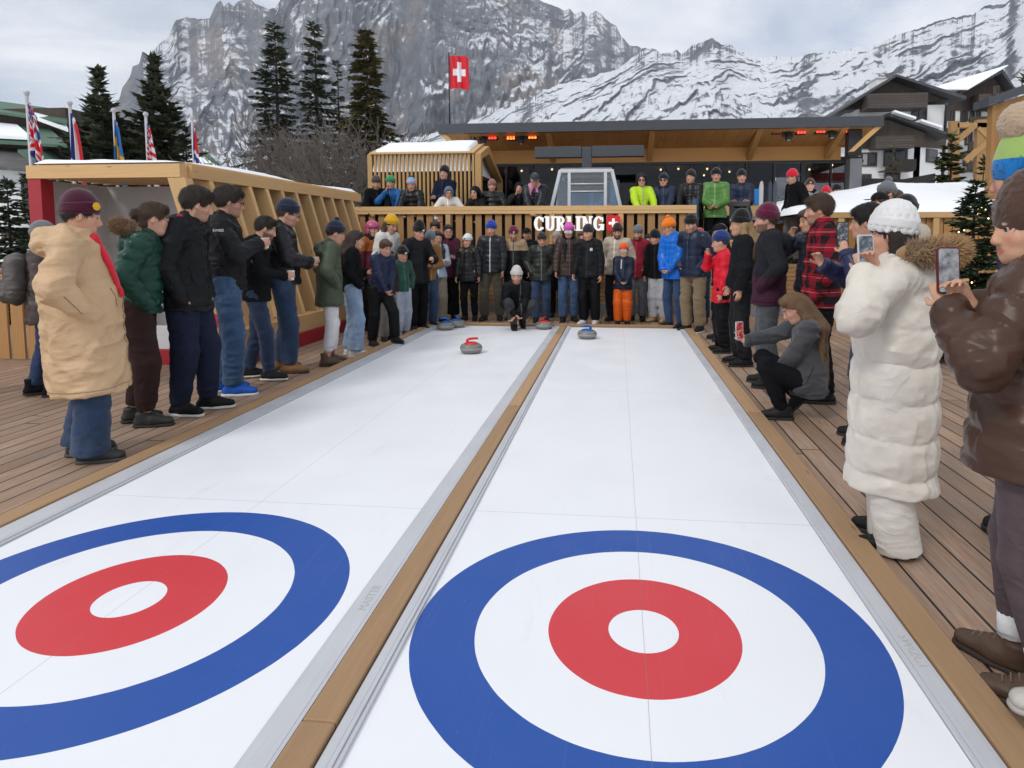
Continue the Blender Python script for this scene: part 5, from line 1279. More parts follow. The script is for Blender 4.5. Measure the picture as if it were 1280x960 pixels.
    # ---------------------------------------------------------------- hair
    if hair and hair[1] != 'none':
        hc_, style = hair; prims = [Ell(Hd(0, -.020, .036), (.083*hs, .102*hs, .100*hs), .02, cr)]
        vol = 1.08 if style in ('thick', 'curly') else 1.0
        prims = [Ell(Hd(0, -.020, .038), (.082*hs*vol, .102*hs*vol, .099*hs*vol), .02, cr)]
        g = Grow(prims+([Prim(Hd(0, -.12, -.22), Hd(0, -.12, -.52), .09*hs, .06*hs, 0, op='none')] if 0 else []), min(vox, .010), .05 if style in ('short', 'thick', 'bald') else .58)
        # face opening: hairline at the front, sides above the ears
        kx = Ell(Hd(0, .098, -.040), (.078*hs, .090*hs, .104*hs), .01, cr); kx.op = 'sub'; g.apply(kx)
        if not hat:
            g.apply(Prim(Hd(-.045, .052, .088), Hd(.05, .045, .094), .026*hs, .026*hs, .025))
            if style == 'thick': g.apply(Prim(Hd(-.04, .075, .078), Hd(.045, .07, .082), .022*hs, .020*hs, .02))
        if style in ('short', 'thick', 'bald', 'bun', 'pony'):
            for sg in (1, -1):
                e = Ell(Hd(sg*.078, .012, -.045), (.03*hs, .05*hs, .045*hs), .01, cr); e.op = 'sub'; g.apply(e)
            g.cut(Hd(0, -.07, -.068), RH@V3(0, .25, -1), .02)
        if style == 'bun': g.apply(Ell(Hd(0, -.125, .02), (.040*hs, .036*hs, .042*hs), .01, cr)); g.apply(Ell(Hd(0, -.06, -.05), (.06*hs, .05*hs, .05*hs), .03, cr))
        if style in ('long', 'longfront', 'shoulder'):
            n_ = dict(long=.46, longfront=.48, shoulder=.20)[style]
            for sg in (1, -1):
                p0 = Hd(sg*.062, -.03, .0); p1 = Hd(sg*.078, -.035, -.11); p2 = C(sg*.10, -.10 if style != 'longfront' else .10, .14); p3 = p2+R2@V3(0, 0, -n_*s*.8)+V3(0, 0, -.03)
                if style == 'longfront': p2 = C(sg*.09, .115, .10); p3 = p2+V3(0, .02, -n_*s*.62)
                g.apply(Prim(p0, p1, .036*hs, .034*hs, .03)); g.apply(Prim(p1, p2, .034*hs, .036*hs, .03)); g.apply(Prim(p2, p3, .036*hs, .014*hs, .03))
            if style != 'longfront':
                q2 = C(0, -.135, .13); g.apply(Prim(Hd(0, -.09, .0), q2, .058*hs, .055*hs, .04)); g.apply(Prim(q2, q2+R2@V3(0, -.005, -n_*s), .060*hs, .028*hs, .03, fwd, .6))
            else: g.apply(Ell(Hd(0, -.08, -.07), (.07*hs, .05*hs, .08*hs), .03, cr))
        if style == 'pony':
            q0 = Hd(0, -.112, .0); q1 = Hd(0, -.15, -.10); g.apply(Prim(q0, q1, .026*hs, .032*hs, .02)); g.apply(Prim(q1, q1+V3(0, -.01, -.16), .032*hs, .010*hs, .02))
        g.folds(.0035, 150, sd, 2, 'fur'); g.folds(.0035, 120, sd, 0)
        if style == 'curly': g.folds(.010, 130, sd, 0, 'fur')
        hm_ = g.mesh('hair', hair_mat(HAIRC[hc_]), body)
        if vox < .0095 and hm_:      # loose strands over the mass of hair
            rg = np.random.default_rng(int(sd*77)); me_ = hm_.data; n0 = len(me_.vertices); Pv = np.empty(n0*3, np.float32); me_.vertices.foreach_get('co', Pv); Pv = Pv.reshape(-1, 3)
            Nv = np.empty(n0*3, np.float32); me_.vertices.foreach_get('normal', Nv); Nv = Nv.reshape(-1, 3); k_ = rg.integers(0, n0, min(2600, n0)); p = Pv[k_]+Nv[k_]*.001; n_ = Nv[k_]
            L_ = (p-hc)@RH/hs; flow = np.where((L_[:, 2:3] > .02), np.stack([L_[:, 0]*9, L_[:, 1]*5+.25, -.35-L_[:, 2]*2], 1), np.array([[0, -.1, -1.0]]))@RH.T
            d_ = flow/np.linalg.norm(flow, axis=1, keepdims=True)+rg.normal(0, .28, (len(k_), 3)); d_ -= n_*(d_*n_).sum(1, keepdims=True); d_ = d_/np.linalg.norm(d_, axis=1, keepdims=True)+n_*rg.uniform(.02, .30, (len(k_), 1)); ln = rg.uniform(.018, .045, (len(k_), 1))*hs
            w_ = np.cross(d_, n_)*.0016; tri = np.stack([p-w_, p+w_, p+d_*ln], 1).reshape(-1, 3)
            Q_ = np.empty(len(me_.polygons)*4, np.int32); me_.loops.foreach_get('vertex_index', Q_); Q_ = Q_.reshape(-1, 4); F_ = np.concatenate([Q_[:, [0, 1, 2]], Q_[:, [0, 2, 3]], np.arange(len(tri)).reshape(-1, 3)+n0])
            hm_.data = mesh_np('hair', np.concatenate([Pv, tri]), F_, True); hm_.data.materials.append(hair_mat(HAIRC[hc_]))
    # ---------------------------------------------------------------- headgear
    hup = RH@V3(0, 0, 1); hfw = RH@V3(0, 1, 0)
    if hat:
        hk, c = hat[:2]; ho = hat[2] if len(hat) > 2 else {}
        hv = min(vox, .009)
        if hk in ('beanie', 'tallbeanie', 'pombeanie'):
            ex = ho.get('tall', .02 if hk != 'tallbeanie' else .055)
            prims = [Ell(Hd(0, -.016, .042), (.089*hs, .110*hs, (.092+ex*.5)*hs), .02, cr), Ell(Hd(0, -.026, .075+ex*.6), (.072*hs, .086*hs, (.068+ex*.4)*hs), .03, cr)]
            g = Grow(prims, hv, .04); cn = nrm(-hup+hfw*.22 if ho.get('back') is None else -hup+hfw*.05)
            g.cut(Hd(0, .085, ho.get('brow', .040)), cn, .006)
            if ho.get('fur'): g.folds(.007, 150, sd, 0, 'fur')
            elif ho.get('knit', True):
                x, y, z = g.xyz(); lx = (x-hc[0]); ly = (y-hc[1]-.0)
                g.D += (-.0022*np.abs(np.sin(np.arctan2(lx, ly+.016)*22))).astype(np.float32)
                if ho.get('cable'): g.D += (-.0075*np.abs(np.sin(np.arctan2(lx, ly+.016)*8+.5*np.sin(z*110)))*(.6+.4*np.abs(np.sin(z*110)))).astype(np.float32)
            hm = knit_mat(c, ho.get('c2'), ho.get('z2', 0)); ht = g.mesh('hat', hm, body)
            if ho.get('cuff', True):
                fc = RH@nrm(V3(0, -.22, 1)); cc0 = Hd(0, -.015, ho.get('brow', .040)+.002)
                g = Grow([Prim(cc0, cc0+fc*.047*hs, .0975*hs, .0955*hs, .004, RH@V3(0, 1, 0), 1.17, None, True, True)], hv, .03)
                x, y, z = g.xyz(); g.D += (-.0025*np.abs(np.sin(np.arctan2(x-hc[0], y-hc[1]+.016)*24))).astype(np.float32)
                g.mesh('cuff', knit_mat(ho.get('cc', c)), ht)
            if ho.get('pom'):
                g = Grow([Ell(Hd(0, -.035, .150+ex), (.040*hs*ho.get('ps', 1),)*3, .02, cr)], min(hv, .007), .03); g.folds(.008, 170, sd, 0, 'fur'); g.mesh('pompom', knit_mat(ho['pom']), ht)
            if ho.get('patch'):
                q = MB(); b = Hd(ho.get('px', .0), .116-abs(ho.get('px', 0))*.5, .066); q.prism([b+RH@V3(-.016, 0, -.011), b+RH@V3(.016, 0, -.011), b+RH@V3(.016, -.004, .011), b+RH@V3(-.016, -.004, .011)], hfw*.003); q.build('patch', plain('hat_patch', ho['patch'], .7), ht)
        elif hk == 'hood':
            prims = [Ell(Hd(0, -.03, .022), (.105*hs, .118*hs, .128*hs), .03, cr), Prim(Hd(0, -.05, -.02), C(0, -.05, .16), .092*hs, .10*s, .04)]
            g = Grow(prims, min(vox, .011), .04); kx = Ell(Hd(0, .12, -.015), (.076*hs, .12*hs, .098*hs), .02, cr); kx.op = 'sub'; g.apply(kx); g.folds(.004, 70, sd); g.mesh('hood', cloth('nylon', c), body)
        elif hk == 'cap':
            g = Grow([Ell(Hd(0, -.014, .048), (.086*hs, .108*hs, .088*hs), .02, cr)], hv, .04); g.cut(Hd(0, .08, .045), nrm(-hup+hfw*.05), .005)
            ht = g.mesh('hat', cloth('nylon', c), body)
            g = Grow([Prim(Hd(0, .06, .050), Hd(0, .145, .042), .072*hs, .058*hs, .01, hup, .10)], hv, .02); g.mesh('peak', cloth('nylon', ho.get('peak', c)), ht)
        elif hk == 'helmet':
            g = Grow([Ell(Hd(0, -.014, .040), (.104*hs, .124*hs, .108*hs), .02, cr)], hv, .04); g.cut(Hd(0, .08, .030), nrm(-hup+hfw*.1), .008)
            for sg in (1, -1): g.apply(Ell(Hd(sg*.092, -.01, -.025), (.018*hs, .045*hs, .05*hs), .01, cr))
            ht = g.mesh('hat', plain('helmet_shell', c, .3), body)
        elif hk == 'headband':
            cc0 = Hd(0, -.014, .028); fc = RH@nrm(V3(0, -.2, 1))
            g = Grow([Prim(cc0, cc0+fc*.06*hs, .092*hs, .090*hs, .004, RH@V3(0, 1, 0), 1.16, None, True, True)], hv, .03); g.mesh('headband', knit_mat(c), body)
    if hoodup: pass
    if glasses:
        gc, gk = glasses; q = MB()
        for sg in (1, -1):
            cc0 = Hd(sg*.033, .100, .003); u = RH@V3(1, 0, 0)
            n_ = 12; rw_, rh_ = (.026*hs, .019*hs) if gk != 'goggle' else (.036*hs, .030*hs)
            if gk in ('sun', 'goggle'):
                q.add([cc0+u*rw_*math.cos(2*math.pi*i/n_)*.98+hup*rh_*math.sin(2*math.pi*i/n_)-hfw*.006*abs(math.cos(2*math.pi*i/n_)) for i in range(n_)]+[cc0+hfw*.004], [(i, (i+1) % n_, n_) for i in range(n_)], True)
            else: q.tube([cc0+u*rw_*math.cos(2*math.pi*i/n_)+hup*rh_*math.sin(2*math.pi*i/n_) for i in range(n_+1)], .0018*hs, 5)
            q.tube([Hd(sg*.058, .094, .006), Hd(sg*.080, .05, .006), Hd(sg*.081, -.005, .002)], .0025*hs, 5)
        q.tube([Hd(-.010, .103, .006), Hd(0, .106, .008), Hd(.010, .103, .006)], .002*hs, 5)
        q.build('eyeglasses', plain('glasses_%s' % gk, gc, .15), body)
    if scarf:
        sc_, sk_ = scarf[:2]
        g = Grow([Prim(C(-.05, .03, .20), C(.05, .03, .20), .060*s, .060*s, .03), Prim(C(-.07, -.02, .215), C(.07, -.02, .215), .062*s, .062*s, .03), Ell(C(0, -.05, .215), (.085*s, .06*s, .045*s), .03, R2)], min(cv, .010), .5)
        if sk_ == 'front':
            g = Grow([Prim(C(-.045, .07, .175), C(.03, .10, .165), .048*s, .050*s, .03)], min(cv, .010), .5)
        if sk_ == 'hang':
            for sg in (1, -1): g.apply(Prim(C(sg*.055, .10, .18), C(sg*.065, .165, -.18), .030*s, .034*s, .02, fwd, .4, None, True))
        if sk_ == 'front':
            g.apply(Prim(C(.0, .125, .16), C(.03, .19, -.02), .050*s, .044*s, .02, fwd, .45)); g.apply(Prim(C(.03, .19, -.02), C(.055, .225, -.17), .044*s, .040*s, .02, fwd, .4, None, True))
        g.folds(.005, 90, sd); g.mesh('scarf', cloth('knit', sc_), body)
    if fur:
        fc, ft_ = fur
        # fur trim round a hood lying on the shoulders: an arc of tufts
        V_, Q_, T_ = [], [], []; rg = np.random.default_rng(int(sd*100)); n_ = int((2600 if vox < .010 else 900)*(1+2*(ft_ or 0))); big = hup; fs = 1+(ft_ or 0)
        for i in range(n_):
            u = rg.uniform(0, 1); a = math.pi*(1.0*u)+math.pi
            ctr = C(.132*fs**.6*math.cos(a)*-1, -.045+.125*fs*math.sin(a), .225+.03*(fs-1)-.02*math.sin(a))
            if isinstance(fur[1], str) and fur[1] == 'up': ctr = Hd(.095*math.cos(2*math.pi*u), .055, .02+.12*math.sin(2*math.pi*u))
            tng = nrm(R2@V3(math.sin(a), math.cos(a)*.95, 0)); ra = rg.uniform(0, 2*math.pi); nn_ = R2@V3(0, 0, 1); bb = np.cross(tng, nn_); rad = nrm(nn_*math.sin(ra)+bb*math.cos(ra))
            p = ctr+rad*.024*s*fs; ln = rg.uniform(.028, .052)*s*fs**.5; dirn = nrm(rad+tng*rg.normal(0, .35)+nn_*rg.normal(0, .3)); wv = nrm(np.cross(dirn, tng+rg.normal(0, .3, 3)))*.0042*s
            b0 = len(V_); V_ += [p-wv, p+wv, p+dirn*ln]; Q_.append((b0, b0+1, b0+2)); cc = np.array(fc)*rg.uniform(.55, 1.35); T_ += [cc*.75, cc*.75, cc*1.15]
        fp = lambda i: C(.132*fs**.6*math.cos(math.pi*(1+i/10))*-1, -.045+.125*fs*math.sin(math.pi*(1+i/10)), .225+.03*(fs-1)-.02*math.sin(math.pi*(1+i/10)))
        g = Grow([Prim(fp(i), fp(i+1), .030*s*fs, .030*s*fs, .01) for i in range(10)], .008, .03)
        g.folds(.006, 160, sd, 0, 'fur'); Vb, Qb = g.surface()
        nb_ = len(V_); V_ = np.concatenate([np.array(V_), Vb]); T_ = np.concatenate([np.array(T_), np.repeat(np.array(fc)[None]*.7, len(Vb), 0)])
        F = np.concatenate([np.array(Q_), Qb[:, [0, 1, 2]]+nb_, Qb[:, [0, 2, 3]]+nb_])
        link('fur_trim', mesh_np('fur_trim', V_, F, True, T_), fur_mat(fc, fc), body)
    M = Matrix.Translation(root_loc) @ Matrix.Rotation(R(face-90), 4, 'Z')
    def W(p): return M @ Vector(p)
    def Wd(d): return (M.to_3x3() @ Vector(d)).normalized()
    rec = dict(o=body, W=W, Wd=Wd, C=C, Hd=Hd, hands=hands, s=s, fwd=fwd, rgt=rgt, R2=R2, RH=RH, legs=legsJ, pel=pel)
    PEOPLE.append(rec); return rec

# ------------------------------------------------------------------ things people hold
def cup_in(rec, sg, label):
    h = rec['hands'][sg]; p = rec['W'](h['c']+h['pn']*.018); root = empty('paper_cup', (p.x, p.y, p.z-.055), 0, label, 'cup', 'paper cups held by spectators')
    mb = MB(); mb.lathe([(0, 0), (.028, 0), (.0295, .006), (.038, .098), (.0355, .098), (.028, .02), (0, .018)], 24); mb.build('cup', plain('cup_paper', (.75, .75, .73), .6, 0, .04), root)
    mb = MB(); mb.tube([(.0385*math.cos(2*math.pi*i/24), .0385*math.sin(2*math.pi*i/24), .099) for i in range(25)], .0022, 6); mb.build('rim', plain('cup_paper', (.75, .75, .73), .6, 0, .04), root)
def phone_at(p, yaw, tilt, label, caseC=(.02, .02, .022), roll=0.0, scr=(.05, .06, .07), w=.075, h=.155):
    """screen faces local -Y"""
    root = empty('phone', p, 0, label, 'phone', 'phones held up to film'); root.rotation_euler = (tilt, roll, yaw)
    mb = MB(); mb.prism(rrect(-w/2, w/2, -h/2, h/2, .010, -.0045), (0, .009, 0)); mb.build('case', plain('phone_case', caseC, .35), root)
    t_ = NT('phone_screen'); v = t_.coord(); n = t_.noise(v, 28, 5, .6); t_.set(color=(.01, .01, .012), emit=t_.ramp(n, [(.36, dk(scr, .25)), (.52, scr), (.66, (.45, .46, .48))]), es=.8, rough=.08)
    mb = MB(); mb.prism(rrect(-w/2+.004, w/2-.004, -h/2+.006, h/2-.006, .007, -.0056), (0, .0009, 0)); mb.build('screen', t_.m, root)
    mb = MB(); 
    for z in (.052, .030): mb.lathe([(0, .0075), (.006, .0075), (.0075, .0055), (.0075, .004)], 12, (0, 0, 0))
    mb = MB(); mb.prism(rrect(-w/2+.007, -w/2+.036, h/2-.045, h/2-.010, .006, .0046), (0, .0018, 0)); mb.build('camera_lens', BLACKM, root)
    return root
# ================================================================== mountains
def fbm(P, oct=5, ch=0, lac=2.03, gain=.5, ridged=False):
    s = np.zeros(len(P), np.float64); a = 1.0; t = 0.0
    for i in range(oct):
        n = vnoise(P*lac**i+13.7*i, (ch+i) % 8)
        s += a*((1-np.abs(2*n-1)) if ridged else n); t += a; a *= gain
    return s/t
def mountain_mat(name, snow_lo, snow_hi, warm, forest_h, zmax, snow_gain=1.0, tilt=28):
    t = NT(name); geo = t.new('ShaderNodeNewGeometry'); v = geo.outputs['Position']; x, y, z = t.sep(v)
    nz = t.sep(geo.outputs['Normal'])[2]
    n1 = t.noise(v, .006, 8, .62); n2 = t.noise(v, .028, 10, .72, dist=.5); n3 = t.noise(v, .10, 6, .68); n4 = t.noise(t.mapping(v, (.35, .35, 1.7), (0, 0, 0), (0, R(tilt), 0)), .020, 8, .68, dist=.5)
    rock = t.ramp(n2, [(.30, (.075, .08, .095)), (.5, (.155, .16, .178)), (.70, (.27, .27, .275))])
    rock = t.mix(t.math('MULTIPLY', t.ramp(n1, [(.50, 0), (.66, 1)]), warm), rock, (.33, .27, .225))
    s = t.math('ADD', nz, t.math('MULTIPLY', t.math('SUBTRACT', n3, .5), .45)); s = t.math('ADD', s, t.math('MULTIPLY', t.math('SUBTRACT', n1, .5), .75*snow_gain)); s = t.math('ADD', s, t.math('MULTIPLY', t.math('SUBTRACT', n4, .5), .7))
    m = t.ramp(s, [(snow_lo, 0), (snow_hi, 1)])
    c = t.mix(m, rock, (.80, .82, .86))
    # dark conifers on the low slopes, thinning upwards
    f = t.math('SUBTRACT', t.math('ADD', forest_h, t.math('MULTIPLY', t.math('SUBTRACT', n1, .5), forest_h*1.5)), z)
    fm = t.math('MULTIPLY', t.ramp(t.math('DIVIDE', f, forest_h), [(.0, 0), (.45, 1)]), t.ramp(t.noise(v, .16, 4, .75), [(.40, 0), (.52, 1)]))
    c = t.mix(fm, c, t.mix(n3, (.018, .024, .022), (.05, .055, .05)))
    h = t.math('ADD', t.math('MULTIPLY', n2, 1.0), t.math('MULTIPLY', n3, .5))
    t.set(color=c, rough=.9, spec=.1, normal=t.bump(h, .9, 9.0)); return t.m
def mountain(name, prof, D0, D1, talus, amp, mat, seed, step=2.2, nr=200, jag=6.0, dip=20, strata=70, ledge=30):
    px = np.array([p[0] for p in prof], float); py = np.array([p[1] for p in prof], float)
    xs = np.arange(px[0], px[-1], step); ys = np.interp(xs, px, py)
    P1 = np.stack([xs*.11+seed, xs*0, xs*0], 1); ys = ys-(fbm(P1, 5, 1, gain=.62)-.5)*jag
    T = np.concatenate([np.linspace(0, 1, nr), np.linspace(1.02, 1.35, 14)])
    dirs = np.array([_ray(a, b) for a, b in zip(xs, ys)]); hl = np.hypot(dirs[:, 0], dirs[:, 1]); el = dirs[:, 2]/hl; ux, uy = dirs[:, 0]/hl, dirs[:, 1]/hl
    az = np.arctan2(ux, uy); kk = np.exp(-np.linspace(-2.2, 2.2, 91)**2); kk /= kk.sum(); els = np.convolve(np.pad(el, 45, 'edge'), kk, 'valid')
    dj = (fbm(np.stack([xs*.02+seed*3, xs*0, xs*0], 1), 3, 2)-.5)*.22
    Dr = D1*(1+dj); Hr = 1.5+Dr*el; Hs = 1.5+Dr*els
    A, Tt = np.meshgrid(az, T, indexing='ij'); Dm = Dr[:, None]; qq = np.clip(Tt, 0, 1)**7; Hm = Hs[:, None]*(1-qq)+Hr[:, None]*qq
    q = np.clip(Tt, 0, 1); arc = A*D1; HH = float(np.median(Hr)); vq = q*HH*1.15          # metres along the wall, across and up
    def nz(sx, sy, ch, oct, ridged=False, gain=.55, off=0.0):
        return fbm(np.stack([(arc/sx+off).ravel(), (vq/sy).ravel(), np.full(A.size, seed+ch)], 1), oct, ch, 2.07, gain, ridged).reshape(A.shape)
    warp = (nz(260, 260, 1, 4)-.5)*2; warp2 = (nz(90, 90, 4, 4, off=9)-.5)*2
    # broad buttresses and gullies, tilted strata, broken fine relief
    but = nz(210, 330, 2, 5, True, .52, seed)-.55; fin = nz(62, 70, 5, 5, True, .6, seed*2)-.5
    ph = (vq*math.cos(R(dip))-arc*math.sin(R(dip)))/strata+warp*1.5+warp2*.5
    ph = ph+(nz(40, 40, 7, 3, off=3)-.5)*.7; saw = (ph-np.floor(ph)); led = np.where(saw < .62, saw/.62, 1-(saw-.62)/.38); led = led-.5
    ph2 = ph*2.7+warp2*1.6+4; saw2 = ph2-np.floor(ph2); led2 = np.where(saw2 < .6, saw2/.6, 1-(saw2-.6)/.4)-.5
    env = np.clip(np.sin(np.clip(Tt, 0, 1)*math.pi*.95), 0, 1)**.6
    q2 = np.clip(q+.10*warp*np.sin(q*math.pi), 0, 1.02)
    g = np.where(q2 < .5, talus*(np.clip(q2, 0, 1)/.5)**1.25, talus+(1-talus)*((np.clip(q2, 0, 1)-.5)/.5)**.95)
    Z = Hm*g+env*amp*np.clip(Hm/400, .3, 1)*(but*.75+fin*.30+.0*led)
    Z = np.where(Tt > 1, Hm*(1-(Tt-1)*1.3)-6, Z)
    cl = np.clip((q2-.22)/.25, 0, 1)                # ledges only on the rock walls
    Dd = D0+(Dm-D0)*(q**.9)+np.where(Tt > 1, (Tt-1)*D1*.9, 0)+env*amp*(but*1.1+fin*.5)+env*cl*ledge*(led+.5*led2)*np.clip(nz(170, 200, 6, 3, off=21)*3.2-.9, .0, 1.5)
    Z[:, nr-1] = Hr
    X = np.sin(A)*Dd; Y = np.cos(A)*Dd; Z[:, 0] = -2
    Vv = np.stack([X, Y, Z], -1).reshape(-1, 3); m_, k_ = A.shape; idx = np.arange(m_*k_).reshape(m_, k_)
    Q = np.stack([idx[:-1, :-1], idx[1:, :-1], idx[1:, 1:], idx[:-1, 1:]], -1).reshape(-1, 4)
    return struct(link(name, mesh_np(name, Vv, Q, False), mat))
LEFT = [(-420, 150), (-200, 150), (60, 165), (120, 150), (149, 128), (153, 112), (163, 98), (166, 86), (174, 82), (178, 66), (186, 70), (195, 62), (200, 54), (212, 44), (220, 26), (232, 20), (248, 26), (262, 22), (270, 6), (276, 0), (280, 8), (286, 3), (292, 10), (297, 4), (305, 1), (312, -3), (320, 6), (328, 7), (336, 13), (344, 14), (350, 5), (358, -8), (400, -40), (460, -75), (540, -85), (610, -55), (650, -18), (672, 0), (690, 8), (705, 15), (712, 12), (720, 20), (727, 17), (735, 22), (745, 16), (752, 20), (762, 31), (770, 36), (776, 48), (786, 58), (800, 64), (840, 85), (900, 120), (990, 165)]
RIGHT = [(440, 190), (520, 172), (560, 164), (600, 150), (640, 131), (700, 107), (745, 97), (775, 86), (790, 74), (800, 63), (818, 62), (826, 66), (838, 68), (846, 63), (852, 68), (866, 57), (878, 56), (890, 51), (900, 58), (912, 56), (920, 63), (934, 69), (948, 73), (971, 71), (998, 71), (1019, 69), (1042, 64), (1060, 62), (1078, 58), (1090, 61), (1114, 46), (1137, 39), (1167, 30), (1180, 27), (1192, 22), (1215, 18), (1230, 9), (1241, 7), (1256, 6), (1265, 0), (1290, -10), (1380, -40), (1500, -30), (1700, 10), (1900, 60)]
mountain('mountain', LEFT, 800, 1750, .26, 150, mountain_mat('rock_wall', .66, .84, .7, 75, 700, 1.0), 3.1, 1.15, 420, 7.0, dip=30, strata=95, ledge=30)
mountain('mountain', RIGHT, 560, 1250, .45, 110, mountain_mat('snowy_range', .60, .76, .15, 60, 400, 2.0), 8.4, 1.25, 340, 8.0, dip=30, strata=60, ledge=16)

# ================================================================== trees
BARK = plain('bark', (.055, .038, .028), .9, 0, .4, 12, .8)
@cached
def needle_mat(c):
    t = NT('needles'); a = t.new('ShaderNodeAttribute', attribute_name='tint'); t.set(color=a.outputs['Color'], rough=.75, spec=.2); return t.m
def conifer(name, base, H, Rb, label, seed, levels=30, per=8, dens=1.0, c=(.030, .042, .018), droop=.35, shape=1.0, leaf=.16, group=None, low=.06, fullness=.0, lights=0, snow=0):
    rg = np.random.default_rng(seed); root = empty(name, base, 0, label, 'tree', group); c = tuple(2.5*q for q in c)
    mb = MB(); lx = rg.normal(0, .02, 2)*H*.3
    mb.tube([(0, 0, -.05), (lx[0]*.3, lx[1]*.3, H*.4), (lx[0], lx[1], H*.75), (lx[0]*.8, lx[1]*.8, H*.985)], [H*.012+.02, H*.008+.012, H*.004+.006, .006], 8); Vs, Ts, bm_ = [], [], mb
    def spray(p, d, up, ln, wd, cc):
        """one twig: leaf-like kite of needles"""
        s = np.cross(d, up); s = s/(np.linalg.norm(s)+1e-9)
        Vs.append((p-s*.35*wd, p+d*ln*.45+s*wd, p+d*ln, p+d*ln*.45-s*wd)); Ts.append(cc)
    c = np.array(c)
    for i in range(levels):
        f = (i+.5+rg.uniform(-.5, .5))/levels; z = H*(low+(1-low)*f)
        r0 = Rb*((1-f)**(.85/shape))*(1+.22*math.sin(7*f*math.pi+seed))+.05*Rb
        if fullness: r0 = Rb*(math.sin(min(1, .18+f*.95)*math.pi)**.7*fullness+(1-fullness)*(1-f))
        n = max(3, int(per*(1-.5*f)))
        for j in range(n):
            a = 2*math.pi*(j+rg.uniform(-.4, .4))/n+i*2.4; r = r0*rg.uniform(.55, 1.15)**(.9); z = min(H*.985, H*(low+(1-low)*f)+rg.normal(0, .5)*H/levels)
            if rg.random() < .07: continue
            hd = np.array([math.cos(a), math.sin(a), 0]); up0 = .35*(f-.35); pts = []
            for q in range(7):
                u = q/6; pts.append(np.array([0, 0, z])+hd*r*u+np.array([0, 0, r*(up0*u-droop*u*u*(1-.5*f)+.20*max(0, u-.6))]))
            bm_.tube([Vector(p) for p in pts[::2]], [max(.004, .011*r+.004), .008*r+.003, .005*r+.002, .002], 4, False)
            shade = rg.uniform(.65, 1.3); ns = max(7, int(r/leaf*11*dens))
            for q in range(ns):
                u = rg.uniform(.12, 1.0)**.8; k = min(5, int(u*6)); w = u*6-k; p = pts[k]*(1-w)+pts[k+1]*w
                dv = pts[k+1]-pts[k]; dv /= np.linalg.norm(dv)+1e-9; sd_ = np.cross(dv, (0, 0, 1)); sg = rg.choice((-1, 1))
                d = dv*rg.uniform(.4, .9)+sd_*sg*rg.uniform(.35, .95)+np.array([0, 0, rg.uniform(-.38, .22)]); d /= np.linalg.norm(d)
                up = np.array([rg.normal(0, .35), rg.normal(0, .35), 1.0]); ln = leaf*rg.uniform(.6, 1.5)*(1-.35*u)
                cc = c*shade*rg.uniform(.7, 1.35)*np.array([rg.uniform(.9, 1.2), 1, rg.uniform(.75, 1.05)])
                spray(p, d, up, ln, ln*.29, cc)
            spray(pts[5], (pts[6]-pts[5])/np.linalg.norm(pts[6]-pts[5]), np.array([0, 0, 1.0]), leaf*1.5, leaf*.28, c*1.2*shade)
    for q in range(10): spray(np.array([lx[0]*.8, lx[1]*.8, H*(.93+.006*q)]), nrm([rg.normal(0, .5), rg.normal(0, .5), .9]), np.array([1, 0, .2]), leaf*1.1, leaf*.22, c)
    V = np.array(Vs).reshape(-1, 3); Q = np.arange(len(V)).reshape(-1, 4); T = np.repeat(np.array(Ts), 4, 0)
    mb.build('trunk', BARK, root)
    link('crown', mesh_np('crown', V, Q, False, T), needle_mat(0), root)
    if lights:
        mb = MB()
        for q in range(lights):
            a = rg.uniform(0, 6.28); f = rg.uniform(.1, .9); r = Rb*(1-f)*.85; mb.lathe([(0, -.012), (.011, 0), (0, .012)], 6, (r*math.cos(a), r*math.sin(a), H*(low+(1-low)*f)-.1*r))
        mb.build('fairy_lights', emitter('fairy_light', (1, .75, .4), 6), root)
    return root
def tree_at(px, pytop, Y, w_px, **k):
    t = atY(px, pytop, Y); gz = k.pop('gz', -.55); depth = Y*math.cos(YAW)-t.x*math.sin(YAW)
    return dict(base=(t.x, Y, gz), H=t.z-gz, Rb=w_px/2*depth/F_PX, **k)
def CT(name, px, py, Y, w, label, seed, **k): d = tree_at(px, py, Y, w); conifer(name, d['base'], d['H'], d['Rb'], label, seed, **k)
GR = 'conifers behind the kiosk'
CT('spruce_tree', 342, 27, 27, 112, 'tall open spruce, first from the left of the four behind the bare bush', 11, levels=60, per=9, droop=.30, leaf=.26, c=(.030, .038, .022), group=GR, low=.1, dens=1.15)
CT('spruce_tree', 392, 26, 29, 92, 'tall narrow spruce, second of the four, its top as high as the first', 12, levels=54, per=9, droop=.30, leaf=.26, c=(.030, .036, .02), group=GR, low=.1, dens=1.1)
CT('spruce_tree', 421, 74, 30, 56, 'short thin spruce squeezed between two tall ones', 13, levels=44, per=7, droop=.3, leaf=.22, c=(.028, .034, .02), group=GR)
CT('spruce_tree', 457, 36, 27, 128, 'broad dense olive spruce nearest the slatted cabin', 14, levels=50, per=13, droop=.42, leaf=.30, c=(.052, .048, .019), group=GR, dens=1.6)
CT('pine_tree', 122, 84, 21, 112, 'dense rounded pine behind the blue and yellow flag', 21, levels=44, per=15, droop=-.05, leaf=.28, c=(.028, .033, .019), fullness=.8, dens=1.9, group=GR)
CT('pine_tree', 192, 69, 22, 124, 'dense dark pine behind the striped flag, taller than its neighbour', 22, levels=46, per=15, droop=-.05, leaf=.28, c=(.028, .032, .019), fullness=.75, dens=1.9, group=GR)
CT('pine_tree', 231, 158, 24, 56, 'small dark pine beside the house with snowy green roof', 23, levels=18, per=9, droop=.0, leaf=.22, c=(.024, .028, .017), fullness=.5, dens=1.3, group=GR)
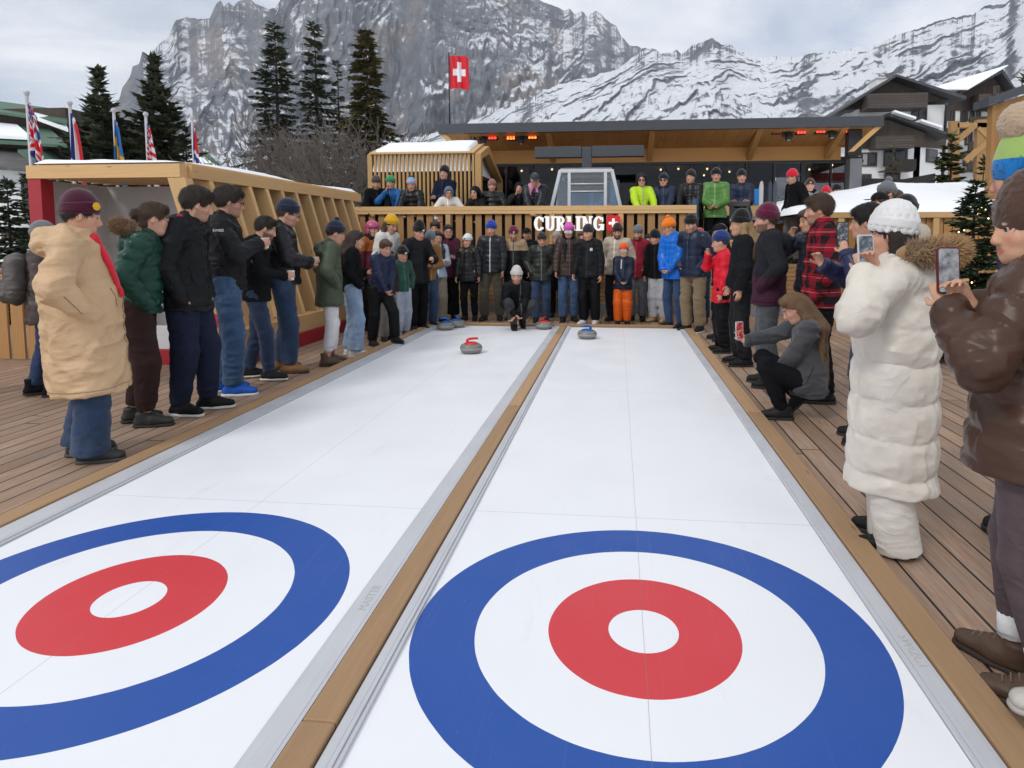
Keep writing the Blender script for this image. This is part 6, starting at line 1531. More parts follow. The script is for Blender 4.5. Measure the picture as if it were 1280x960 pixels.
CT('spruce_tree', 8, 224, 10.5, 80, 'young spruce at the picture edge behind the board fence', 31, levels=44, per=10, droop=.25, leaf=.13, c=(.03, .042, .028), dens=1.4, group='young spruces')
CT('spruce_tree', 33, 216, 11.5, 58, 'slim young spruce close to the red kiosk post', 32, levels=44, per=10, droop=.25, leaf=.13, c=(.03, .042, .028), dens=1.4, group='young spruces')
CT('spruce_tree', 1118, 180, 24, 40, 'thin sparse young spruce in front of the chalet balcony', 33, levels=16, per=5, droop=.1, leaf=.16, c=(.05, .055, .025), group='young spruces')
CT('spruce_tree', 1190, 166, 19, 92, 'bushy green spruce under the braced timber frame', 34, levels=26, per=11, droop=.2, leaf=.2, c=(.04, .045, .016), dens=1.5, group='young spruces')
CT('spruce_tree', 1232, 196, 20, 60, 'dark spruce partly behind the ochre boarded block', 35, levels=20, per=9, droop=.2, leaf=.2, c=(.022, .028, .015), dens=1.4, group='young spruces')
CT('spruce_tree', 1284, 92, 17, 60, 'green treetop above the ochre block at the right edge', 36, levels=26, per=9, droop=.2, leaf=.2, c=(.05, .055, .022), dens=1.4, group='young spruces')
d = tree_at(1222, 226, 8.2, 150, gz=0.0); conifer('christmas_tree', d['base'], d['H'], d['Rb'], 'Christmas spruce with small warm lights standing on the deck behind the brown jacket', 41, levels=44, per=11, dens=1.5, leaf=.085, c=(.026, .040, .022), droop=.12, lights=46, low=.04)
# bare bush: many forked stems and twigs
def bare_bush(base, H, W, label, seed):
    rg = random.Random(seed); mb = MB(); root = empty('bare_bush', base, 0, label, 'bush')
    def grow(p, d, ln, r, lev):
        r = max(r, .011)
        q = p+d*ln; mid = p+d*ln*.5+Vector((rg.gauss(0, .03), rg.gauss(0, .03), 0))*ln
        mb.tube([p, mid, q], [r, r*.85, r*.7], 4 if lev < 2 else 3, False)
        if lev >= 5 or ln < .10: return
        for k in range(3 if lev < 4 else 2):
            dd = (d+Vector((rg.gauss(0, .42), rg.gauss(0, .42), rg.gauss(.12, .2)))).normalized(); grow(p+d*ln*rg.uniform(.55, 1), dd, ln*rg.uniform(.55, .82), r*.70, lev+1)
    for k in range(20):
        a = rg.uniform(0, 6.28); rr_ = rg.uniform(.0, .38)*W; grow(Vector((rr_*math.cos(a), rr_*math.sin(a)*.6, 0)), Vector((math.cos(a)*.5, math.sin(a)*.5, 1)).normalized(), H*.42, .036, 0)
    mb.build('stems', plain('bare_twigs', (.15, .125, .105), .9, 0, .3), root)
t = atY(410, 160, 23); bare_bush((t.x, 23, -.55), t.z+.55, 2.4, 'bare grey brown bush in front of the dark spruces', 5)

# air: one even box of haze round everything
m = MB(); m.box(-2600, 2600, -350, 2700, -1.6, 900)
t = NT('haze_air'); t.n.remove(t.p); pv = t.new('ShaderNodeVolumePrincipled'); pv.inputs['Color'].default_value = (.80, .88, 1, 1); pv.inputs['Density'].default_value = .00017; pv.inputs['Anisotropy'].default_value = .0
t.l.new(pv.outputs[0], t.n['Material Output'].inputs['Volume'])
tag(m.build('haze', t.m), kind='stuff')
# ================================================================== the crowd
BK = (.0065, .0068, .0078); BK2 = (.011, .0115, .013); NAVY = (.012, .018, .042); JEAN = (.022, .044, .095); DJEAN = (.012, .022, .050); LJEAN = (.19, .27, .40); PJEAN = (.28, .32, .40)
DSH = (.018, .017, .017); WSO = (.62, .62, .60); BSO = (.02, .02, .02); TANB = (.22, .11, .045); MAR = (.085, .008, .028); GREY = (.16, .165, .17); KHA = (.20, .145, .085); OLV = (.055, .060, .040)
def ft(px, py, z=0.0): p = at(px, py, z); return (p.x, p.y)
def dp(px, Y): p = atY(px, 300, Y); return (p.x, Y)
def top(px, py, Y, z0=0.0, hat=.03): return atY(px, py, Y).z-z0-hat
GL, GRR, GB_, GT = 'spectators along the left lane', 'spectators along the right lane', 'spectators standing at the far end of the lanes', 'spectators on the raised terrace'
_jr = random.Random(12)
def P(label, xy, face, pytop=None, px=None, H=None, z0=0.0, hatx=.03, **k):
    if k.get('group') in (GB_, GT):
        face += _jr.uniform(-14, 14); h0 = k.get('head', (0, 0)); k['head'] = (h0[0]+_jr.uniform(-14, 14), h0[1]+_jr.uniform(-2, 6)); k.setdefault('side', _jr.uniform(-3, 3)); k.setdefault('twist', _jr.uniform(-8, 8))
        if 'R_' not in k and 'L_' not in k: k['R_'], k['L_'] = _jr.choice([('pocket', 'pocket'), ('loose', 'pocket'), ('fold', 'fold'), ('clasp', 'clasp'), ('pocket', 'loose'), ('cup', 'pocket'), ('down', 'loose')])
    if H is None: H = top(px, pytop, xy[1], z0, hatx)/(1-.0) if not k.get('lean') else top(px, pytop, xy[1], z0, hatx)*1.02
    return person(label, xy, face, H, z0, **k)

# ---- left row, nearest first
r = P('person in long tan parka, red scarf and maroon beanie with yellow flower badge', ft(114, 572), 33, 249, 78, group=GL, vox=.0075, w=1.14, head=(-3, 10), lean=-3, belly=.045,
  jacket=('parka', (.54, .365, .21), .485, dict(hood='down', hood_size=1.15, fold=.015, fat=1.5, collar=.10)), legs=('denim', JEAN, 'wide', dict(fold=.007, hem=.02)), shoes=((.035, .034, .034), (.06, .06, .06), 'sneaker'),
  hat=('tallbeanie', (.060, .006, .022), dict(tall=.035, brow=.036)), hair=('dark', 'short'), R_='pocket', L_='pocket', scarf=((.60, .02, .035), 'front'), feet=((.11, .05), (-.10, -.04)))
q = MB(); b = r['Hd'](.085, .075, .075); n_ = nrm(r['RH']@V3(.75, .65, .15)); s1 = nrm(np.cross(n_, (0, 0, 1))); s2 = np.cross(s1, n_)
for i in range(8):
    a = 2*math.pi*i/8; c_ = b+(s1*math.cos(a)+s2*math.sin(a))*.017; q.add([c_+(s1*math.cos(t)+s2*math.sin(t))*.0105 for t in np.linspace(0, 5.5, 8)]+[c_+n_*.007], [(j, (j+1) % 8, 8) for j in range(8)], True)
q.add([b+(s1*math.cos(t)+s2*math.sin(t))*.013+n_*.004 for t in np.linspace(0, 5.5, 8)]+[b+n_*.012], [(j, (j+1) % 8, 8) for j in range(8)], True)
q.build('flower_badge', plain('yellow_badge', (.75, .42, .01), .6), r['o'])
q = MB()
for i in range(5): c0 = r['C'](.034+.012*i, .232+.004*(i % 2), -.165); q.tube([Vector(c0), Vector(c0)+Vector((0.005*(i-2), .008, -.055))], [.010, .008], 7)
q.build('scarf_fringe', cloth('knit', (.60, .02, .035)), r['o'])
P('person in dark green puffer jacket with fur trimmed hood and brown joggers', ft(180, 530), 30, 259, 187, hatx=.0, group=GL, vox=.008, head=(-6, 8), lean=9, jacket=('puffer', (.008, .045, .030), .05, dict(hood='down', narrow=1)), legs=('wool', (.030, .014, .013), 'jogger', dict(hem=.10)),
  shoes=((.03, .03, .028), (.02, .02, .02), 'hike'), hair=('brown', 'bun'), R_='pocket', L_='pocket', fur=((.27, .17, .09), .18), feet=((.09, .06), (-.10, -.05)))
P('person in black shell jacket with red hood lining and navy trousers, hands in pockets', ft(242, 515), 8, 241, 236, hatx=.0, group=GL, vox=.008, head=(-30, 14), lean=3, jacket=('nylon', (.013, .0135, .015), .14, dict(inner=(.45, .012, .03), hood='down', fold=.012, zip=(.05, .05, .05))),
  legs=('wool', (.010, .014, .034), 'jogger'), shoes=((.012, .012, .013), WSO, 'sneaker'), hair=('dark', 'thick'), beard=.35, R_='lowpocket', L_='lowpocket', feet=((.10, -.02), (-.09, .10)))
r4 = P('person in sunglasses, black jacket with green hood lining and bright blue sneakers', ft(288, 492), 28, 235, 283, hatx=.0, group=GL, vox=.008, head=(-4, 8), w=1.08, jacket=('nylon', (.014, .0145, .016), .06, dict(inner=(.02, .085, .05), hood='down', fold=.012, fat=1.15)),
  legs=('denim', (.030, .066, .135), 'straight', dict(fold=.011)), shoes=((.012, .09, .42), WSO, 'sneaker'), hair=('dark', 'thick'), beard=.3, glasses=((.01, .01, .01), 'sun'), R_=('cup', dict(w=(.12, .27, -.02))), L_='pocket', feet=((.09, .06), (-.10, -.02)))
r5 = P('bearded shorter person in black fleece and dark jeans, looking down past a paper cup', ft(325, 474), 20, 275, 305, hatx=.0, group=GL, vox=.008, head=(-6, 18), lean=4, jacket=('fleece', (.010, .0105, .012), .10, dict(hood='down', fold=.008)), legs=('denim', (.015, .029, .066), 'slim', dict(fold=.011)),
  shoes=((.02, .02, .02), WSO, 'sneaker'), hair=('dark', 'short'), beard=.75, R_=('cup', dict(w=(.14, .30, -.16))), L_='pocket', feet=((.10, .14), (-.10, -.10)))
r6 = P('tall person in navy beanie and black puffer jacket holding a cup in both hands', ft(358, 464), 22, 249, 366, group=GL, vox=.0085, head=(2, 16), w=1.05, jacket=('lite', (.012, .0125, .015), .05, dict(hood='down', fat=1.5, quilt=(.085, .010))), legs=('denim', (.016, .035, .078), 'straight', dict(fold=.007)),
  shoes=(TANB, (.05, .03, .02), 'hike'), hat=('beanie', (.010, .014, .036)), hair=('brown', 'short'), beard=.3, glasses=((.04, .04, .04), 'clear'), R_=('cup', dict(w=(.06, .27, -.17))), L_=('cup', dict(w=(.10, .25, -.19))), feet=((.11, .07), (-.10, -.03)))
for rr_, sg, lb in ((r4, 1, 'white paper cup held chest high by the person in sunglasses'), (r5, 1, 'white paper cup held low by the bearded shorter person'), (r6, 1, 'white paper cup held by the person in the navy beanie')): cup_in(rr_, sg, lb)
# white lettering on a black sleeve
a_ = r4['hands']['jacket']; V_ = np.array([v.co for v in a_.data.vertices]); tgt = r4['C'](.235, -.01, .075); n_ = nrm(r4['rgt']*1.0+r4['R2']@V3(0, -.05, .28))
dd = V_-tgt; lat = np.linalg.norm(dd-np.outer(dd@n_, n_), axis=1); k_ = lat < .025; off = (dd@n_)[k_].max() if k_.any() else .05
lt = link('sleeve_lettering', text_mesh('SWISS', .034, .002), plain('white_print', (.7, .7, .7), .6), a_); zz = Vector(n_); xx = Vector((0, 1, 0)); xx = (xx-zz*xx.dot(zz)).normalized(); yy = zz.cross(xx)
lt.matrix_local = Matrix.Translation(Vector(tgt+n_*(off+.001))) @ Matrix((xx, yy, zz)).transposed().to_4x4()
P('person in olive green parka, navy bobble hat, white trousers and brown boots', ft(414, 456), 34, 273, 425, hatx=.09, group=GL, vox=.009, head=(6, 16), lean=3, jacket=('parka', (.060, .078, .048), .22, dict(hood='down', fold=.008)), legs=('wool', (.62, .61, .63), 'slim', dict(hem=.14)), shoes=((.085, .058, .036), (.04, .03, .02), 'boot'),
  hat=('pombeanie', (.010, .013, .03), dict(pom=(.012, .015, .03), ps=.8)), hair=('dark', 'short'), R_='pocket', L_='pocket', feet=((.07, -.03), (-.08, .05)))
P('dark haired person in black jacket, pale wide jeans and white sneakers beside the olive parka', ft(443, 444), 28, 289, 440, hatx=.0, group=GL, vox=.010, head=(8, 14), jacket=('wool', BK, .06, dict(fold=.007)), legs=('denim', LJEAN, 'wide', dict(fold=.007)), shoes=((.6, .6, .58), WSO, 'sneaker'), hair=('dark', 'shoulder'), R_='pocket', L_='fold')
P('young person in navy puffer with white hood lining, one foot up on the deck edge', ft(476, 432), -28, 302, 466, hatx=.0, group=GL, vox=.010, lean=12, head=(12, 14), jacket=('lite', (.012, .020, .050), .04, dict(inner=(.6, .6, .6), hood='down', quilt=(.07, .010))), legs=('nylon', BK, 'straight'), shoes=(DSH, BSO, 'sneaker'),
  hair=('brown', 'thick'), R_=('knee', dict(w=(.10, .28, -.34))), L_='clasp', feet=((.10, -.06), (-.07, .30, .06, 0, 0)))
P('dark haired child in dark brown jacket and grey trousers, mouth open, behind the navy puffer', ft(485, 426), -32, 315, 488, hatx=.0, group=GL, vox=.011, child=True, head=(6, 6), jacket=('wool', (.030, .020, .018), .05, dict(zip=(.25, .02, .04))), legs=('denim', (.12, .115, .11), 'baggy'), shoes=(DSH, BSO, 'sneaker'), hair=('dark', 'thick'), R_='pocket', L_='pocket')
P('child in black bobbled beanie, dark green jacket and pale blue jeans', ft(503, 420), -40, 309, 500, group=GL, vox=.011, child=True, head=(5, 16), jacket=('wool', (.016, .060, .042), .05, {}), legs=('denim', PJEAN, 'baggy'), shoes=((.2, .2, .22), WSO, 'sneaker'), hat=('beanie', BK, dict(patch=(.6, .6, .6))), hair=('dark', 'short'), R_='pocket', L_='pocket')
P('person with pink cap and dark face cover in maroon jacket under the slanted red fin', dp(464, 9.9), -30, 276, 464, group=GL, head=(0, 4), jacket=('nylon', (.10, .012, .03), .1, dict(c2=(.35, .10, .02), z2=1.30)), legs=('nylon', BK, 'straight'), shoes=(DSH, BSO, 'boot'), hat=('helmet', (.42, .06, .16)), hair=None, scarf=((.02, .02, .022), 'wrap'))
P('brunette in mustard yellow beanie and white hooded jacket looking down', dp(482, 9.75), -22, 271, 487, group=GL, vox=.010, head=(8, 18), lean=6, jacket=('fleece', (.62, .60, .57), .08, dict(hood='down')), legs=('nylon', BK, 'straight'), shoes=(DSH, BSO, 'sneaker'), hat=('beanie', (.62, .34, .012)), hair=('brown', 'shoulder'))
P('tall person in high black beanie with white patches and long black coat', ft(522, 414), -38, 278, 517, hatx=.07, group=GL, vox=.010, head=(4, 16), lean=3, w=1.05, jacket=('parka', BK2, .16, dict(hood='down')), legs=('wool', BK, 'straight'), shoes=(DSH, BSO, 'boot'), hat=('tallbeanie', BK, dict(patch=(.7, .7, .7), tall=.06)), hair=('brown', 'short'), R_='pocket', L_='cup')
P('person in steel grey beanie and caramel brown jacket with blue jeans', ft(536, 410), -48, 290, 536, group=GL, head=(12, 18), lean=8, jacket=('wool', (.22, .105, .032), .06, {}), legs=('denim', JEAN, 'straight'), shoes=(DSH, BSO, 'sneaker'), hat=('beanie', (.11, .135, .16), dict(cuff=False)), hair=('brown', 'short'), R_='pocket', L_='fold')
P('long haired person in pale blue vest over black sleeves and beige trousers', dp(545, 10.95), -60, 290, 546, hatx=.0, group=GB_, head=(-6, 6), jacket=('lite', (.33, .42, .52), .08, {}), legs=('wool', (.22, .19, .15), 'wide'), shoes=(DSH, BSO, 'sneaker'), hair=('dark', 'longfront'))
P('dark haired person in black jacket standing half a head above the grey beanie', dp(546, 11.6), -80, 278, 546, hatx=.0, group=GB_, head=(4, 4), jacket=('nylon', BK2, .1, dict(hood='down')), legs=('wool', BK, 'straight'), shoes=(DSH, BSO, 'sneaker'), hair=('dark', 'thick'))
P('person in glasses with maroon coat and long black skirt like trousers', dp(559, 11.35), -82, 282, 559, hatx=.0, group=GB_, head=(0, 4), jacket=('wool', (.060, .008, .022), .16, dict(collar=.10)), legs=('wool', BK, 'wide'), shoes=(DSH, BSO, 'boot'), hair=('dark', 'bun'), glasses=((.02, .02, .02), 'clear'), scarf=(BK, 'wrap'), R_='fold', L_='fold')
P('long haired person in white beanie and black puffer jacket at the far end', dp(586, 11.25), -84, 293, 586, group=GB_, vox=.011, head=(0, 6), jacket=('lite', BK2, .14, dict(fat=1.4, quilt=(.08, .011), collar=.1)), legs=('wool', BK, 'slim'), shoes=(DSH, BSO, 'boot'), hat=('beanie', (.68, .68, .68), dict(patch=(.02, .02, .02), px=0.0)), hair=('dark', 'longfront'), R_='loose', L_='loose')
P('tall person in royal blue beanie and black puffer with bright white zip', dp(614, 11.3), -86, 277, 611, group=GB_, vox=.011, w=1.06, head=(0, 8), jacket=('lite', (.014, .015, .019), .08, dict(fat=1.3, quilt=(.09, .010), zip=(.45, .45, .46), hood='down')), legs=('wool', (.060, .052, .036), 'straight'), shoes=((.02, .02, .022), BSO, 'boot'), hat=('beanie', (.010, .045, .30), dict(tall=.03)), hair=('brown', 'short'), beard=.3, R_='loose', L_='loose', legsep=1.35)
P('person in maroon beanie with two tone jacket, sand yoke over black', dp(643, 11.45), -90, 283, 644, group=GB_, vox=.011, head=(0, 6), w=1.08, jacket=('nylon', (.014, .015, .016), .08, dict(c2=(.33, .235, .14), z2=1.28, hood='down', zip=(.08, .08, .08), fat=1.3)), legs=('wool', BK, 'straight'), shoes=(DSH, BSO, 'boot'), hat=('beanie', (.13, .008, .030), dict(patch=(.5, .5, .5))), hair=('dark', 'short'), beard=.6, R_='loose', L_='loose')
P('smiling person in black cap and dark jacket peering over a shoulder', dp(659, 12.2), -90, 285, 659, hatx=.02, group=GB_, jacket=('nylon', BK, .1, dict(inner=(.3, .03, .03))), legs=('wool', BK, 'straight'), shoes=(DSH, BSO, 'boot'), hat=('cap', BK), hair=('dark', 'short'), beard=.5)
P('person in dark brown beanie and very dark olive puffer with blue jeans', dp(676, 11.2), -90, 291, 677, group=GB_, vox=.011, head=(0, 8), jacket=('lite', (.022, .026, .020), .12, dict(fat=1.5, quilt=(.09, .011), zip=(.12, .12, .12))), legs=('denim', JEAN, 'straight'), shoes=(DSH, BSO, 'boot'), hat=('beanie', (.030, .020, .018)), hair=('dark', 'short'), beard=.3, R_='pocket', L_='pocket')
P('person in oatmeal beanie and black jacket tucked behind the brown puffer', dp(696, 11.9), -92, 290, 696, group=GB_, jacket=('nylon', BK, .1, {}), legs=('wool', BK, 'straight'), shoes=(DSH, BSO, 'boot'), hat=('beanie', (.30, .26, .22)), hair=('blond', 'shoulder'))
P('person in bright pink beanie, white sunglasses and black scarf with brown puffer', dp(711, 11.3), -94, 279, 708, group=GB_, vox=.011, head=(0, 4), jacket=('lite', (.050, .032, .026), .12, dict(fat=1.4, quilt=(.08, .012))), legs=('denim', (.040, .082, .17), 'straight'), shoes=(DSH, BSO, 'boot'), hat=('beanie', (.62, .10, .44), dict(cc=(.62, .10, .44))), hair=('black', 'longfront'), glasses=((.6, .6, .62), 'goggle'), scarf=(BK, 'wrap'), R_='loose', L_='loose')
P('brown haired person half hidden behind the black hooded jacket', dp(727, 12.3), -92, 291, 727, hatx=.0, group=GB_, jacket=('wool', (.03, .02, .018), .1, {}), legs=('wool', BK, 'straight'), shoes=(DSH, BSO, 'boot'), hair=('brown', 'thick'))
P('person in dark beanie and open black hooded jacket with white and red sneakers', dp(737, 10.85), -112, 281, 737, group=GB_, vox=.010, head=(4, 12), jacket=('nylon', (.012, .0125, .014), .10, dict(hood='down', fold=.008, patch=(-.09, .05, .05, .05, (.5, .5, .5)))), legs=('nylon', BK, 'straight'), shoes=((.55, .52, .50), (.40, .05, .05), 'sneaker'), hat=('beanie', (.022, .020, .022), dict(cuff=False)), hair=('dark', 'short'), beard=.25, R_='loose', L_='down')
P('bearded person in brown beanie and big cream puffer with high collar', dp(771, 11.5), -96, 280, 775, group=GB_, vox=.011, head=(0, 10), w=1.08, jacket=('lite', (.42, .36, .28), .10, dict(fat=1.7, quilt=(.10, .012), collar=.12, hood='down')), legs=('wool', (.014, .016, .022), 'straight'), shoes=(DSH, BSO, 'boot'), hat=('beanie', (.030, .018, .014), dict(tall=.03)), hair=('dark', 'short'), beard=.9, R_='pocket', L_='pocket')
P('child in orange beanie and ski goggles with navy jacket and orange ski trousers', dp(779, 10.95), -92, 306, 782, group=GB_, vox=.010, child=True, jacket=('nylon', (.010, .015, .034), .16, dict(patch=(.06, .06, .018, .16, (.6, .6, .6)))), legs=('nylon', (.62, .10, .008), 'baggy'), shoes=(DSH, BSO, 'boot'), hat=('beanie', (.72, .10, .008)), hair=('brown', 'short'), glasses=((.35, .35, .37), 'goggle'))
P('person in grey beanie and wine red coat with grey trousers', dp(797, 11.55), -100, 282, 797, group=GB_, vox=.011, head=(6, 10), jacket=('wool', (.20, .010, .022), .14, dict(collar=.10)), legs=('wool', (.13, .14, .155), 'straight'), shoes=(DSH, BSO, 'boot'), hat=('beanie', (.13, .135, .14)), hair=('dark', 'short'), beard=.8, R_='pocket', L_='pocket')
P('dark haired person just visible between grey beanie and black cap', dp(812, 12.3), -96, 294, 812, hatx=.0, group=GB_, jacket=('wool', BK, .1, {}), legs=('wool', BK, 'straight'), shoes=(DSH, BSO, 'boot'), hair=('black', 'thick'))
P('person in flat black cap and black jacket with light grey trousers, looking at the stones', dp(824, 11.35), -126, 289, 822, group=GB_, head=(8, 14), lean=6, jacket=('wool', BK, .10, {}), legs=('wool', (.40, .40, .42), 'baggy'), shoes=((.34, .20, .09), (.1, .07, .04), 'boot'), hat=('beanie', BK, dict(cuff=False, brow=.03)), hair=('black', 'thick'), R_='loose', L_='loose')
P('tall person in orange bobble beanie, bright blue puffer and jeans', ft(842, 411), -142, 270, 838, hatx=.10, group=GB_, vox=.010, head=(8, 12), lean=4, w=1.06, jacket=('lite', (.006, .125, .52), .14, dict(fat=1.4, quilt=(.10, .010), hood='down', collar=.1)), legs=('denim', (.020, .045, .105), 'slim'), shoes=(DSH, (.10, .10, .10), 'sneaker'), hat=('pombeanie', (.80, .19, .006), dict(pom=(.80, .19, .006), ps=.85)), hair=('light', 'short'), glasses=((.2, .2, .22), 'clear'), R_='clasp', L_='clasp')
P('person in black beanie and dark navy puffer with khaki cargo trousers', ft(866, 415), -140, 271, 862, group=GB_, vox=.010, head=(6, 14), lean=5, w=1.08, jacket=('lite', (.014, .021, .045), .10, dict(fat=1.6, quilt=(.11, .009), hood='down')), legs=('wool', (.20, .145, .085), 'straight', dict(fold=.011)), shoes=(DSH, WSO, 'sneaker'), hat=('beanie', BK), hair=('brown', 'short'), beard=.4, R_='pocket', L_='pocket')
P('person with red hood and dark jeans behind the navy puffer', dp(876, 11.4), -120, 286, 873, group=GB_, jacket=('wool', NAVY, .1, {}), legs=('denim', DJEAN, 'straight'), shoes=(DSH, BSO, 'sneaker'), hat=('beanie', (.50, .03, .03)), hair=('brown', 'short'))
# ---- the curler, crouching on the lane
rc = person('person in off white beanie and black jacket crouching on the left lane after a throw', ft(648, 411, SZ), -70, 1.72, SZ, vox=.0095, hip=.27, lean=30, twist=14, head=(14, -6), jacket=('nylon', BK, .03, dict(hood='down', fold=.008, zip=(.07, .07, .07))), legs=('denim', (.035, .036, .040), 'slim'), shoes=((.010, .010, .011), BSO, 'boot'),
  hat=('tallbeanie', (.52, .50, .48), dict(tall=.04)), hair=('dark', 'short'), beard=.55, R_=('knee', dict(w=(.02, .35, -.14))), L_=('knee', dict(w=(-.02, .36, -.18))), feet=((.09, .10, .0, 6, 0), (-.08, -.03, .08, -4, 45)), sit=(0, -.12, 0))

# ---- right row, far to near
P('person in black cap and black jacket behind the red coated child', dp(903, 9.4), 180, 280, 905, hatx=.02, group=GRR, head=(0, 6), jacket=('nylon', BK, .12, {}), legs=('wool', BK, 'straight'), shoes=(DSH, BSO, 'boot'), hat=('cap', BK), hair=('grey', 'short'))
P('child in bright red jacket and blue bobble hat, hand at the mouth', ft(902, 440), 176, 292, 914, group=GRR, vox=.010, child=True, head=(0, 6), jacket=('nylon', (.62, .008, .024), .20, dict(fold=.011)), legs=('nylon', BK, 'baggy'), shoes=(DSH, BSO, 'boot'), hat=('beanie', (.010, .035, .16), dict(cc=(.012, .03, .12))), hair=('brown', 'short'), R_='face', L_='down')
P('blond person in high black beanie and short black jacket with black snow boots', ft(925, 456), 176, 264, 934, hatx=.05, group=GRR, vox=.009, head=(-4, 2), jacket=('wool', (.012, .0125, .015), .05, dict(fold=.007, fat=1.5)), legs=('nylon', (.014, .0145, .016), 'straight'), shoes=((.014, .014, .015), BSO, 'boot'), hat=('tallbeanie', BK, dict(tall=.05, patch=(.6, .6, .6), px=.05)), hair=('blond', 'shoulder'), R_='loose', L_='down')
P('bearded person in maroon beanie with dark jacket whose sleeves and hem turn maroon', ft(958, 482), 168, 257, 966, group=GRR, vox=.009, head=(-2, 4), w=1.06, jacket=('wool', (.045, .012, .028), .14, dict(c2=(.013, .014, .018), z2=1.12, hood='down', fat=1.5)), legs=('denim', (.055, .06, .066), 'straight'), shoes=((.02, .02, .02), BSO, 'boot'), hat=('beanie', (.10, .006, .030), dict(tall=.03)), hair=('brown', 'short'), beard=.8, R_='pocket', L_='pocket')
P('brown haired person with hand at the mouth in dark vest over pale blue shirt', dp(1016, 7.3), 205, 263, 1020, hatx=.0, group=GRR, vox=.010, head=(10, 8), jacket=('lite', (.014, .019, .03), .08, dict(inner=(.30, .42, .62))), legs=('denim', DJEAN, 'straight'), shoes=(DSH, BSO, 'sneaker'), hair=('brown', 'thick'), R_='face', L_='pocket')
P('dark haired person in red and black checked jacket and black trousers', ft(1022, 500), 166, 246, 1034, hatx=.0, group=GRR, vox=.008, head=(-4, 4), w=1.05, jacket=('plaid', (.014, .012, .013), .14, dict(c2=(.26, .010, .022), collar=.12, fold=.012, fat=1.3)), legs=('wool', BK, 'straight', dict(fold=.011)), shoes=(DSH, BSO, 'boot'), hair=('brown', 'thick'), beard=.45, R_='pocket', L_='lowpocket')
rk = person('person with very long brown hair in charcoal fleece crouching at the lane edge', ft(990, 521), 172, 1.70, 0, GRR, vox=.0075, hip=.30, lean=5, head=(-4, 30), jacket=('fleece', (.058, .059, .064), .09, dict(fold=.012, collar=.05, fat=1.5)), legs=('wool', (.009, .009, .011), 'slim'), shoes=((.020, .020, .021), BSO, 'hike'), hair=('light', 'long'),
  R_=('knee', dict(w=(.20, .50, .02), hd=(-.1, .5, .85))), L_=('knee', dict(w=(.02, .30, -.30))), feet=((.10, -.02, .09, 8, 48), (-.10, .12, .0, -4, 0)), sit=(0, -.13, 0))
h = rk['hands'][1]; pp = rk['W'](h['c']+np.array([0, .0, .03])); phone_at(pp, R(25), R(-4), 'dark phone held low by the crouching long haired person', (.6, .6, .6), 0, (.5, .04, .04))
PN = atY(1053, 293, 4.62)
rn = P('dark haired person in navy puffer raising a phone in front of the face', dp(1090, 4.75), 158, 259, 1092, hatx=.0, group=GRR, vox=.008, head=(0, 2), jacket=('lite', (.020, .024, .065), .08, dict(fat=1.4, quilt=(.10, .010))), legs=('denim', DJEAN, 'straight'), shoes=(DSH, BSO, 'boot'), hair=('black', 'thick'), R_=('phonehigh', dict(w=(.10, .34, .02))), L_=('phonehigh', dict(at=PN+Vector((0, 0, -.06)))))
phone_at(PN, R(8), R(-4), 'black phone held upright by the navy puffer beside the checked jacket', (.012, .012, .014), 0, (.05, .06, .08), .085, .175)
PW = atY(1082, 311, 3.02)
rw = P('person in ankle length cream puffer coat, white cable knit beanie and fur hood', (1.33, 3.14), 152, 259, 1112, group=GRR, vox=.0065, head=(-2, 4), w=1.22, jacket=('puffer', (.60, .555, .485), .625, dict(fat=1.35, arm=.78, quilt=(.175, .019), fold=.004, narrow=1, collar=.09, hood='down')), legs=('nylon', (.60, .565, .51), 'wide', dict(hem=-.02, fold=.0025)), shoes=((.015, .015, .015), BSO, 'sneaker'),
  hat=('beanie', (.68, .67, .66), dict(cable=1, cuff=True, tall=.035)), hair=('dark', 'longfront'), R_=('phonehigh', dict(at=PW+Vector((.012, -.02, -.03)))), L_=('phonehigh', dict(at=PW+Vector((-.01, .03, -.04)))), fur=((.40, .245, .115), .55), legsep=.9)
phone_at(PW, R(12), R(-8), 'dark phone with pale edge held by the person in the cream coat', (.55, .55, .55), 0, (.10, .13, .16), .075, .13)
PB = atY(1185, 338, 2.20)
rb = P('person in shiny brown puffer, brown fleecy hat and mauve leggings filming with a phone', (1.375, 2.13), 140, 240, 1276, group=GRR, vox=.0065, head=(-38, 8), w=1.12, lean=-1, sit=(0, .05, 0), jacket=('puffer', (.060, .030, .020), .16, dict(fat=1.05, arm=.86, quilt=(.10, .024), fold=.005, collar=.12)), legs=('legging', (.075, .052, .055), 'skinny', dict(hem=.14)), shoes=((.075, .045, .030), (.035, .022, .016), 'hike'),
  hat=('beanie', (.075, .040, .028), dict(fur=1, cuff=False, tall=.05, brow=.0)), hair=('brown', 'short'), R_=('phone', dict(at=PB+Vector((.02, -.02, -.05)))), L_=('phone', dict(at=PB+Vector((-.015, .02, -.06)))), feet=((.09, .10), (-.09, -.03)))
phone_at(PB, R(8), R(-6), 'phone in dark red case with the lane on its screen, held by the brown puffer', (.10, .012, .02), 0, (.30, .31, .33))
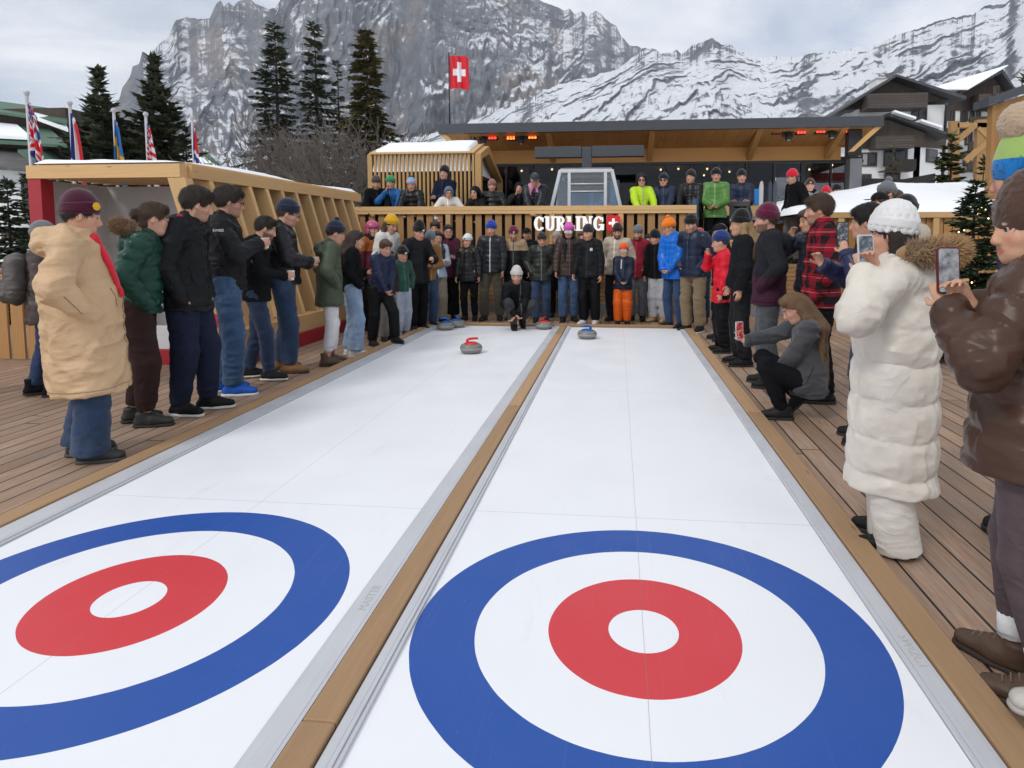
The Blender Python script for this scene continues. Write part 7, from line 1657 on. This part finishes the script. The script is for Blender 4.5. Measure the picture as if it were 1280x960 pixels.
# socks of the brown puffer
for sg in (1, -1):
    l = rb['legs'][sg]; q = MB(); a = l['ank']; d = nrm(l['kn']-a); q.tube([a+d*.045, a+d*.09, a+d*.13], [.047, .046, .044], 16); q.build('sock', cloth('knit', (.62, .62, .62)), rb['o'])
P('person in blue and lime bobble hat with big pale fur pompom at the picture edge', dp(1312, 3.35), 128, 186, 1300, group=GRR, vox=.0075, head=(-6, 4), lean=9, jacket=('nylon', (.02, .03, .06), .1, dict(hood='down')), legs=('wool', BK, 'straight'), shoes=(DSH, BSO, 'boot'),
  hat=('pombeanie', (.008, .16, .46), dict(pom=(.42, .31, .21), ps=2.3, c2=(.30, .44, .12), z2=1.90, cuff=False, tall=.085, brow=.005, knit=False)), hair=('dark', 'short'))
P('person at the right picture edge of whom only one silver sneaker shows', (1.74, 1.74), 176, H=1.66, group=GRR, vox=.010, jacket=('nylon', NAVY, .1, {}), legs=('denim', DJEAN, 'straight'), shoes=((.45, .43, .38), (.35, .33, .30), 'sneaker'), hair=('brown', 'short'), R_='pocket', L_='pocket', feet=((.10, .50), (-.10, -.14)))
# small heads beyond the cream coat
for lb, px, py, Y, hat_, jk in (('person in slate grey bobble beanie far beyond the cream coat', 1108, 229, 10.6, ('pombeanie', (.13, .14, .155), dict(pom=(.13, .14, .155))), BK),
        ('bare headed person beyond the cream coat next to the slate beanie', 1119, 237, 10.9, None, (.05, .04, .04)),
        ('person in plain black beanie close behind the white cable beanie', 1132, 246, 6.6, ('beanie', BK), (.40, .35, .28)),
        ('person in dark cap to the left of the slate grey bobble beanie', 1100, 240, 9.8, ('cap', BK), BK)):
    P(lb, dp(px, Y), 200, py, px, group=GRR, jacket=('nylon', jk, .12, dict(hood='down')), legs=('wool', BK, 'straight'), shoes=(DSH, BSO, 'boot'), hat=hat_, hair=('brown', 'short'))

# ---- far left, behind the tan parka
r = P('person in brown quilted jacket and jeans standing close behind the tan parka', ft(64, 494), 38, H=1.62, group=GL, vox=.009, jacket=('lite', (.070, .052, .045), .20, dict(fat=1.5, quilt=(.085, .012))), legs=('denim', (.022, .040, .10), 'slim'), shoes=(BK, BSO, 'boot'), hair=('brown', 'short'), hat=('beanie', GREY), feet=((.08, .05), (-.08, -.12)))
bpk = empty('backpack', r['W'](r['C'](0, -.22, -.10)), 0, 'slouchy grey backpack worn by the person behind the tan parka', 'backpack'); bpk.rotation_euler = (0, 0, R(38-90))
g = Grow([Ell((0, 0, -.02), (.165, .105, .22), .03), Ell((0, .01, .16), (.12, .085, .09), .06), Ell((0, -.085, -.09), (.12, .05, .11), .03)], .009); g.folds(.014, 55, 4.4); g.mesh('bag', cloth('nylon', (.115, .105, .098)), bpk)
for sg in (1, -1):
    q = MB(); q.tube([(sg*.07, .09, .18), (sg*.10, .12, .26), (sg*.11, .24, .30), (sg*.125, .40, .22), (sg*.125, .42, .05)], .018, 8); q.build('strap', cloth('nylon', (.05, .048, .046)), bpk)
P('person at the left edge in navy puffer sleeve and dark glove', (-6.20, 5.35), 25, H=1.70, group=GL, vox=.010, jacket=('lite', (.012, .015, .034), .1, dict(fat=1.4)), legs=('wool', BK, 'straight'), shoes=(DSH, BSO, 'boot'), hair=('dark', 'short'), hat=('beanie', NAVY), R_='cup', L_='pocket')

# ---- terrace
def T(label, px, py, Y=13.05, face=-90, **k):
    k.setdefault('legs', ('wool', BK, 'straight')); k.setdefault('shoes', (DSH, BSO, 'boot')); k.setdefault('hair', ('dark', 'short')); k.setdefault('vox', .0125); hx = k.pop('hatx', .03 if k.get('hat') else 0)
    return P(label, dp(px, Y), face, py, px, z0=1.0, hatx=hx, group=GT, **k)
RLk = dict(R_=('rail', dict(w=(.14, .36, -.24))), L_=('rail', dict(w=(.14, .36, -.24))), lean=14)
T('person in brown beanie and black coat leaning on the railing, first from its left end', 472, 222, 12.98, -70, jacket=('wool', BK, .12, {}), hat=('beanie', (.060, .042, .032)), hair=('brown', 'short'), beard=.5, head=(15, 10), **RLk)
T('person in green bobble beanie and blue jacket, hand raised to the face', 491, 219, 13.1, -80, jacket=('nylon', (.010, .10, .30), .1, {}), hat=('pombeanie', (.03, .25, .08), dict(pom=BK, ps=.6)), R_='face', L_=('rail', {}), lean=8, hatx=.09)
T('person in pink and pale blue bobble hat and black coat leaning on the railing', 518, 221, 13.0, -96, jacket=('puffer', BK, .12, {}), hat=('pombeanie', (.15, .38, .62), dict(cc=(.55, .30, .34), pom=(.08, .07, .09), ps=.8)), hatx=.09, hair=('light', 'shoulder'), **RLk)
T('person standing tall in black headscarf and navy coat before the slats', 557, 208, 13.9, -110, jacket=('wool', (.010, .014, .028), .2, {}), hat=('beanie', BK, dict(cuff=False)), hair=('black', 'shoulder'), R_='fold', L_='fold')
T('person in white jacket and steel blue beanie hunched over the railing', 563, 233, 13.0, -90, jacket=('lite', (.60, .60, .57), .1, dict(fat=1.5)), hat=('hood', (.10, .14, .20)), glasses=((.1, .1, .1), 'clear'), R_=('rail', dict(w=(.25, .36, -.16))), L_=('rail', dict(w=(.25, .36, -.16))), lean=26)
T('small child in black hood with white sleeve badge at the railing', 598, 236, 13.0, -90, child=True, jacket=('nylon', BK, .1, {}), hat=('hood', BK), **RLk)
T('person in dusty pink beanie and black puffer with teal hood', 616, 225, 13.1, -90, jacket=('puffer', BK2, .1, dict(inner=(.03, .12, .12))), hat=('beanie', (.26, .11, .10), dict(cuff=False)), beard=.4, w=1.05, R_='pocket', L_='point')
T('person in black hood with raised fist next to the gondola', 649, 228, 13.15, -90, jacket=('nylon', BK, .1, {}), hat=('hood', BK), R_='face', L_='clasp')
T('person in black cap and puffer with pink and white scarf, hands folded on the railing', 671, 217, 12.98, -90, jacket=('lite', (.012, .013, .020), .1, dict(fat=1.6)), hat=('cap', (.03, .035, .04)), hair=('grey', 'short'), glasses=((.1, .1, .1), 'clear'), scarf=((.55, .22, .33), 'hang'), w=1.06, R_=('rail', dict(w=(.03, .36, -.24))), L_=('rail', dict(w=(.03, .36, -.24))), lean=18, head=(0, 10))
T('person in neon yellow and black ski jacket with sunglasses at the railing', 802, 217, 13.05, -92, jacket=('nylon', (.42, .62, .02), .1, dict(fat=1.1, zip=(.3, .3, .3))), hat=('hood', (.018, .016, .017)), glasses=((.01, .01, .01), 'sun'), R_='rail', L_='rail')
T('person in dark navy beanie and navy jacket beside the neon jacket', 830, 217, 13.1, -95, jacket=('nylon', (.012, .020, .05), .1, {}), hat=('beanie', (.010, .012, .02)), glasses=((.01, .01, .01), 'sun'), scarf=((.01, .015, .03), 'wrap'), R_='rail', L_='rail')
T('person in black puffer and dark beanie at the right end of the railing', 863, 213, 13.15, -110, jacket=('lite', BK, .12, dict(fat=1.5)), hat=('beanie', (.014, .013, .014), dict(cuff=False)), head=(10, 0), R_='rail', L_='clasp')
T('person in grass green puffer and black trousers, hands clasped, beside the padded post', 893, 211, 13.05, -100, jacket=('lite', (.085, .20, .045), .10, dict(fat=1.5, quilt=(.10, .010))), hat=('beanie', BK), hair=('brown', 'short'), vox=.011, R_=('clasp', dict(w=(.02, .24, -.22))), L_=('clasp', dict(w=(.02, .24, -.24))), w=1.05)
T('smiling person in black fur hat and navy jacket, arms folded behind a grey barrier', 926, 215, 13.75, -95, jacket=('nylon', (.012, .020, .048), .12, {}), hat=('beanie', BK, dict(cuff=False, fur=1)), R_='fold', L_='fold', lean=5)
T('person in scarlet knit hat and black jacket with grey trousers, looking down to the lanes', 991, 212, 12.95, 196, jacket=('wool', BK, .06, dict(fat=1.4)), legs=('denim', (.085, .082, .078), 'straight'), hat=('beanie', (.55, .010, .030), dict(cuff=False)), hair=('brown', 'bun'), head=(-4, 14), R_='pocket', L_='pocket', vox=.011)
T('person in brown and white beanie and grey jacket behind the scarlet knit hat', 1010, 224, 14.2, -110, jacket=('fleece', (.20, .20, .21), .1, {}), hat=('beanie', (.07, .025, .022), dict(patch=(.6, .55, .5))), scarf=(BK, 'wrap'))
T('child in crimson beanie further back near the glass corner', 1031, 235, 15.0, -120, child=True, jacket=('fleece', (.5, .5, .5), .1, {}), hat=('beanie', (.55, .010, .025)))
T('person in dark green coat standing near the red and white stand', 1042, 231, 15.6, -60, jacket=('wool', (.012, .028, .024), .15, {}), hat=('beanie', BK))
# ================================================================== light
w = bpy.data.worlds.new('World'); sc.world = w; w.use_nodes = True
nt = w.node_tree; N = nt.nodes; L = nt.links; bg = N['Background']
sky = N.new('ShaderNodeTexSky'); sky.sky_type = 'NISHITA'; sky.sun_disc = False
SUN_EL, SUN_AZ = R(42), R(215)          # azimuth clockwise from +Y
sky.sun_elevation = SUN_EL; sky.sun_rotation = SUN_AZ; sky.altitude = 1200; sky.air_density = 1.0; sky.dust_density = 1.2; sky.ozone_density = 1.2
tc = N.new('ShaderNodeTexCoord'); sepn = N.new('ShaderNodeSeparateXYZ'); L.new(tc.outputs['Generated'], sepn.inputs[0])
def mth(op, a, b=None, clamp=False):
    n = N.new('ShaderNodeMath'); n.operation = op; n.use_clamp = clamp
    for i, v in enumerate((a, b)):
        if v is None: continue
        if isinstance(v, (int, float)): n.inputs[i].default_value = v
        else: L.new(v, n.inputs[i])
    return n.outputs[0]
# flat cloud layer: project the view direction on a plane overhead
zc = mth('MAXIMUM', sepn.outputs[2], .0); den = mth('ADD', zc, .22)
cb = N.new('ShaderNodeCombineXYZ'); L.new(mth('DIVIDE', sepn.outputs[0], den), cb.inputs[0]); L.new(mth('DIVIDE', sepn.outputs[1], den), cb.inputs[1])
n1 = N.new('ShaderNodeTexNoise'); L.new(cb.outputs[0], n1.inputs['Vector']); n1.inputs['Scale'].default_value = 1.15; n1.inputs['Detail'].default_value = 8; n1.inputs['Roughness'].default_value = .52; n1.inputs['Distortion'].default_value = .6
n2 = N.new('ShaderNodeTexNoise'); L.new(cb.outputs[0], n2.inputs['Vector']); n2.inputs['Scale'].default_value = 3.1; n2.inputs['Detail'].default_value = 9; n2.inputs['Roughness'].default_value = .6
cr = N.new('ShaderNodeValToRGB'); L.new(n1.outputs['Fac'], cr.inputs[0]); cr.color_ramp.elements[0].position = .34; cr.color_ramp.elements[1].position = .55
cr.color_ramp.elements[0].color = (.25, .25, .25, 1); cr.color_ramp.elements[1].color = (1, 1, 1, 1)
c2 = N.new('ShaderNodeValToRGB'); L.new(n2.outputs['Fac'], c2.inputs[0]); c2.color_ramp.elements[0].position = .3; c2.color_ramp.elements[1].position = .7
c2.color_ramp.elements[0].color = (12.6, 13.0, 13.7, 1); c2.color_ramp.elements[1].color = (15.5, 15.6, 15.8, 1)
sk = N.new('ShaderNodeMix'); sk.data_type = 'RGBA'; sk.blend_type = 'MULTIPLY'; sk.inputs[0].default_value = 1; L.new(sky.outputs[0], sk.inputs[6]); sk.inputs[7].default_value = (1.25, 1.32, 1.45, 1)
mx = N.new('ShaderNodeMix'); mx.data_type = 'RGBA'; L.new(cr.outputs[0], mx.inputs[0]); L.new(sk.outputs[2], mx.inputs[6]); L.new(c2.outputs[0], mx.inputs[7])
L.new(mx.outputs[2], bg.inputs[0]); bg.inputs[1].default_value = .085
sd = bpy.data.lights.new('sun', 'SUN'); so = bpy.data.objects.new('sun', sd); col.objects.link(so)
sd.energy = 1.5; sd.angle = R(14); sd.color = (1, .97, .93)
dirv = Vector((math.sin(SUN_AZ)*math.cos(SUN_EL), math.cos(SUN_AZ)*math.cos(SUN_EL), math.sin(SUN_EL)))
so.rotation_euler = dirv.to_track_quat('Z', 'Y').to_euler()
vs = sc.view_settings; sc.display_settings.display_device = 'sRGB'; vs.view_transform = 'Standard'; vs.look = 'None'; vs.gamma = 1; vs.use_curve_mapping = False; vs.exposure = -.06
cy = sc.cycles
cy.max_bounces = 6; cy.diffuse_bounces = 3; cy.glossy_bounces = 3; cy.transmission_bounces = 4; cy.transparent_max_bounces = 16; cy.volume_bounces = 0
cy.use_denoising = True
